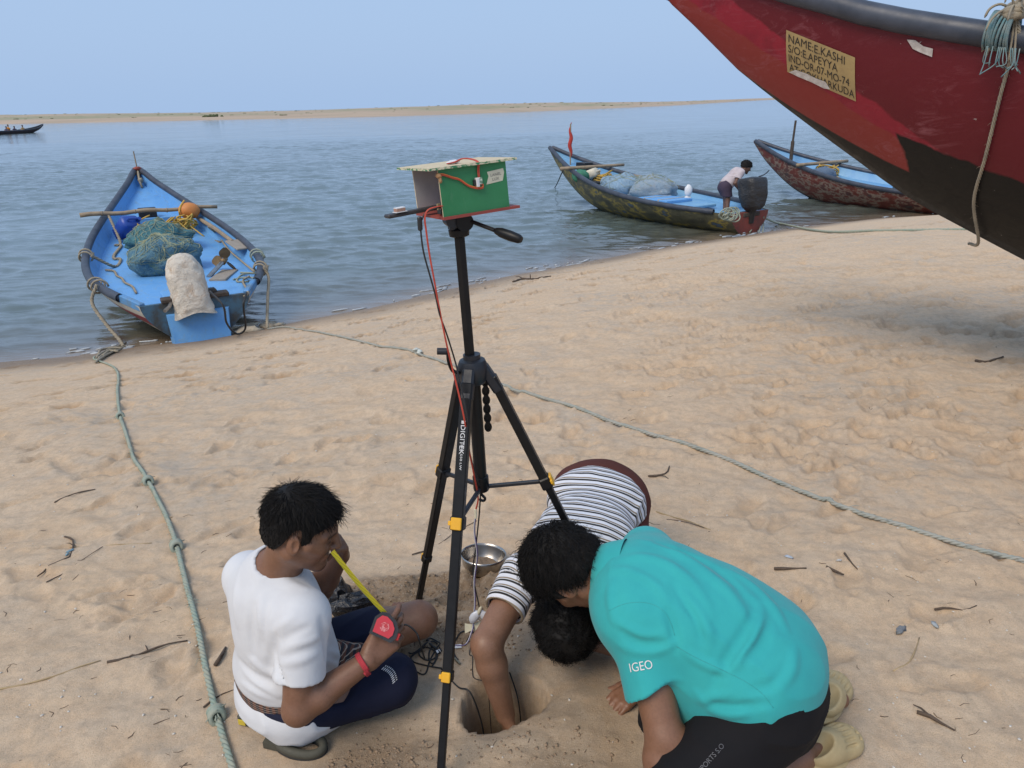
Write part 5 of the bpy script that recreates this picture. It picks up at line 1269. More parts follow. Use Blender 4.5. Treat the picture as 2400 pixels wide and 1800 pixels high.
t = NT('chipped_lid_edge'); M_LIDE = t.out(t.mix(t.ramp(t.noise(75, 4, .7, stretch=(1, 1, 2)), [(.47, (0,) * 3), (.53, (1,) * 3)]), (.62, .56, .40), (.04, .20, .09)), .8)
def panel(name, c_, size, m_face, m_edge, thin, parent=box):
    mb = MB().box(c_, size, Rb); o = mb.build(name, m_face, parent); o.data.materials.append(m_edge)
    for p in o.data.polygons:
        nl = Rb.T @ np.array(p.normal); p.material_index = 0 if abs(nl[thin]) > .9 else 1
    return o
o = panel('green_side', Bx(0, -Wb / 2, Hb / 2), (Lb, th, Hb), M_GRN, M_PLY, 1); o['label'] = 'green painted plywood side'
o.data.materials.append(M_GREYIN)
for p in o.data.polygons:
    if (Rb.T @ np.array(p.normal))[1] > .9: p.material_index = 2
panel('grey_side', Bx(0, Wb / 2, Hb / 2), (Lb, th, Hb), M_GREYIN, M_PLY, 1)
panel('lid', Bx(.0, .012, Hb + .0032), (Lb + .055, Wb + .052, .0055), M_PLY, M_LIDE, 2)
panel('base_board', Bx(.012, 0, -.0035), (Lb + .028, Wb + .02, .0065), M_REDB, M_REDB, 2)
# sticker with pencilled words
st = [(.035, .066), (.082, .070), (.088, .090), (.086, .100), (.040, .096), (.043, .085)]
yf = -Wb / 2 - th / 2
V = [Bx(x - .002, yf - .0007, z - .004) for x, z in st]; ce = Bx(.062, yf - .0007, .082)
stk = mesh_obj('sticker', np.array(V), [tuple(range(len(V)))], pm('masking_tape', (.62, .60, .46), (.55, .53, .41), scale=40, rough=.8), box, smooth=False)
M_PENCIL = pm('pencil', (.16, .16, .16), bump=0)
for txt, x0, z0, w in (('LANEL', .046, .0795, .031), ('LUX', .050, .0690, .020)):
    TV, TF = text_mesh(txt, 1.0); sc_ = w / TV[:, 0].max(); mesh_obj('lettering', np.array([Bx(x0 + x * sc_, yf - .0012, z0 + y * .0095 + x * sc_ * .05) for x, y, _ in TV]), TF, M_PENCIL, stk, smooth=False)
# small connector block
M_WPL = pm('white_connector', (.75, .75, .76), (.65, .65, .66), rough=.5, bump=.05)
cn = thing('connector_block', 'small white and black connector glued to the green side', 'connector', Bx(.012, yf - .006, .07))
MB().box(Bx(.006, yf - .006, .071), (.008, .012, .022), Rb, .001).build('white_half', M_WPL, cn)
MB().box(Bx(.0145, yf - .005, .074), (.009, .010, .017), Rb, .001).build('green_half', pm('pcb', (.55, .62, .50), (.12, .22, .14), scale=220, lo=.48, hi=.52), cn)
MB().box(Bx(-.001, yf - .004, .071), (.006, .008, .014), Rb, .001).build('black_half', M_BLACKP, cn)
M_WRED = pm('red_wire', (.50, .065, .035), (.40, .05, .03), scale=40, rough=.5, bump=0); M_WORG = pm('orange_wire', (.72, .18, .04), bump=0, rough=.5); M_WBLK = pm('black_cable', (.012, .012, .013), (.02, .02, .02), rough=.5, bump=0)
fl_ = thing('ribbon_wire', 'orange and red twin wire looped across the green side of the box', 'wire', Bx(-.08, yf - .004, .1))
pp = [Bx(-.094, yf - .004, .101), Bx(-.082, yf - .0055, .100), Bx(-.058, yf - .0045, .090), Bx(-.040, yf - .0045, .083), Bx(-.018, yf - .005, .066), Bx(.004, yf - .006, .0575), Bx(.018, yf - .007, .0570), Bx(.021, yf - .006, .063), Bx(.015, yf - .006, .067)]
P = spline(pp, 8); off = vz * .0016
MB().tube(P + off, .0014, 6).build('orange_core', M_WORG, fl_, smooth=True); MB().tube(P - off, .0016, 6).build('red_core', M_WRED, fl_, smooth=True)
pp = [Bx(.012, yf - .006, .082), Bx(.013, yf - .0045, .10), Bx(.014, yf - .006, Hb + .006), Bx(.008, yf + .02, Hb + .014), Bx(-.010, yf + .03, Hb + .017), Bx(-.03, yf + .035, Hb + .011), Bx(-.052, yf + .03, Hb + .010)]
P = spline(pp, 8); mb = MB().tube(P + vx * .0016, .0016, 6); mb.tube(P - vx * .0016, .0016, 6); tag(mb.build('ribbon_wire', M_WRED, origin=P[0], smooth=True), 'red flat wire running up over the lid of the box', 'wire')
mb = MB().blob(Bx(-.094, yf - .003, .099), (.007, .006, .007), amp=.3, nu=8, nv=6); mb.blob(Bx(-.091, yf - .004, .089), (.004, .004, .009), amp=.3, nu=8, nv=6); tag(mb.build('tape_lump', pm('tan_tape', (.50, .28, .13), (.4, .22, .1)), origin=Bx(-.094, yf, .095), smooth=True), 'tan tape lump holding wires at the box corner', 'tape')
tag(MB().blob(Bx(-.028, yf + .05, Hb + .0105), (.018, .012, .0055), Rb, .25, 3, 2, 12, 8).build('tape_wad', pm('white_tape', (.72, .71, .74), (.6, .6, .64)), origin=Bx(-.028, yf + .05, Hb + .006), smooth=True), 'white tape wad on top of the box lid', 'tape')
# black bar and sensor at the open end
b0 = aty(905, 508, 1.875); b1 = aty(990, 492, 1.93)
bar = thing('sensor_holder', 'flat black holder sticking out of the open end of the box', 'holder', b0); ax_ = nrm(b1 - b0)
MB().bar(b0, b1 + ax_ * .05, .030, .0095, vz, .003).build('flat_bar', pm('grey_black_plastic', (.028, .026, .028), (.04, .036, .036), scale=20, rough=.5, bump=.1), bar)
sn = aty(937, 495, 1.885); MB().box(sn + vz * .0035, (.024, .020, .008), np.stack([ax_, np.cross(vz, ax_), vz], 1), .001).build('sensor_chip', pm('copper_chip', (.42, .22, .15), (.30, .2, .16), scale=60, rough=.5), bar)
MB().box(sn + vz * -.001, (.030, .024, .0016), np.stack([ax_, np.cross(vz, ax_), vz], 1)).build('chip_board', M_WPL, bar)
MB().box(sn + vz * .0085, (.0235, .0195, .0018), np.stack([ax_, np.cross(vz, ax_), vz], 1)).build('chip_lid', M_WPL, bar)
wb = thing('wiring_block', 'black terminal block with wires inside the open box', 'connector', Bx(-.072, -.045, .004))
MB().box(Bx(-.070, -.045, .010), (.034, .022, .014), Rb, .002).build('terminal', M_BLACKP, wb); MB().box(Bx(-.083, -.04, .021), (.009, .008, .016), Rb, .001).build('brass_part', pm('dull_brass', (.30, .24, .13), rough=.5), wb)
MB().tube(spline([Bx(-.07, -.052, .016), Bx(-.068, -.056, .032), Bx(-.06, -.058, .05)], 5), .003, 6).build('red_lead', M_WRED, wb)

# ------------------------------------------------------------------ cables hanging down the tripod
D = lambda x, y, Yp: aty(x * 1.085, y * 1.085, Yp)
tp = Bx(-.083, -.045, .016)
P = spline([tp, D(955, 445, 1.86), D(926, 452, 1.85), D(917, 470, 1.845), D(920, 500, 1.845), D(927, 550, 1.845), D(938, 610, 1.845), D(947, 660, 1.85), D(962, 735, 1.85), D(975, 790, 1.86), D(990, 850, 1.85), D(1003, 910, 1.84), D(1010, 960, 1.87), D(1024, 1030, 1.90), D(1032, 1075, 1.93), D(1027, 1102, 1.94)], 8)
rw = thing('red_wire', 'red twin wire hanging from the box down the tripod to white tape', 'wire', P[-1])
mb = MB().tube(P, .0015, 6); mb.tube(P + (.0021, 0, 0), .0013, 6); mb.build('wire_pair', M_WRED, rw, smooth=True)
M_TAPEY = pm('cream_tape', (.66, .61, .44), (.56, .52, .38), scale=60, rough=.8)
MB().box(P[-1] + (0, 0, -.012), (.008, .006, .034), None, .002).build('tape_joint', M_TAPEY, rw)
P2 = spline([tp + vz * .004, D(950, 447, 1.865), D(922, 458, 1.855), D(909, 480, 1.845), D(909, 500, 1.845), D(915, 545, 1.845), D(930, 600, 1.85), D(941, 640, 1.85), D(950, 680, 1.85), D(966, 725, 1.86), D(983, 780, 1.88), D(990, 810, 1.87), D(1010, 905, 1.84), D(1012, 960, 1.87), D(1020, 1000, 1.90), D(1036, 1050, 1.93), D(1036, 1100, 1.95), D(1028, 1180, 1.98), D(1022, 1240, 2.0), D(1035, 1310, 2.02)], 8)
bw = thing('black_cable', 'black cable with a barrel plug hanging beside the red wire', 'cable', P2[-1])
MB().tube(P2, .0023, 6).build('cable', M_WBLK, bw, smooth=True)
k = D(907, 483, 1.845); MB().tube([k + (0, 0, .017), k + (0, 0, .014), k + (0, 0, -.014), k + (0, 0, -.017)], [.004, .0062, .0062, .004], 10).build('barrel_plug', M_BLACKP, bw)
P3 = spline([D(1026, 1112, 1.94), D(1024, 1150, 1.96), D(1030, 1200, 1.98), D(1024, 1250, 2.0), D(1025, 1300, 2.02), D(1022, 1345, 2.03), D(1019, 1362, 2.0), D(1005, 1392, 1.98), D(975, 1394, 1.97)], 8)
pw_ = thing('signal_wire', 'white and purple wire pair with cream tape reaching the sand', 'wire', on_ground(1107, 1480))
MB().tube(P3, .0017, 6).build('white_core', pm('white_wire', (.72, .71, .74), bump=0), pw_, smooth=True); MB().tube(P3 + (.0028, 0, .001), .0015, 6).build('purple_core', pm('purple_wire', (.10, .06, .22), bump=0), pw_, smooth=True)
def bow(c_, s_, sd_):
    mb = MB()
    for sg in (-1, 1):
        G = [[c_ + np.array([sg * s_ * (.1 + .9 * a), b * .3 * s_, (.55 * b * (.4 + .6 * a)) * s_ + .15 * s_ * a * sg]) for b in (-1, -.3, .3, 1)] for a in (0, .5, 1)]
        mb.grid(np.array(G))
    return mb
bow(D(1021, 1355, 2.02), .026, 1).build('tape_flag', M_TAPEY, pw_, smooth=True)
tb = thing('tape_flag', 'clear tape bow tied on the cable above the sand', 'tape', D(1035, 1340, 2.02)); mt = pm('clear_tape', (.66, .68, .72), (.58, .6, .66), rough=.25)
mb = MB(); cc = D(1036, 1322, 2.015)
for sg in (-1, 1): mb.blob(cc + (sg * .018, 0, -.020), (.016, .008, .028), rotm((0, 1, 0), sg * -.45), .2, 3, sg + 3, 10, 8)
mb.build('bow', mt, tb, smooth=True); MB().blob(cc + (0, -.004, .008), (.006, .005, .018), rotm((0, 1, 0), .3), .3, 3, 2, 8, 6).build('knot', M_TAPEY, tb, smooth=True)
# ================================================================== people
UP = np.array([0, 0, 1.0])
def person(label, loc, group=None): return thing('person', label, 'person', loc, 0, group)
def put(name, V, Q, mat, root, attrs=None): return mesh_obj(name, V, Q, mat, root, True, smooth=True, attrs=attrs)
def head_tint(V, c, R, s=1.0, stubble=0.5, tash=0.0):
    """lips, brows, lashes and shaved beard coloured on the skin"""
    q = (V - np.asarray(c)) @ R / s; T = np.ones((len(V), 3)); ay = np.abs(q[:, 1])
    def blend(m, col):
        m = np.clip(m, 0, 1)[:, None]; T[:] = T * (1 - m) + m * np.array(col)
    face = q[:, 0] > 0.03
    blend(face * np.exp(-((q[:, 2] + .064) / .012) ** 2 - (ay / .022) ** 4) * (q[:, 0] > .07), (.75, .45, .42))
    beard = face * sstep(-.035, -.07, q[:, 2]) * (q[:, 0] < .2) * np.exp(-(ay / .07) ** 6)
    blend(beard * stubble * .55 * (1 - np.exp(-((q[:, 2] + .064) / .010) ** 2)), (.25, .25, .27))
    if tash: blend(tash * (q[:, 0] > .075) * np.exp(-((q[:, 2] + .043) / .0065) ** 2 - (ay / .030) ** 6), (.06, .06, .07)); blend(tash * np.exp(-((q[:, 2] + .108) / .014) ** 2 - (ay / .018) ** 4) * (q[:, 0] > .055), (.08, .08, .09))
    brow = (q[:, 0] > .055) * np.exp(-((q[:, 2] - .021 + .12 * (ay - .03) ** 1.0 * 0) / .0055) ** 2) * (ay > .010) * (ay < .054); blend(brow * .95, (.05, .05, .05))
    eye = (q[:, 0] > .06) * np.exp(-((q[:, 2] - .0005) / .0058) ** 2 - ((ay - .033) / .0135) ** 4); blend(eye * .95, (.12, .10, .10))
    return T
class Person:
    def __init__(s, label, loc): s.root = person(label, loc); s.S = Sdf(); s.boxes = []
    def head(s, c, fwd, up, neck, sc_=1.0, nr=.056):
        s.hc = np.asarray(c, float); s.hR = frame(np.asarray(fwd, float) - nrm(up) * (np.asarray(fwd) @ nrm(up)), up); s.hs = sc_
        s.hL = add_head(s.S, s.hc, s.hR, sc_, neck, nr); s.boxes.append((s.hc - .125 * sc_, s.hc + .125 * sc_))
    def arm(s, sh, el, wr, r=(.047, .040, .036, .026)):
        s.S.cone(sh, el, r[0], r[1], .03); m = np.asarray(el) + (np.asarray(wr) - np.asarray(el)) * .28
        s.S.cone(el, m, r[1], r[1] * 1.0, .015); s.S.cone(m, wr, r[1] * .98, r[3], .015)
    def hand(s, *a, **k):
        w = np.asarray(a[0]); t = add_hand(s.S, *a, **k); pts = np.array([w] + t); s.boxes.append((pts.min(0) - .035, pts.max(0) + .03)); return t
    def skin(s, lo, hi, mat, h=.006, hf=.003, **k):
        V, Q = multi(s.S, lo, hi, h, s.boxes, hf); o = put('body', V, Q, mat, s.root, {'tint': head_tint(V, s.hc, s.hR, s.hs, **k) * 1.0}); return o
    def hair(s, capf, n, length, rad, seed, flow, lo_mask, curl=0.0, lift=.35, droop=.3, h=.004, mat=None, lenf=None):
        b = .185 * s.hs; V, Q = surface(capf, s.hc - b, s.hc + b, h)
        mk = lambda P: lo_mask((P - s.hc) @ s.hR / s.hs)
        sv, sf = strands(V, Q, n, mk, lambda p, nn: flow((p - s.hc) @ s.hR / s.hs) @ s.hR.T, length, rad, seed, curl, lift, droop, 5, (lambda P: lenf((P - s.hc) @ s.hR / s.hs)) if lenf else None)
        o = put('hair', np.concatenate([V, sv]), np.concatenate([Q, sf + len(V)]), mat or M_HAIR, s.root); return o
    def cap(s, thick, line, noise=.006, freq=26, seed=0):
        """hair mass: a shell over the skull, cut along the hairline"""
        C_, R, k = s.hc, s.hR, s.hs
        def f(P):
            q = (P - C_.astype(np.float32)) @ R.astype(np.float32) / k
            d = ellip(q, (-.014, 0, .036), np.eye(3), (.100 + thick, .078 + thick, .088 + thick * 1.1)) * k
            d = smin(d, ellip(q, (-.045, 0, -.02), np.eye(3), (.060 + thick * .7, .066 + thick * .5, .055)) * k, .02)
            d = d + noise * 2 * vnoise3(q * freq + seed) + noise * vnoise3(q * freq * 2.2 + seed)
            return smax(d, line(q) * k, .010)
        return f

# ------------------------------------------------------------------ man in the white T-shirt, measuring
p1 = Person('man in white T-shirt sitting cross-legged, reading a tape measure he holds up', (-.70, 1.80, 0))
ph = math.radians(40); F1 = np.array([math.cos(ph), math.sin(ph), 0]); L1 = np.array([-math.sin(ph), math.cos(ph), 0]); R1_ = np.stack([F1, L1, UP], 1)
pel = np.array([-.70, 1.840, .115]); bel = np.array([-.692, 1.822, .255]); che = np.array([-.700, 1.815, .385]); c7_ = np.array([-.705, 1.815, .520])
shR = np.array([-.585, 1.690, .458]); shL = np.array([-.812, 1.915, .438])
S = p1.S
S.ell(pel, R1_, (.130, .168, .115), .06).ell(bel, R1_, (.118, .146, .16), .07).ell(che, R1_, (.110, .155, .16), .07)
S.cone(shR + (0, 0, -.01), shL + (0, 0, -.01), .058, .058, .06).cone(che + (0, 0, .1), c7_, .07, .055, .05)
nk = np.array([-.69, 1.81, .53])
elR = np.array([-.607, 1.612, .205]); wrR = np.array([-.425, 1.705, .285])
elL = np.array([-.63, 2.02, .31]); wrL = np.array([-.528, 1.930, .490])
p1.arm(shR, elR, wrR, (.050, .043, .038, .028)); p1.arm(shL, elL, wrL, (.048, .041, .036, .027))
hpR, hpL = np.array([-.650, 1.745, .10]), np.array([-.765, 1.895, .10]); knR = np.array([-.385, 1.805, .125]); knL = np.array([-.325, 2.035, .165])
anR = np.array([-.50, 2.03, .055]); anL = np.array([-.60, 2.10, .06])
S.cone(hpR, knR, .088, .062, .05).cone(hpL, knL, .088, .060, .05)
S.chain([knR, knR * .5 + anR * .5 + (0, 0, .0), anR], [.056, .054, .036], .02); S.chain([knL, knL * .55 + anL * .45 + (0, .01, .0), anL], [.058, .054, .036], .02)
# feet: heel, ball, toes
def add_foot(S, an, toe, up_, s=1.0, toes=True):
    an = np.asarray(an, float); toe = np.asarray(toe, float); d = nrm(toe - an); sd = nrm(np.cross(up_, d)); ball = an + d * .125 * s
    S.cone(an - d * .02 + up_ * -.008, ball, .032 * s, .026 * s, .02).cone(ball - sd * .018 * s, ball + sd * .022 * s, .021 * s, .018 * s, .02)
    if toes:
        for i, (o, l, r) in enumerate(((-.026, .062, .0125), (-.008, .052, .0095), (.006, .046, .009), (.019, .040, .0085), (.031, .033, .008))): S.cone(ball + sd * o * s, ball + sd * o * s * 1.15 + d * l * s + up_ * .004, r * 1.1 * s, r * s, .006)
toeR = np.array([-.395, 2.190, .105]); add_foot(S, anR + (.02, .02, 0), toeR, UP); p1.boxes.append((np.array([-.44, 2.10, .02]), np.array([-.33, 2.23, .14])))
add_foot(S, anL, np.array([-.74, 2.06, .04]), UP, toes=False)
hfw = np.array([math.cos(.10) * .93, math.sin(.10) * .93, -.40]); hup = np.array([.36 * math.cos(.10), .36 * math.sin(.10), .93])
p1.head(np.array([-.580, 1.772, .678]), hfw, hup, np.array([-.685, 1.812, .50]), .94, .055)
# right hand grips the tape case, left hand pinches the tape end
tc = atd(903, 1470, 2.118) 
hx = nrm(np.array([.62, .50, .42])); hn = nrm(np.array([.25, -.85, .35]))
p1.hand(wrR, hx, hn, -1 if np.cross(hn, hx)[2] < 0 else 1, [(.15, .45, .35), (.35, .75, .5), (.55, .85, .6), (.7, .9, .6)], (.3, .05, .05), 1.04, .05, tang=.42, tn=-.22)
hxL = nrm(np.array([.10, -.32, .60])); hnL = nrm(np.array([.75, .60, .25]))
p1.hand(wrL, hxL, hnL, 1 if np.cross(hnL, hxL)[0] < 0 else -1, [(.55, .8, .4), (.75, .9, .6), (.85, .95, .6), (.9, 1.0, .6)], (.3, .5, .4), .98, .05, tang=.6)
M_SKIN1 = skin_mat('skin_dark', (.180, .084, .046), (.215, .106, .062))
p1.skin((-1.0, 1.45, -.01), (-.15, 2.35, .85), M_SKIN1, stubble=.6, tash=.95)
# hair, combed forward from the crown
line1 = lambda q: np.maximum(-(q[:, 2] - np.interp(q[:, 0], [-.2, -.06, -.040, -.022, -.002, .004, .010, .026, .034, .06, .08, .2], [-.075, -.066, -.02, .034, .046, .02, -.030, -.026, .030, .050, .068, .090])), (np.abs(q[:, 1]) - .2))
flow1 = lambda q: np.stack([.55 + 2.2 * q[:, 0] - 6 * np.clip(-q[:, 0] - .03, 0, 1), 1.5 * q[:, 1], -.55 - .8 * np.abs(q[:, 1]) / .08 + .5 * (q[:, 2] > .1)], 1)
hmask = lambda q: (q[:, 2] > np.interp(q[:, 0], [-.2, -.06, -.03, .0, .012, .024, .034, .06, .2], [-.06, -.055, .04, .055, -.015, -.012, .05, .065, .09])).astype(float)
p1.hair(p1.cap(.010, line1, .002, 24, 1), 5200, .028, .0010, 1, flow1, hmask, .05, .10, .2, lenf=lambda q: np.clip(.30 + q[:, 2] / .09, .35, 1.5) * np.where((q[:, 0] > .03) & (q[:, 2] > .09), 1.35, 1.0))
# T-shirt
def sleeve(a, b, ra, rb, rin, k=.003, tilt=0):
    """open sleeve from a to its hem at b"""
    ax = nrm(np.asarray(b) - np.asarray(a))
    def f(P):
        d = smax(rcone(P, a, b + ax * .06, ra, rb), plane(P, b, ax + tilt), k); return smax(d, -rcone(P, b - ax * .035, b + ax * .1, rin, rin * 1.05), k)
    return f
def neck_rib(T, a, b, r, h0, h1):
    """collar standing round the neck axis a-b between heights h0 and h1"""
    ax = nrm(np.asarray(b) - np.asarray(a)); T.add(lambda P: smax(rcone(P, a - ax * .02, b, r + .012, r + .010), plane(P, a + ax * h1, ax), .004), .018)
    T.sub(lambda P: rcone(P, a + ax * (h0 - .02), b + ax * .05, r + .003, r + .006), .003)
t1 = Sdf(); o_ = .012
t1.ell(bel + (0, 0, -.01), R1_, (.118 + o_, .146 + o_, .17), .07).ell(che, R1_, (.110 + o_, .155 + o_, .16 + o_), .07).ell(np.array([-.705, 1.835, .18]), R1_, (.134 + o_, .168 + o_, .09), .06)
t1.cone(shR + (0, 0, -.008), shL + (0, 0, -.008), .056 + o_, .056 + o_, .06).cone(che + (0, 0, .1), c7_, .06 + o_, .045 + o_, .05)
slR = shR + (elR - shR) * .66; slL = shL + (elL - shL) * .66
t1.add(sleeve(shR, slR, .064, .071, .054), .03).add(sleeve(shL, slL, .062, .068, .054), .03)
k1_ = lambda *p: [(450 + x / 2.37, 1100 + y / 2.37) for x, y in p]
t1.push(ridge_folds(che, np.array([.25, .2, 1]), L1, .0035, 2.5, 8, 2))
fold_lines(t1, (-.98, 1.45, .05), (-.38, 2.15, .70), [
    (k1_((470, 930), (462, 1030), (480, 1120), (520, 1200)), -.007, .012), (k1_((455, 900), (500, 860), (560, 820)), .004, .010),
    (k1_((500, 1010), (570, 980), (660, 950), (705, 930)), .005, .011), (k1_((505, 1080), (590, 1065), (680, 1030)), .005, .012), (k1_((495, 950), (560, 915), (640, 880)), -.004, .011),
    (k1_((390, 720), (385, 820), (400, 930)), .005, .014), (k1_((450, 760), (440, 860), (430, 960), (400, 1060)), .005, .014), (k1_((340, 760), (330, 900), (340, 1030)), -.005, .014),
    (k1_((300, 1130), (380, 1190), (470, 1240), (520, 1250)), .007, .013), (k1_((260, 1060), (340, 1140), (430, 1180)), -.006, .012), (k1_((330, 1060), (400, 1110), (470, 1150)), .006, .013), (k1_((280, 1190), (360, 1240), (450, 1275)), .005, .010),
    (k1_((720, 830), (740, 930), (745, 1040)), -.006, .012), (k1_((760, 1010), (800, 1030), (835, 1040)), .006, .011), (k1_((750, 1060), (790, 1085), (830, 1090)), .005, .011),
    (k1_((430, 560), (520, 620), (620, 660)), .004, .014), (k1_((250, 620), (240, 740), (250, 860)), .004, .014)])
hemn = nrm(np.array([.20, .10, -1.0])); hemp = np.array([-.70, 1.83, .175])
t1.cut(lambda P: np.where(np.linalg.norm(P - slR.astype(np.float32), axis=1) < .0, -1, plane(P, hemp, hemn)), .004)
neck_rib(t1, np.array([-.690, 1.813, .522]), p1.hL(-.022, 0, -.045), .056, .0, .026)
M_WHT = cloth_mat('white_cotton', (.62, .625, .635), (.59, .595, .61), fold=.16, fold_scale=12)
V, Q = surface(t1, (-.98, 1.45, .05), (-.38, 2.15, .70), .0055); tee = put('t_shirt', V, Q, M_WHT, p1.root)
def seam(parent, V, Q, pix, mat, r=.0013, name='seam'):
    """sewn seam lying on the cloth"""
    bt = BVHTree.FromPolygons([Vector(v) for v in V], [tuple(q) for q in Q]); P = []
    for x, y, _ in spline([(a, b, 0) for a, b in pix], 6):
        h_ = bt.ray_cast(Vector(CAM), Vector(nrm(ray(x, y))))
        if h_[0] is not None: P.append(np.array(h_[0]))
    if len(P) > 3: return MB().tube(np.array(P), r, 5).build(name, mat, parent, smooth=True)
def seam(parent, V, Q, pix, mat, r=.0013, name='seam'):
    """sewn seam lying on the cloth"""
    bt = BVHTree.FromPolygons([Vector(v) for v in V], [tuple(q) for q in Q]); P = []
    for x, y, _ in spline([(a, b, 0) for a, b in pix], 6):
        h_ = bt.ray_cast(Vector(CAM), Vector(nrm(ray(x, y))))
        if h_[0] is not None: P.append(np.array(h_[0]))
    if len(P) > 3: return MB().tube(np.array(P), r, 5).build(name, mat, parent, smooth=True)
# white undershirt tail below the waist cloth, spread on the sand
u1 = Sdf(); u1.ell(np.array([-.70, 1.835, .085]), R1_, (.162, .204, .092), .04).ell(np.array([-.625, 1.768, .080]), R1_, (.135, .098, .105), .04)
u1.push(ridge_folds(pel, L1, UP, .0065, 3, 11, 9)); u1.cut(lambda P: P[:, 2] - (.138 + .40 * np.clip((P[:, 0] + .70) * .64 - (P[:, 1] - 1.84) * .77 - .06, 0, .2)), .004); u1.cut(lambda P: -(P[:, 2] - .006), .004); u1.cut(lambda P: plane(P, (-.56, 1.82, .1), F1 + (0, .0, 0)), .006)
V, Q = surface(u1, (-.98, 1.45, -.01), (-.40, 2.10, .26), .0055); put('shirt_tail', V, Q, M_WHT, p1.root)
# checked waist cloth
w1 = Sdf(); w1.ell(np.array([-.70, 1.838, .150]), R1_, (.154, .192, .10), .04).cone(np.array([-.60, 1.83, .15]), np.array([-.50, 1.86, .15]), .085, .055, .05); w1.push(ridge_folds(pel, L1, UP, .004, 6, 22, 4)); w1.cut(lambda P: -(P[:, 2] - .09), .004); w1.cut(lambda P: P[:, 2] - .225, .004)
t = NT('checked_cloth'); wv = t.n('TexWave'); wv.inputs['Scale'].default_value = 16; wv.inputs['Distortion'].default_value = 3; t.l(t.tc.outputs['Object'], wv.inputs[0]); w2 = t.n('TexWave', bands_direction='Z'); w2.inputs['Scale'].default_value = 42; w2.inputs['Distortion'].default_value = 2; t.l(t.tc.outputs['Object'], w2.inputs[0])
c = t.mix(t.ramp(wv.outputs[1], [(.45, (0,) * 3), (.55, (1,) * 3)]), (.115, .042, .025), (.018, .016, .022)); c = t.mix(t.ramp(w2.outputs[1], [(.88, (0,) * 3), (.95, (.8,) * 3)]), c, (.45, .36, .28)); M_CHECK = t.out(c, .9)
V, Q = surface(w1, (-.98, 1.45, .05), (-.35, 2.10, .30), .006); put('waist_cloth', V, Q, M_CHECK, p1.root)
# navy shorts
s1 = Sdf(); s1.ell(pel + (0, 0, -.005), R1_, (.145, .185, .112), .05).cone(hpR, knR, .094, .080, .05).add(sleeve(hpL, hpL + (knL - hpL) * .76, .105, .082, .062), .05)
s1.push(ridge_folds(pel, F1, UP, .005, 4, 15, 7)); s1.cut(lambda P: -(P[:, 2] - .004), .004); s1.cut(lambda P: P[:, 2] - (.14 + .9 * np.clip((P - pel.astype(np.float32)) @ F1.astype(np.float32) - .06, 0, .2)), .003)
M_NAVY = cloth_mat('navy_cotton', (.010, .012, .030), (.014, .016, .036), weave=500)
V, Q = surface(s1, (-.98, 1.45, -.01), (-.20, 2.25, .30), .006); sh1 = put('shorts', V, Q, M_NAVY, p1.root)
# white print on the hem
b1 = BVHTree.FromPolygons([Vector(v) for v in V], [tuple(q) for q in Q])
def stamp(bvh, V2, org, ex, ey, en, lift=.003):
    out = []
    for x, y, *_ in V2:
        p = np.asarray(org) + ex * x + ey * y; h_ = bvh.ray_cast(Vector(p + en * .12), Vector(-np.asarray(en))); out.append((np.array(h_[0]) if h_[0] is not None else p) + np.asarray(en) * lift)
    return np.array(out)
mbp = []; FQ = []
vp = nrm(CAM - np.array([-.36, 1.78, .16])); exp_ = nrm(_r * .62 - _u * .78); eyp = np.cross(vp, exp_)
po = atd(914, 1578, 2.16); kk = 0
for i in range(11):
    for (y0, y1, w_) in ((-.004, .006, .0022), (.009, .014, .0018)):
        x0 = -.026 + i * .0052; yy = .010 * math.cos((i - 5) * .28) - .010
        for a, b in ((x0, y0 + yy), (x0 + w_, y0 + yy), (x0 + w_ * .8, y1 + yy), (x0 - w_ * .3, y1 + yy)): mbp.append((a, b))
        FQ.append((kk, kk + 1, kk + 2, kk + 3)); kk += 4
mesh_obj('hem_print', stamp(b1, mbp, po, exp_, eyp, vp), FQ, M_WHITE_INK, sh1, True, smooth=False)
# red thread bracelet
ax = nrm(wrR - elR); e1 = nrm(np.cross(ax, UP)); e2 = np.cross(ax, e1); k = np.linspace(0, 6.283 * 3, 70); bq = wrR - ax * .022
M_THREAD = pm('red_thread', (.45, .035, .045), (.35, .03, .04), scale=90, rough=.8)
MB().tube(bq + (.0325 * np.cos(k)[:, None] * e1 + .0325 * np.sin(k)[:, None] * e2) + ax * (k / 18.85 * .013)[:, None], .0036, 6).build('bracelet', M_THREAD, p1.root, smooth=True)

# the tape measure
Rt = np.stack([nrm(_r * .80 + _u * .35 + np.array([0, .25, 0])), np.zeros(3), np.zeros(3)], 1); tz = nrm(CAM - tc); tx = nrm(_r * .93 - _u * .36); tx = nrm(tx - tz * (tx @ tz)); ty = np.cross(tz, tx); Rt = np.stack([tx, ty, tz], 1)
tm = thing('tape_measure', 'red and black tape measure with yellow blade pulled out to the face', 'tape measure', tc - (0, 0, .03))
poly = [(-.036, -.030), (.030, -.034), (.040, -.018), (.038, .006), (.022, .026), (-.004, .038), (-.024, .036), (-.038, .016)]
MB().prism(poly, -.018, .012, Rt, tc).build('case', M_BLACKP, tm)
MB().prism([(x * .74 - .002, y * .74) for x, y in poly], .0119, .016, Rt, tc).build('red_face', pm('red_plastic', (.55, .03, .045), (.48, .03, .04), rough=.4), tm)
MB().lathe(tc + Rt @ np.array([-.002, 0, .0158]), [(.001, .001), (.013, .001), (.013, 0)], 18, Rt).build('label_disc', pm('label_red', (.60, .22, .22), (.45, .03, .04), scale=160, lo=.46, hi=.54), tm)
MB().box(tc + Rt @ np.array([.042, -.012, 0]), (.012, .020, .014), Rt, .002).build('lock_button', pm('red_button', (.62, .03, .03)), tm)
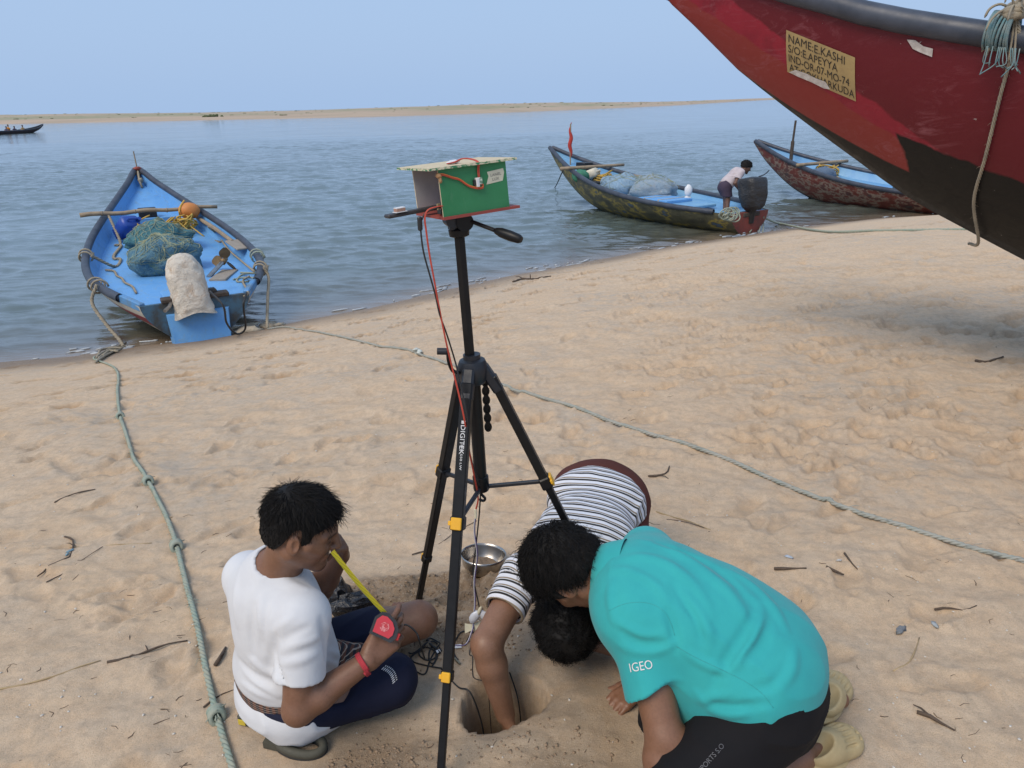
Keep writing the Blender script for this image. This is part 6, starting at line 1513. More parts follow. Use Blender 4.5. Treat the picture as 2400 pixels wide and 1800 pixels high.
te = atd(779, 1292, 1.965); ts = tc + Rt @ np.array([-.014, .034, -.003])
G = []; ax = nrm(te - ts); wv_ = nrm(np.cross(ax, nrm(CAM - ts)))
for q in np.linspace(0, 1, 20): G.append([ts + (te - ts) * q + wv_ * w * .0062 + (0, 0, -.006 * math.sin(math.pi * q)) + nrm(CAM - ts) * (abs(w) * .002) for w in (-1, -.5, 0, .5, 1)])
tt = NT('tape_yellow'); wvn = tt.n('TexWave', bands_direction='DIAGONAL'); wvn.inputs['Scale'].default_value = 60; tt.l(tt.tc.outputs['Object'], wvn.inputs[0])
MB().grid(np.array(G)).build('blade', tt.out(tt.mix(tt.ramp(wvn.outputs[1], [(.93, (0,) * 3), (.97, (.6,) * 3)]), (.66, .56, .03), (.05, .05, .03)), .45), tm, smooth=True)
# ------------------------------------------------------------------ man in the striped shirt, arm in the pit
p2 = Person('man in striped shirt kneeling head down with one arm in the pit', (.28, 2.36, 0))
pe2 = np.array([.315, 2.47, .365]); ne2 = np.array([.185, 2.075, .275]); ax2 = nrm(ne2 - pe2); lat2 = nrm(np.cross(UP, ax2)); R2_ = np.stack([ax2, lat2, np.cross(ax2, lat2)], 1)
mid2 = pe2 * .45 + ne2 * .55 + np.array([0, 0, .020]); ch2 = pe2 * .22 + ne2 * .78 + np.array([0, 0, .005])
sR2 = np.array([.022, 2.125, .265]); sL2 = np.array([.355, 2.045, .255]); eR2 = np.array([-.098, 1.895, .175]); wR2 = np.array([-.045, 1.862, -.075]); eL2 = np.array([.420, 1.975, .070]); wL2 = np.array([.240, 2.055, .045])
S = p2.S
S.ell(pe2, R2_, (.14, .165, .125), .06).ell(mid2, R2_, (.17, .145, .115), .06).ell(ch2, R2_, (.15, .165, .12), .06).cone(sR2, sL2, .058, .058, .06)
p2.arm(sR2, eR2, wR2, (.054, .048, .043, .031)); p2.arm(sL2, eL2, wL2, (.050, .043, .038, .028))
hR2, hL2 = np.array([.245, 2.50, .33]), np.array([.40, 2.46, .33]); kR2 = np.array([.20, 2.25, .075]); kL2 = np.array([.40, 2.22, .075]); aR2 = np.array([.27, 2.62, .05]); aL2 = np.array([.46, 2.60, .05])
S.cone(hR2, kR2, .085, .060, .05).cone(hL2, kL2, .085, .060, .05).cone(kR2, aR2, .055, .036, .02).cone(kL2, aL2, .055, .036, .02)
add_foot(S, aR2, aR2 + (.02, .12, -.02), UP, toes=False); add_foot(S, aL2, aL2 + (.02, .12, -.02), UP, toes=False)
p2.head(np.array([.160, 1.972, .222]), np.array([0, .30, -.95]), np.array([-.12, -.88, -.30]), ne2 + (0, .02, .0), 1.0)
p2.hand(wR2, np.array([.12, -.05, -1.0]), np.array([-.9, -.3, 0]), 1, [(.4, .5, .3)] * 4, (.3, .3, .3), 1.0)
p2.hand(wL2, np.array([-.8, .5, -.05]), np.array([0, 0, 1.0]), 1, [(.2, .3, .2)] * 4, (.2, .2, .2), 1.0)
M_SKIN2 = skin_mat('skin_brown', (.235, .118, .068), (.27, .142, .088))
p2.skin((-.25, 1.72, -.30), (.62, 2.85, .52), M_SKIN2, stubble=.3)
line2 = lambda q: -(q[:, 2] - np.interp(q[:, 0], [-.2, -.05, -.01, .02, .06, .2], [-.06, -.055, .0, .0, -.02, -.02]))
p2.hair(p2.cap(.024, line2, .006, 30, 7), 5200, .026, .0011, 2, lambda q: np.stack([.2 + q[:, 0] * 3, q[:, 1] * 4, .2 - q[:, 2] * 2], 1) + 0, lambda q: (q[:, 2] > np.interp(q[:, 0], [-.2, -.05, -.01, .06, .2], [-.05, -.05, .01, -.02, -.02])).astype(float), .35, .35, .3)
t2 = Sdf(); o_ = .015
t2.ell(pe2 + ax2 * .04, R2_, (.13, .168 + o_, .125 + o_), .06).ell(mid2, R2_, (.17, .150 + o_, .118 + o_), .06).ell(ch2, R2_, (.15, .165 + o_, .12 + o_), .06).cone(sR2, sL2, .058 + o_, .058 + o_, .06)
hR = sR2 + (eR2 - sR2) * .54; hL = sL2 + (eL2 - sL2) * .75
t2.add(sleeve(sR2, hR, .066, .071, .058), .03).add(sleeve(sL2, hL, .064, .072, .056), .03)
t2.push(ridge_folds(mid2, lat2, ax2, .0055, 3, 12, 3)); t2.push(ridge_folds(mid2, ax2 + lat2 * .5, lat2, .003, 4, 10, 13))
t2.cut(lambda P: plane(P, pe2 - ax2 * .045 + np.array([0, 0, 0]), -ax2 + np.array([0, 0, .15])), .004)
neck_rib(t2, ne2 + (-.005, .01, .0), p2.hL(-.022, 0, -.045), .056, .0, .02)
V, Q = surface(t2, (-.20, 1.75, .0), (.62, 2.70, .52), .0055)
# stripes run round the body and round each sleeve
sb = (V - pe2) @ ax2 + .035 * ((V - pe2) @ lat2 / .17) ** 2 + .006 * vnoise3(V * 22)
for a, b in ((sR2, eR2), (sL2, eL2)):
    d_ = nrm(b - a); u_ = (V - a) @ d_; rr_ = np.linalg.norm(V - a - u_[:, None] * d_, axis=1); tor = ellip(V.astype(np.float32), ch2, R2_, (.15, .150, .12)); m = (u_ > .045) & (rr_ < .10) & (tor > .018); sb = np.where(m, u_ + .5, sb)
t = NT('striped_cotton'); fr_ = t.math('FRACT', t.math('MULTIPLY', t.attr('stripe'), 1 / .0265))
c = t.ramp(fr_, [(0, (.74, .74, .77)), (.33, (.70, .70, .74)), (.36, (.26, .20, .13)), (.52, (.28, .22, .15)), (.55, (.72, .71, .72)), (.62, (.72, .71, .72)), (.64, (.022, .019, .017)), (.88, (.022, .019, .017)), (.90, (.74, .74, .77))])
M_STRIPE = t.out(c, .9, t.bump(t.noise(500, 2), .25, .001))
put('striped_shirt', V, Q, M_STRIPE, p2.root, {'stripe': sb})
s2 = Sdf(); s2.ell(pe2 - ax2 * .02, R2_, (.135, .172, .126), .05).cone(hR2, kR2, .10, .078, .05).cone(hL2, kL2, .10, .078, .05).cone(kR2, aR2, .074, .06, .03).cone(kL2, aL2, .074, .06, .03)
s2.push(ridge_folds(pe2, lat2, ax2, .005, 4, 14, 6)); s2.cut(lambda P: -(P[:, 2] - .004), .003); s2.cut(lambda P: plane(P, pe2 + ax2 * .02, ax2) * ((P[:, 2] > .22) * 2.0 - 1.0) if False else np.full(len(P), -1, np.float32))
V, Q = surface(s2, (.02, 2.08, -.01), (.64, 2.75, .56), .009); put('trousers', V, Q, cloth_mat('maroon_cotton', (.085, .026, .020), (.10, .032, .024)), p2.root)

# ------------------------------------------------------------------ man in the turquoise polo shirt
p3 = Person('man in turquoise polo shirt and black shorts kneeling over the pit, head down', (.66, 1.58, 0))
pe3 = np.array([.655, 1.600, .295]); ne3 = np.array([.285, 1.800, .478]); hd3 = nrm((ne3 - pe3) * (1, 1, 0)); lt3 = np.cross(UP, hd3); ax3 = nrm(ne3 - pe3); R3_ = np.stack([ax3, lt3, np.cross(ax3, lt3)], 1)
lb3 = pe3 * .66 + ne3 * .34 + np.array([0, 0, .055]); ch3 = pe3 * .25 + ne3 * .75 + np.array([0, 0, .010])
sL3 = np.array([.322, 1.635, .455]); sR3 = np.array([.400, 1.950, .455]); eL3 = np.array([.372, 1.475, .225]); wL3 = np.array([.345, 1.40, .030]); eR3 = np.array([.42, 1.915, .225]); wR3 = np.array([.385, 1.85, .045])
S = p3.S
S.ell(pe3, R3_, (.16, .185, .15), .06).ell(lb3, R3_, (.19, .165, .135), .07).ell(ch3, R3_, (.17, .175, .135), .07).cone(sL3, sR3, .066, .066, .07)
p3.arm(sL3, eL3, wL3, (.056, .049, .044, .031)); p3.arm(sR3, eR3, wR3, (.056, .047, .042, .030))
hL3, hR3 = np.array([.615, 1.505, .250]), np.array([.700, 1.680, .250]); kL3 = np.array([.340, 1.330, .085]); kR3 = np.array([.44, 1.68, .085]); aL3 = np.array([.765, 1.550, .062]); aR3 = np.array([.850, 1.705, .078])
S.cone(hL3, kL3, .100, .066, .05).cone(hR3, kR3, .100, .066, .05).chain([kL3, kL3 * .45 + aL3 * .55 + (0, 0, .01), aL3], [.06, .060, .038], .02).chain([kR3, kR3 * .45 + aR3 * .55, aR3], [.06, .058, .038], .02)
add_foot(S, aL3, aL3 + (.12, .06, -.02), UP, toes=False); add_foot(S, aR3, aR3 + (.10, .06, -.02), UP, toes=False)
p3.head(np.array([.158, 1.852, .468]), np.array([-.22, .28, -.93]), np.array([-.87, .30, .28]), ne3, 1.06, .060)
p3.hand(wL3, np.array([-.5, .2, -.35]), np.array([-.3, 0, .95]), 1, [(.15, .2, .15)] * 4, (.2, .2, .2), 1.05)
p3.hand(wR3, np.array([-.55, -.30, -.18]), np.array([-.1, -.1, .95]), -1, [(.25, .35, .25)] * 4, (.2, .2, .2), 1.05)
M_SKIN3 = skin_mat('skin_warm', (.195, .092, .050), (.23, .113, .066))
p3.skin((.0, 1.22, -.03), (1.06, 2.08, .68), M_SKIN3, stubble=.8)
line3 = lambda q: -(q[:, 2] - np.interp(q[:, 0], [-.2, -.06, -.016, .002, .010, .05, .07, .2], [-.055, -.05, .02, .018, -.03, .03, .055, .075]))
p3.hair(p3.cap(.018, line3, .005, 22, 3), 5600, .036, .0011, 3, lambda q: np.stack([.6 + q[:, 0] * 3, q[:, 1] * 2 + .3, -.5 + q[:, 2] * 1.5], 1), lambda q: (q[:, 2] > np.interp(q[:, 0], [-.2, -.05, -.01, .02, .06, .2], [-.045, -.04, .03, .01, .04, .06])).astype(float), .12, .28, .3)
t3 = Sdf(); o_ = .016
t3.ell(pe3 + ax3 * .03 + np.array([.004, 0, .014]), R3_, (.185, .205 + o_, .168 + o_), .07).ell(lb3, R3_, (.19, .172 + o_, .142 + o_), .07).ell(ch3, R3_, (.17, .178 + o_, .138 + o_), .07).cone(sL3, sR3, .066 + o_, .066 + o_, .07)
t3.cone(sL3 * .5 + lb3 * .5 + lt3 * .03, pe3 + ax3 * .12 + lt3 * .11 + (0, 0, -.10), .10, .085, .06)
mL = sL3 + (eL3 - sL3) * .56; mR = sR3 + (eR3 - sR3) * .6
t3.add(sleeve(sL3, mL, .076, .080, .062, tilt=_r * .45), .03).add(sleeve(sR3, mR, .066, .076, .058), .03)
k3_ = lambda *p: [(1350 + x / 2.766, 1200 + y / 2.766) for x, y in p]
t3.push(ridge_folds(lb3, ax3 + lt3 * .25, lt3, .0045, 2.0, 8, 4))
fold_lines(t3, (.05, 1.30, .10), (1.05, 2.12, .72), [
    (k3_((230, 370), (330, 380), (450, 430), (540, 500), (590, 600)), .006, .012), (k3_((300, 300), (430, 290), (580, 330), (720, 430), (830, 560), (880, 680)), .007, .013),
    (k3_((400, 180), (560, 220), (720, 300), (880, 420), (1020, 560), (1110, 700), (1130, 820)), .008, .014), (k3_((520, 200), (700, 260), (880, 350), (1040, 480), (1160, 620)), -.006, .012),
    (k3_((640, 480), (720, 580), (790, 700), (820, 820)), -.007, .013), (k3_((700, 520), (800, 650), (860, 780), (860, 900)), .007, .013),
    (k3_((1200, 620), (1190, 720), (1130, 850), (1040, 970), (960, 1030)), .009, .014), (k3_((1140, 680), (1080, 800), (1000, 920), (930, 1040), (890, 1120)), -.009, .014), (k3_((1250, 740), (1200, 860), (1110, 960)), -.006, .013),
    (k3_((590, 640), (620, 720), (640, 800), (650, 900)), -.009, .012), (k3_((230, 450), (220, 560), (240, 700)), .005, .012),
    (k3_((250, 700), (330, 760), (430, 800), (560, 800)), .005, .013), (k3_((280, 860), (380, 900), (520, 900), (630, 860)), .004, .012), (k3_((300, 780), (420, 850), (560, 850)), -.004, .012),
    (k3_((700, 900), (800, 970), (900, 1010), (960, 1030)), .006, .012), (k3_((780, 1170), (830, 1220), (900, 1200), (1000, 1180)), .008, .012), (k3_((900, 1250), (1000, 1270), (1120, 1260), (1250, 1240)), -.008, .012), (k3_((880, 1290), (980, 1310), (1100, 1310)), .007, .011),
    (k3_((1380, 1000), (1330, 1090), (1250, 1130), (1150, 1150)), -.006, .013), (k3_((1420, 900), (1400, 1020), (1330, 1130)), .006, .014), (k3_((1000, 380), (1150, 480), (1280, 620), (1360, 760)), .006, .014)])
hemq = pe3 + ax3 * .0 + np.array([.075, -.02, 0])
def hem3(P):
    q = P - hemq.astype(np.float32); a = q @ ax3.astype(np.float32); lz = q @ lt3.astype(np.float32); z_ = q[:, 2]
    d = -(a + .115 - .035 * np.sin(lz * 14) * 0 + .30 * np.clip(-z_ - .02, 0, 1))
    notch = .05 - np.abs((z_ + .085) * .9 + .35 * (a + .02)) - np.clip(a + .045, 0, 1) * 1.2
    return d
t3.cut(hem3, .004)
t3.cut(lambda P: -(P[:, 2] - (.205 + .30 * np.clip((P - pe3.astype(np.float32)) @ ax3.astype(np.float32) - .22, 0, 1))) - 10.0 * (((P - sL3.astype(np.float32)) @ ax3.astype(np.float32)) > -.10), .004)
V, Q = surface(t3, (.05, 1.30, .10), (1.05, 2.12, .72), .0055)
M_TEAL = cloth_mat('turquoise_pique', (.036, .370, .365), (.032, .34, .345), weave=420, bump=.4, fold=.10, fold_scale=7)
polo = put('polo_shirt', V, Q, M_TEAL, p3.root);
M_SEAMT = pm('teal_seam', (.033, .34, .34), bump=0)
seam(polo, V, Q, k3_((215, 640), (300, 600), (400, 585), (500, 600), (575, 650), (615, 720), (640, 800)), M_SEAMT, .0008); seam(polo, V, Q, k3_((650, 870), (760, 935), (960, 1030), (1100, 1100), (1210, 1180), (1280, 1270)), M_SEAMT, .0008); bv3 = BVHTree.FromPolygons([Vector(v) for v in V], [tuple(q) for q in Q])
# folded collar
nb = ne3 + np.array([.005, 0, .005]); na = nrm(p3.hL(-.03, 0, -.05) - nb); e1 = nrm(np.cross(na, UP)); e2 = np.cross(e1, na); G = []
for k_ in np.linspace(-2.75, 2.75, 42):
    ds = np.cos(k_) * e2 + np.sin(k_) * e1; drop = .5 + .5 * math.cos(k_)
    G.append([nb + ds * r_ + na * h_ for r_, h_ in ((.066, .040), (.070, .062), (.078, .064), (.094, .030), (.107 + .006 * (1 - drop), -.010 - .012 * (1 - drop)))])
G = np.array(G); mb = MB().grid(G); mb.grid(G[:, 2:] - .004 * nrm(e2), True); mb.build('collar', M_TEAL, p3.root, smooth=True)
# sleeve lettering
TV, TF = text_mesh('IGEO', 1.0); TV, TF = subdiv_flat(TV, TF, .12); TV = TV - (TV.max(0) + TV.min(0)) / 2; sc_ = .058 / np.ptp(TV[:, 0])
so = atd(1502, 1561, 1.93); sv_ = nrm(CAM - so); sx_ = nrm(_r * .985 + _u * .17); sy_ = np.cross(sv_, sx_)
mesh_obj('sleeve_lettering', stamp(bv3, TV * sc_ * (1, 1.15, 1), so, sx_, sy_, sv_, .0025), TF, M_WHITE_INK, polo, True, smooth=False)
# shorts
s3 = Sdf(); s3.ell(pe3 + (.005, 0, -.01), R3_, (.160, .196, .155), .05).cone(hL3, kL3 * .9 + hL3 * .1, .124, .102, .06).cone(hR3, kR3, .122, .095, .06).cone(pe3 + (.03, -.01, -.08), pe3 + (.04, 0, -.12), .12, .12, .05)
s3.push(ridge_folds(pe3, np.array([.8, .4, .6]), UP, .006, 4, 12, 12)); s3.cut(lambda P: -(P[:, 2] - .012), .004)
s3.cut(lambda P: plane(P, np.array([.80, 1.58, .10]), np.array([.80, .10, -.62])), .01)
s3.cut(lambda P: plane(P, ch3 - ax3 * .10, ax3) - 10.0 * (P[:, 2] < .20), .004)
V, Q = surface(s3, (.22, 1.14, -.01), (1.06, 1.92, .48), .0065)
M_BLKC = cloth_mat('black_jersey', (.007, .0065, .008), (.009, .008, .009), weave=500)
sh3 = put('shorts', V, Q, M_BLKC, p3.root); bs3 = BVHTree.FromPolygons([Vector(v) for v in V], [tuple(q) for q in Q])
TV, TF = text_mesh('SPORTS S.O', 1.0); TV, TF = subdiv_flat(TV, TF, .2); sc_ = .085 / np.ptp(TV[:, 0]); TV = TV - (TV.max(0) + TV.min(0)) / 2
so = atd(1667, 1776, 1.86); sv_ = nrm(CAM - so); sx_ = nrm(_r * .66 + _u * .75); sy_ = np.cross(sv_, sx_)
mesh_obj('shorts_lettering', stamp(bs3, TV * sc_, so, sx_, sy_, sv_, .002), TF, pm('grey_print', (.10, .10, .11), bump=0), sh3, True, smooth=False)
so = atd(1759, 1775, 1.95); sx_ = nrm(_r * .5 + _u * .87); sy_ = np.cross(sv_, sx_); V2 = [(x, y) for x in (-.011, 0, .011) for y in (-.006, .006)]
mesh_obj('brand_tag', stamp(bs3, V2[2:], so, sx_, sy_, sv_, .0025), [(0, 2, 3, 1)], M_WPL, sh3, True, smooth=False); mesh_obj('brand_tag', stamp(bs3, V2[:4], so, sx_, sy_, sv_, .0025), [(0, 2, 3, 1)], pm('tag_red', (.55, .10, .10), (.7, .5, .5), scale=400, lo=.45, hi=.6), sh3, True, smooth=False)
# slotted clogs
def clog(an, toe, seed):
    an = np.asarray(an, float); d = nrm(np.asarray(toe) - an); up_ = nrm(UP * .8 + np.array([.5, .1, 0])); sd = nrm(np.cross(up_, d)); up_ = np.cross(d, sd); C_ = Sdf(); Rq = np.stack([d, sd, up_], 1)
    C_.ell(an + d * .07 - up_ * .005, Rq, (.125, .050, .046), .02).ell(an + d * .02, Rq, (.07, .044, .05), .02).ell(an + d * .135, Rq, (.06, .052, .036), .02)
    C_.sub(lambda P: ellip(P, an - d * .035 + up_ * .055, Rq, (.062, .036, .065)), .006)
    for i in range(6):
        a = -.9 + i * .36; cpt = an + d * (.085 + .018 * math.cos(a)) + sd * .05 * math.sin(a) + up_ * .046 * math.cos(a)
        C_.sub(lambda P, cpt=cpt, a=a: ellip(P, cpt, np.stack([d, nrm(np.cross(up_ * math.cos(a) + sd * math.sin(a), d)), up_ * math.cos(a) + sd * math.sin(a)], 1), (.034, .0048, .012)), .003)
    for i in range(4):
        a = -.6 + i * .4; cpt = an + d * .158 + sd * .045 * math.sin(a) + up_ * .034 * math.cos(a); C_.sub(lambda P, cpt=cpt: ellip(P, cpt, Rq, (.012, .005, .012)), .003)
    C_.add(lambda P: smax(ellip(P, an + d * .06 - up_ * .034, Rq, (.145, .056, .020)), np.abs((P - (an - up_ * .038).astype(np.float32)) @ up_.astype(np.float32)) - .011, .003), .004)
    V, Q = surface(C_, an - .20, an + .24, .004); return V, Q
M_CLOG = pm('cream_foam', (.52, .40, .21), (.45, .34, .17), scale=18, rough=.7, bump=.15, bscale=300, bdist=.001)
for i, (a, b) in enumerate(((aL3 + (.055, .018, .005), aL3 + (.16, .085, -.035)), (aR3 + (.050, .02, .008), aR3 + (.125, .115, -.03)))):
    V, Q = clog(a, b, i); put('clog', V, Q, M_CLOG, p3.root)

# ------------------------------------------------------------------ man aboard the olive boat
p4 = Person('man in pale shirt and purple grey shorts bending over the covered outboard engine', rb2.W((.62, .18, .46)))
dm = 15.62; J = lambda x, y, d=dm: atd(1240 + x / 3.687, 280 + y / 3.687, d)
hd4 = J(1876, 412); sh4 = J(1812, 452); hp4 = J(1692, 572); ne4 = J(1838, 442)
kn4a, kn4b = J(1716, 690), J(1700, 690, dm + .16); ft4a, ft4b = J(1712, 790), J(1690, 785, dm + .18)
S = p4.S; ax4 = nrm(sh4 - hp4); R4 = frame(ax4, np.cross(ax4, np.array([.0, -1.0, 0])))
S.ell(hp4, R4, (.12, .15, .12), .05).ell((hp4 + sh4) / 2, R4, (.19, .145, .105), .06).ell(sh4 * .85 + hp4 * .15, R4, (.13, .165, .11), .06)
dpt = np.array([0, .16, 0])
p4.arm(sh4 - dpt, J(1782, 552, dm - .2), J(1822, 615, dm - .1)); p4.arm(sh4 + dpt, J(1802, 545, dm + .2), J(1838, 600, dm + .1))
S.cone(hp4 - dpt * .5, kn4a, .085, .058, .05).cone(kn4a, ft4a, .055, .038, .02).cone(hp4 + dpt * .5, kn4b, .085, .058, .05).cone(kn4b, ft4b, .055, .038, .02)
S.ell(ft4a + (.06, -.02, -.02), np.eye(3), (.12, .045, .04), .02).ell(ft4b + (.06, -.02, -.02), np.eye(3), (.12, .045, .04), .02)
p4.head(hd4, np.array([.75, -.15, -.45]), np.array([.45, 0, .85]), ne4, 1.0)
add_hand(S, J(1822, 615, dm - .1), np.array([.5, .1, -.4]), np.array([.4, -.5, .5]), 1, (.4, .5, .3)); add_hand(S, J(1838, 600, dm + .1), np.array([.5, -.1, -.4]), np.array([.4, .5, .5]), -1, (.4, .5, .3))
mn = np.min([hd4, hp4, ft4a, ft4b], 0) - .35; mx = np.max([hd4, hp4, sh4, ft4b], 0) + .45; p4.boxes = []
p4.skin(mn, mx, skin_mat('skin_deep', (.12, .06, .04), (.15, .08, .055)), h=.012, stubble=1.0)
p4.hair(p4.cap(.018, lambda q: -(q[:, 2] - np.interp(q[:, 0], [-.2, -.03, .02, .07, .2], [-.06, -.03, .0, .05, .07])), .008, 20, 4), 600, .03, .003, 5, lambda q: np.stack([q[:, 0] * 0 + .4, q[:, 1], q[:, 2] * 0 - .6], 1), lambda q: (q[:, 2] > .03).astype(float), .1, .3, h=.009)
t4 = Sdf(); t4.ell((hp4 + sh4) / 2, R4, (.20, .165, .125), .06).ell(sh4 * .85 + hp4 * .15, R4, (.14, .185, .13), .06).ell(hp4 * .85 + sh4 * .15, R4, (.12, .165, .135), .06)
t4.add(sleeve(sh4 - dpt, (sh4 - dpt) * .35 + J(1782, 552, dm - .2) * .65, .07, .075, .05), .03).add(sleeve(sh4 + dpt, (sh4 + dpt) * .35 + J(1802, 545, dm + .2) * .65, .07, .075, .05), .03); t4.push(ridge_folds(hp4, ax4, UP, .012, 3, 8, 3))
V, Q = surface(t4, mn, mx, .011); put('shirt', V, Q, cloth_mat('pale_shirt', (.52, .46, .47), (.46, .40, .42)), p4.root)
s4 = Sdf(); s4.ell(hp4 + (0, 0, -.04), R4, (.13, .165, .13), .05).cone(hp4 - dpt * .5, kn4a * .85 + hp4 * .15, .11, .10, .05).cone(hp4 + dpt * .5, kn4b * .85 + hp4 * .15, .11, .10, .05); s4.push(ridge_folds(hp4, UP, ax4, .01, 3, 9, 6)); s4.cut(lambda P: -plane(P, kn4a * .8 + hp4 * .2, UP), .004)
V, Q = surface(s4, mn, mx, .011); put('shorts', V, Q, cloth_mat('purple_grey', (.070, .052, .080), (.055, .042, .065)), p4.root)

# ------------------------------------------------------------------ crew of the far longboat, seen as seated figures
for i, (px, py, col, lbl) in enumerate(((16, 303, (.62, .25, .03), 'person in orange top sitting tallest in the far longboat'), (11, 308, (.12, .10, .14), 'person in dark top hunched left of the orange top in the far longboat'), (30, 309, (.05, .05, .09), 'person in dark navy top sitting right of the orange top in the far longboat'), (50, 307, (.30, .22, .12), 'person in khaki top sitting nearest the bow of the far longboat'))):
    bx_ = LL * (px + 70) / 175.0; b = lg.W((bx_, .0, .30)); r = person(lbl, b, 'crew of the far longboat'); hh = (.95, .72, .70, .80)[i]
    S = Sdf(); S.cone(b + (0, 0, .12), b + (.03, 0, hh * .72), .19, .16, .06).cone(b + (.04, 0, hh * .72), b + (.05, 0, hh), .07, .07, .03).ell(b + (.06, 0, hh + .12), np.eye(3), (.10, .09, .125), .03)
    S.cone(b + (-.18, 0, hh * .66), b + (.24, 0, hh * .66), .075, .075, .05).cone(b + (.22, 0, hh * .66), b + (.30, -.12, .35), .055, .045, .03).cone(b + (-.17, 0, hh * .66), b + (-.22, -.14, .35), .055, .045, .03).cone(b + (0, -.05, .12), b + (.40, -.1, .18), .11, .08, .05)
    V, Q = surface(S, b - .6, b + (.7, .6, 1.5), .035); T = np.ones((len(V), 3)); put('body', V, Q, M_SKIN1, r, {'tint': T})
    S2 = Sdf(); S2.cone(b + (0, 0, .16), b + (.03, 0, hh * .70), .215, .185, .06).cone(b + (-.18, 0, hh * .66), b + (.24, 0, hh * .66), .10, .10, .05); V, Q = surface(S2, b - .6, b + (.7, .6, 1.5), .035); put('top', V, Q, cloth_mat('crew_top_%s' % 'abcd'[i], col), r)
    S3 = Sdf(); S3.ell(b + (.045, .02, hh + .16), np.eye(3), (.115, .105, .11), .02); V, Q = surface(S3, b - .6, b + (.7, .6, 1.5), .035); put('hair', V, Q, M_HAIR, r)
# ================================================================== ropes on the sand
def ground_path(pix, lift, n=10, world=(), step=.03):
    P = [on_ground(x, y) for x, y in pix] + [np.array([x, y, gz(x, y)]) for x, y in world]
    P = resample(spline(P, n), step); P[:, 2] = ground_many(P[:, 0], P[:, 1]); k = np.ones(9) / 9; q = np.convolve(np.pad(P[:, 2], 4, 'edge'), k, 'valid'); P[:, 2] = np.maximum(q, P[:, 2] - .004) + lift; return P
lr = [(290, 815), (250, 833), (220, 843), (273, 871), (276, 927), (282, 977), (301, 1037), (317, 1084), (345, 1128), (373, 1181), (395, 1225), (414, 1282), (441, 1389), (464, 1475), (481, 1562), (507, 1674), (544, 1800), (575, 1900)]
P = ground_path(lr, .011); r = thing('mooring_rope', 'thick pale green mooring rope running down the left sand to the bottom edge', 'rope', P[0])
rope_mb(P, .0105, .07, 6, frays=160).build('rope', M_ROPE_G, r, smooth=True)
for i, v in enumerate((977, 1128, 1283, 1674)):
    j = int(np.argmin([abs((900 - ((p - CAM) @ _u) / ((p - CAM) @ _f) * F_PX) - v) for p in P])); c_ = P[j] + (0, 0, .004); mb = MB(); ax = nrm(P[j + 2] - P[j - 2]); a1 = nrm(np.cross(ax, UP)); a2 = np.cross(a1, ax); k = np.linspace(0, 6.283, 17)[:-1]
    for m in range(4): mb.tube(c_ + .020 * (np.cos(k)[:, None] * a1 + np.sin(k)[:, None] * a2) + ax * (.011 * (m - 1.5)) + ax * (.006 * np.sin(k + m))[:, None], .0085, 6, closed=True)
    for m in range(5): d = nrm(RNG.normal(0, 1, 3) + (0, 0, .6)); mb.tube([c_, c_ + d * .025, c_ + d * .045 - (0, 0, .012)], .002, 4)
    mb.build('knot', M_ROPE_G, r, smooth=True)
rr = [(627, 772), (672, 768), (760, 783), (890, 814), (977, 834), (1069, 860), (1193, 909), (1356, 960), (1551, 1025), (1736, 1094), (1953, 1177), (2170, 1253), (2400, 1318), (2560, 1360)]
P = ground_path(rr, .009); r = thing('mooring_rope', 'long grey green rope crossing the sand behind the tripod to the right edge', 'rope', P[0])
rope_mb(P, .0115, .075, 5, frays=200).build('rope', pm('rope_grey_green', (.27, .30, .27), (.36, .345, .30), scale=16, rough=.9, bump=.5, bscale=300, bdist=.002), r, smooth=True)
kp = on_ground(977, 834, .014); mb = MB()
for m in range(6): d = nrm(RNG.normal(0, 1, 3) * (1, 1, .4)); mb.blob(kp + d * .03, (.035, .02, .012), rotm(UP, m), .4, 3, m, 8, 6)
mb.build('rag_knot', pm('pale_rag', (.55, .58, .54), (.45, .47, .42), scale=40, rough=.9), r, smooth=True)
mb = MB(); hr_ = np.random.default_rng(9); h0 = on_ground(275, 812)
for m in range(7): mb.tube(ground_path([(225 + hr_.uniform(0, 20), 840 + hr_.normal(0, 5)), (255 + hr_.normal(0, 8), 828 + hr_.normal(0, 5)), (290 + hr_.normal(0, 8), 815 + hr_.normal(0, 5))], .014 + .004 * m), .013, 5)
tag(mb.build('rope_heap', M_ROPE_T, origin=h0, smooth=True), 'heap of tan rope at the water edge left of the blue boat stern', 'rope')

# ================================================================== things between the men
# steel bowl with damp sand in it
bw_c = np.array([-.134, 2.545, gz(-.134, 2.545)]); bl = thing('steel_bowl', 'stainless steel bowl holding damp sand behind the front tripod leg', 'bowl', bw_c)
Rw = rotm((1, 0, 0), -.10) @ rotm((0, 1, 0), .06)
prof = [(.001, .004), (.035, .004), (.062, .016), (.080, .042), (.087, .072), (.0885, .084), (.0905, .0845), (.089, .072), (.082, .040), (.064, .013), (.036, 0), (.001, 0)]
t = NT('stainless'); n1 = t.noise(9, 4); M_INOX = t.out(t.ramp(n1, [(.3, (.46, .44, .41)), (.7, (.36, .34, .32))]), t.ramp(n1, [(.3, (.22,) * 3), (.7, (.36,) * 3)]), t.bump(t.noise(50, 3, stretch=(1, 1, 6)), .08, .002), Metallic=1.0)
o = MB().lathe(bw_c, prof, 40, Rw).build('bowl', M_INOX, bl, smooth=True)
G = []
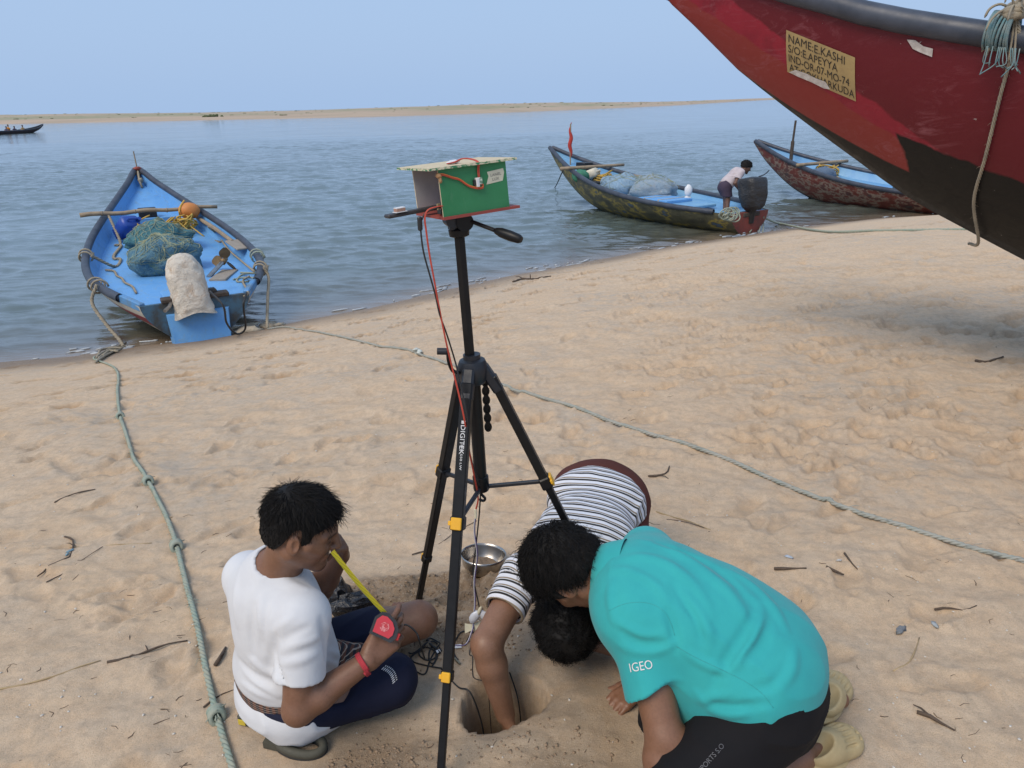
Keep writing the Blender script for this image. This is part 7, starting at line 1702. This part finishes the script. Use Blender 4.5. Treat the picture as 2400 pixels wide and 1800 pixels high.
for i in range(9):
    row = []
    for k in range(33):
        a = 6.2832 * k / 32; rr_ = .066 * i / 8; x, y = rr_ * math.cos(a), rr_ * math.sin(a); z_ = .024 + .028 * max(0, .7 - x * 9 + y * 3) * (1 - (i / 8) ** 3 * .6) + .010 * float(vnoise2(x * 60, y * 60)); row.append(bw_c + Rw @ np.array([x, y, max(z_, .018)]))
    G.append(row)
M_DAMP = pm('damp_sand', (.235, .165, .105), (.19, .13, .085), scale=60, rough=.95, bump=.6, bscale=160, bdist=.006)
MB().grid(np.array(G), True).build('sand_fill', M_DAMP, bl, smooth=True)
MB().blob(bw_c + Rw @ np.array([.022, -.008, .030]), (.022, .018, .008), amp=.5, nu=12, nv=8).build('white_paste', pm('white_wet', (.70, .72, .76), (.5, .52, .56), scale=90, rough=.3), bl, smooth=True)
# black plastic bag
bg_c = np.array([-.635, 2.27, gz(-.635, 2.27)]); mb = MB()
for i, (dx, dy, a, b, c_, s_) in enumerate(((.03, -.01, .075, .05, .05, 1), (-.02, .02, .045, .04, .065, 3))): mb.blob(bg_c + (dx, dy, c_ * .55), (a, b, c_), rotm(UP, i), .42, 2.1, s_, 14, 9)
tag(mb.build('plastic_bag', pm('black_bag', (.010, .011, .014), (.018, .019, .024), scale=30, rough=.28, bump=.8, bscale=45, bdist=.012), origin=bg_c), 'crumpled black plastic bag on the sand beyond the man in white', 'bag')
# sandal the man in white sits on
sn_c = on_ground(668, 1742); sd_x = nrm((on_ground(735, 1735) - on_ground(580, 1705)) * (1, 1, 0)); sd_y = np.cross(UP, sd_x)
sdl = thing('sandal', 'olive sandal with yellow patch half under the man in white', 'sandal', sn_c); Sx = lambda x, y, z: sn_c + sd_x * x + sd_y * y + UP * z
M_OLV = pm('olive_foam', (.060, .058, .042), (.080, .076, .056), scale=30, rough=.75, bump=.2); M_SOLE = pm('dark_sole', (.022, .022, .020), (.032, .032, .03), rough=.8)
k = np.linspace(0, 6.283, 41)[:-1]; ring = [Sx(.055 + .072 * math.cos(a), -.004 + .034 * math.sin(a), .016 + .004 * math.sin(a * 2)) for a in k]
MB().tube(ring, .0125, 8, closed=True, flat=1.1).build('strap_loop', M_OLV, sdl, smooth=True)
MB().tube([np.array(p) - (0, 0, .014) for p in ring], .0125, 8, closed=True, flat=.7).build('sole_rim', M_SOLE, sdl, smooth=True)
MB().prism([(-.03, -.034), (.02, -.036), (.03, .03), (-.035, .036)], .004, .026, np.stack([sd_x, sd_y, UP], 1), sn_c + sd_x * -.02).build('instep', M_OLV, sdl)
hb_ = on_ground(572, 1698, .0); sd2 = np.stack([sd_x, sd_y, UP], 1)
MB().box(hb_ + (.012, .0, .022), (.052, .030, .040), sd2, .006).build('heel_strap', M_OLV, sdl); MB().box(hb_ + (.0, .02, .026), (.018, .035, .052), sd2, .006).build('heel_edge', M_SOLE, sdl)
MB().box(hb_ + (.002, -.0165, .024), (.024, .003, .020), sd2, .0008).build('yellow_patch', pm('yellow_patch', (.66, .50, .05), (.58, .44, .05), rough=.7), sdl)
# cables lying about
ce = lambda x, y: (900 + x / 4.147, 1380 + y / 4.147)
def cable(label, pts, r=.0028, name='black_cable', mat=None, lift=None, cat='cable', group='loose black cables by the pit'):
    P = ground_path([ce(*p) for p in pts], (lift or r), 10, step=.006); return tag(MB().tube(P, r, 6).build(name, mat or M_WBLK, origin=P[0], smooth=True), label, cat, group)
cable('widest loop of black cable on the sand beside the bare knee', [(545, 575), (430, 560), (350, 590), (275, 660), (262, 690), (300, 720), (400, 750), (500, 770), (560, 775)])
cable('black cable bent in a V near the yellow clamp of the front leg', [(410, 490), (450, 480), (500, 515), (545, 520), (530, 560), (480, 640), (440, 720), (410, 820), (370, 838), (300, 800), (225, 750), (225, 720)])
cable('small oval loop of black cable touching the front tripod leg', [(545, 580), (480, 560), (440, 620), (440, 700), (470, 740), (500, 700), (505, 600), (470, 560)])
cable('untidy inner loop of black cable between knee and front leg', [(420, 500), (470, 560), (530, 590), (480, 690), (400, 700), (340, 640), (380, 570), (470, 600), (520, 660), (470, 760)])
cable('thin outer black cable running left from the front leg to the shorts', [(560, 600), (500, 530), (420, 520), (330, 610), (270, 640), (240, 620)], .0024)
cable('black cable arching over the sand just right of the front tripod leg', [(940, 425), (860, 430), (760, 432), (700, 460), (670, 520), (668, 580), (690, 660), (720, 700)])
k1 = np.array([on_ground(*ce(x, y), .004) for x, y in ((560, 790), (640, 880), (730, 970))]); hxx = np.array([HOLE[0], HOLE[1], 0])
e_ = [k1[0], k1[1], k1[2], hxx + (-.105, .03, .012), hxx + (-.075, .015, -.08), hxx + (-.06, .0, -.20), hxx + (-.05, 0, -.40)]
tag(MB().tube(spline(e_, 8), .0028, 6).build('black_cable', M_WBLK, origin=k1[0], smooth=True), 'thick black cable curving from the front leg into the left of the pit', 'cable', 'loose black cables by the pit')
q = [on_ground(*ce(x, y), .003) for x, y in ((858, 410), (800, 480), (845, 520), (830, 640), (860, 670), (862, 830), (885, 880))]; q += [hxx + (-.055, .09, -.02), hxx + (-.045, .06, -.15), hxx + (-.04, .03, -.42)]
tag(MB().tube(spline(q, 8), .0016, 5).build('black_wire', M_WBLK, origin=q[0], smooth=True), 'thin kinked black wire dropping straight into the pit left of the arm', 'wire', 'loose black cables by the pit')
q = [on_ground(*ce(1150, 690), .003), on_ground(*ce(1190, 800), .003), hxx + (.045, .08, -.06), hxx + (.055, .05, -.16), hxx + (.06, .03, -.24)]
tag(MB().tube(spline(q, 8), .0024, 6).build('black_cable', M_WBLK, origin=q[0], smooth=True), 'black cable hanging into the pit right of the bare arm', 'cable', 'loose black cables by the pit')
q = [on_ground(*ce(x, y), .004) for x, y in ((980, 10), (1040, 30), (1090, 75), (1150, 95))]
tag(MB().tube(spline(q, 8), .0018, 5).build('black_wire', M_WBLK, origin=q[0], smooth=True), 'short black wire with a white tag by the striped sleeve', 'wire', 'loose black cables by the pit')
kl = p1.root
# cable lying over the bare knee and along the shin
tag(MB().tube(spline([atd(744, 1530, 2.50), atd(800, 1494, 2.46), atd(862, 1466, 2.44), atd(930, 1480, 2.36), atd(950, 1464, 2.335), atd(975, 1482, 2.325), atd(985, 1510, 2.33), on_ground(995, 1545, .004)], 8), .003, 6).build('black_cable', M_WBLK, origin=on_ground(995, 1545), smooth=True), 'black cable draped over the bare knee of the man in white', 'cable')
for lbl, (x, y), w_, h_, rz, m_ in (('square white cable tag beside the shin of the man in white', (830, 1477), .022, .022, .5, M_TAPEY), ('white flag tag on the purple wire right of the front leg', (1073, 1518), .026, .014, .1, M_WPL), ('small white tag on the wire by the striped sleeve', (1153, 1393), .014, .011, -.4, M_WPL), ('white tape wrap on the cable left of the front leg', (1028, 1528), .016, .011, .6, M_WPL)):
    p = on_ground(x, y, .006) if x > 900 else atd(x, y, 2.44); tag(MB().box(p, (w_, h_, .002), rotm(UP, rz) @ rotm((1, 0, 0), .35), .0005).build('cable_tag', m_, origin=p), lbl, 'tag')
pr0 = on_ground(*ce(640, 640), .006); pr1 = on_ground(*ce(740, 745), .005); r = thing('sensor_probe', 'short metal tipped probe with black collar right of the front tripod leg', 'probe', pr1)
dv = pr1 - pr0; MB().tube([pr0, pr0 + dv * .45], .005, 8).build('collar', M_BLACKP, r); MB().tube([pr0 + dv * .42, pr0 + dv * .97, pr1], [.0042, .0042, .002], 8).build('metal_tip', pm('probe_metal', (.30, .27, .20), rough=.4, Metallic=.8), r); MB().tube([pr0 - dv * .12, pr0 + dv * .05], .0062, 8).build('white_ring', M_WPL, r)

# ================================================================== driftwood and litter
M_TWIG = pm('dark_twig', (.065, .045, .032), (.11, .078, .055), scale=40, rough=.9, bump=.4, bscale=120); M_STRAW = pm('straw', (.42, .31, .17), (.33, .24, .13), scale=40, rough=.9, bump=.2)
def twig(label, pts, r, mat=M_TWIG, cat='twig', name='twig', branches=0):
    P = ground_path(pts, r * .75, 8); n_ = len(P); rad = r * (1 - .45 * np.linspace(0, 1, n_)) * (1 + .25 * np.sin(np.arange(n_) * 1.7)); mb = MB().tube(P, rad, 6)
    for i in range(branches):
        j = int(n_ * (.3 + .5 * i / max(1, branches))); d = nrm(np.array([RNG.normal(), RNG.normal(), .35])); mb.tube([P[j], P[j] + d * r * 5, P[j] + d * r * 9 + (0, 0, -r * 2)], [r * .6, r * .45, r * .2], 5)
    return tag(mb.build(name, mat, origin=P[0], smooth=True), label, cat)
d2 = lambda *p: [(x * 1.085, y * 1.085) for x, y in p]
twig('long dark stick lying across the lower left sand towards the rope', d2((232, 1432), (262, 1424), (300, 1414), (340, 1404), (372, 1392), (405, 1385)), .0048, branches=2)
twig('thin pale reed in line with the long dark stick at the left edge', d2((-10, 1492), (60, 1478), (120, 1460), (175, 1440), (218, 1428)), .0032, M_STRAW, 'reed', 'reed')
twig('crooked dark twig with blue string left of the rope', d2((140, 1160), (158, 1170), (152, 1200), (120, 1215), (82, 1250)), .0045, branches=3)
twig('straight yellow straw starting at the crooked twig', d2((150, 1180), (200, 1176), (270, 1176), (328, 1174)), .0022, M_STRAW, 'straw', 'straw')
twig('straight dark stem slanting below the yellow straw', d2((100, 1260), (140, 1235), (180, 1208), (222, 1182)), .0022)
twig('slender twig lying by the water side left of the thick rope', d2((118, 1086), (150, 1072), (178, 1064), (206, 1058)), .0042)
twig('stubby dark twig touching the back of the white shirt', d2((466, 1440), (476, 1425), (488, 1400)), .0075, branches=1)
twig('thin twig under the rope close to the white shirt tail', d2((440, 1530), (470, 1505), (505, 1490)), .003)
twig('pale straw lying behind the striped man pointing right', d2((1417, 1105), (1450, 1116), (1490, 1130), (1550, 1150)), .0030, M_STRAW, 'straw', 'straw')
twig('dark thin twig beside the pale straw behind the striped man', d2((1440, 1122), (1480, 1130), (1548, 1146)), .0022)
twig('curved dark twig with a stub right of the striped back', d2((1400, 1030), (1420, 1030), (1440, 1022), (1446, 1008)), .0055, branches=1)
twig('thick short stick on the sand above the turquoise back', d2((1672, 1232), (1700, 1231), (1742, 1228)), .0060)
twig('dark stick pointing down right of the turquoise back', d2((1784, 1224), (1805, 1240), (1822, 1248)), .0058)
twig('upright lying dark twig right of the turquoise back, farthest up', d2((1824, 1196), (1838, 1215), (1852, 1232)), .0045)
twig('long dark stick at the lower right near the frame edge', d2((1980, 1540), (2010, 1552), (2035, 1566), (2062, 1580)), .0060, branches=1)
twig('bent pale grass stem lying right of the cream clogs', d2((1930, 1450), (1962, 1432), (1976, 1408), (1986, 1378)), .0030, M_STRAW, 'straw', 'straw')
twig('horizontal dark twig with a knot at the right, under the long rope', d2((2020, 1312), (2050, 1310), (2080, 1318), (2110, 1308)), .0042, branches=1)
twig('small curved dark twig on the shaded sand by the right edge', d2((2108, 775), (2130, 782), (2165, 780)), .010)
twig('thin line of dark weed on the sand right of the tripod column', d2((1108, 610), (1130, 604), (1158, 603), (1190, 598)), .014, branches=2)
twig('thin dark root leading from the rear tripod leg to the left', d2((890, 1200), (940, 1180), (985, 1150), (1030, 1125)), .0026)
tag(MB().blob(on_ground(165, 1292, .004), (.016, .006, .004), rotm(UP, .8), .4, 3, 1, 10, 6).blob(on_ground(158, 1300, .004), (.005, .014, .004), None, .4, 3, 2, 10, 6).build('string_scrap', pm('blue_string', (.12, .24, .32), (.2, .3, .34), rough=.8), origin=on_ground(165, 1292), smooth=True), 'scrap of blue string caught on the crooked twig', 'string')
for i, (x, y, s_, c_, lbl) in enumerate(((1945, 1362, .026, (.20, .21, .22), 'grey blue plastic scrap right of the cream clogs'), (2020, 1352, .018, (.40, .43, .43), 'pale plastic scrap farther right of the cream clogs'), (1705, 1205, .016, (.45, .52, .60), 'small pale blue scrap above the turquoise back'), (1812, 1212, .012, (.62, .60, .56), 'small white shell scrap near the sticks right of the turquoise back'))):
    p = on_ground(x * 1.085, y * 1.085, .004); tag(MB().blob(p, (s_, s_ * .45, s_ * .22), rotm(UP, i * .9 + .7), .5, 4, i, 14, 8).build('plastic_scrap', pm('scrap_%s' % 'abcd'[i], c_, rough=.4, bump=.5, bscale=60, bdist=.01), origin=p, smooth=True), lbl, 'litter')
# small chaff, too much to count
mb = MB(); q = np.random.default_rng(31)
for i in range(270):
    px, py = q.uniform(-60, 2460), 760 + 1080 * q.random() ** 1.1
    if py < 1240 - .23 * px and px < 1600: py = 1240 - .2 * px + q.uniform(0, 500)
    p = on_ground(px, py); 
    if float(shore_dist(p[:1], p[1:2])[0]) < 1.2 or math.hypot(p[0] + .06, p[1] - 1.84) < .2: continue
    L_ = q.uniform(.008, .035) * (1.8 if q.random() < .1 else 1); a = q.normal(.45, .7); d = np.array([math.cos(a), math.sin(a), 0]); e = p + d * L_; e[2] = gz(e[0], e[1]); rr_ = q.uniform(.0006, .0017)
    m = (p + e) / 2 + np.array([-d[1], d[0], 0]) * q.normal(0, .15) * L_; m[2] = gz(m[0], m[1]); mb.tube(np.array([p, m, e]) + (0, 0, rr_ * .6), [rr_, rr_, rr_ * .5], 4)
tag(mb.build('sand_chaff', M_TWIG, smooth=True), 'fine dark twig bits strewn over the sand', 'chaff', kind='stuff')
mb = MB()
for i in range(420):
    px, py = q.uniform(-60, 2460), 800 + 1040 * q.random(); p = on_ground(px, py)
    if float(shore_dist(p[:1], p[1:2])[0]) < .6: continue
    s_ = q.uniform(.0015, .004) * (1 + p[1] * .12); mb.blob(p + (0, 0, s_ * .3), (s_ * 1.4, s_, s_ * .5), rotm(UP, q.uniform(0, 3)), .3, 3, i, 6, 4)
tag(mb.build('shell_bits', pm('shell_white', (.66, .62, .55), (.5, .45, .38), scale=200, rough=.6, bump=0), smooth=True), 'tiny pale shell fragments strewn over the sand', 'shells', kind='stuff')
# crumbs of dug sand round the pit
mb = MB()
for i in range(2600):
    cx, cy, sx_, sy_ = [(-.36, 2.34, .24, .09), (-.46, 1.55, .11, .11), (-.50, 1.36, .10, .13), (-.20, 2.12, .14, .05), (-.02, 1.62, .18, .06), (-.80, 1.36, .08, .04)][int(q.choice(6, p=[.30, .26, .16, .12, .10, .06]))]
    x, y = q.normal(cx, sx_), q.normal(cy, sy_)
    if math.hypot(x - HOLE[0], y - HOLE[1]) < .14 or math.hypot(x + .68, y - 1.80) < .22: continue
    s_ = min(.0062, q.gamma(1.6, .0013) + .0009); mb.blob((x, y, gz(x, y) + s_ * .1), (s_ * 1.3, s_, s_ * .7), rotm(UP, q.uniform(0, 3)), .5, 2.5, i % 97, 5, 4)
tag(mb.build('sand_crumbs', pm('crumb_sand', (.30, .215, .14), (.25, .175, .112), scale=60, rough=.95, bump=.3, bscale=200), smooth=True), 'brown crumbs of freshly dug damp sand round the pit', 'sand', kind='stuff')
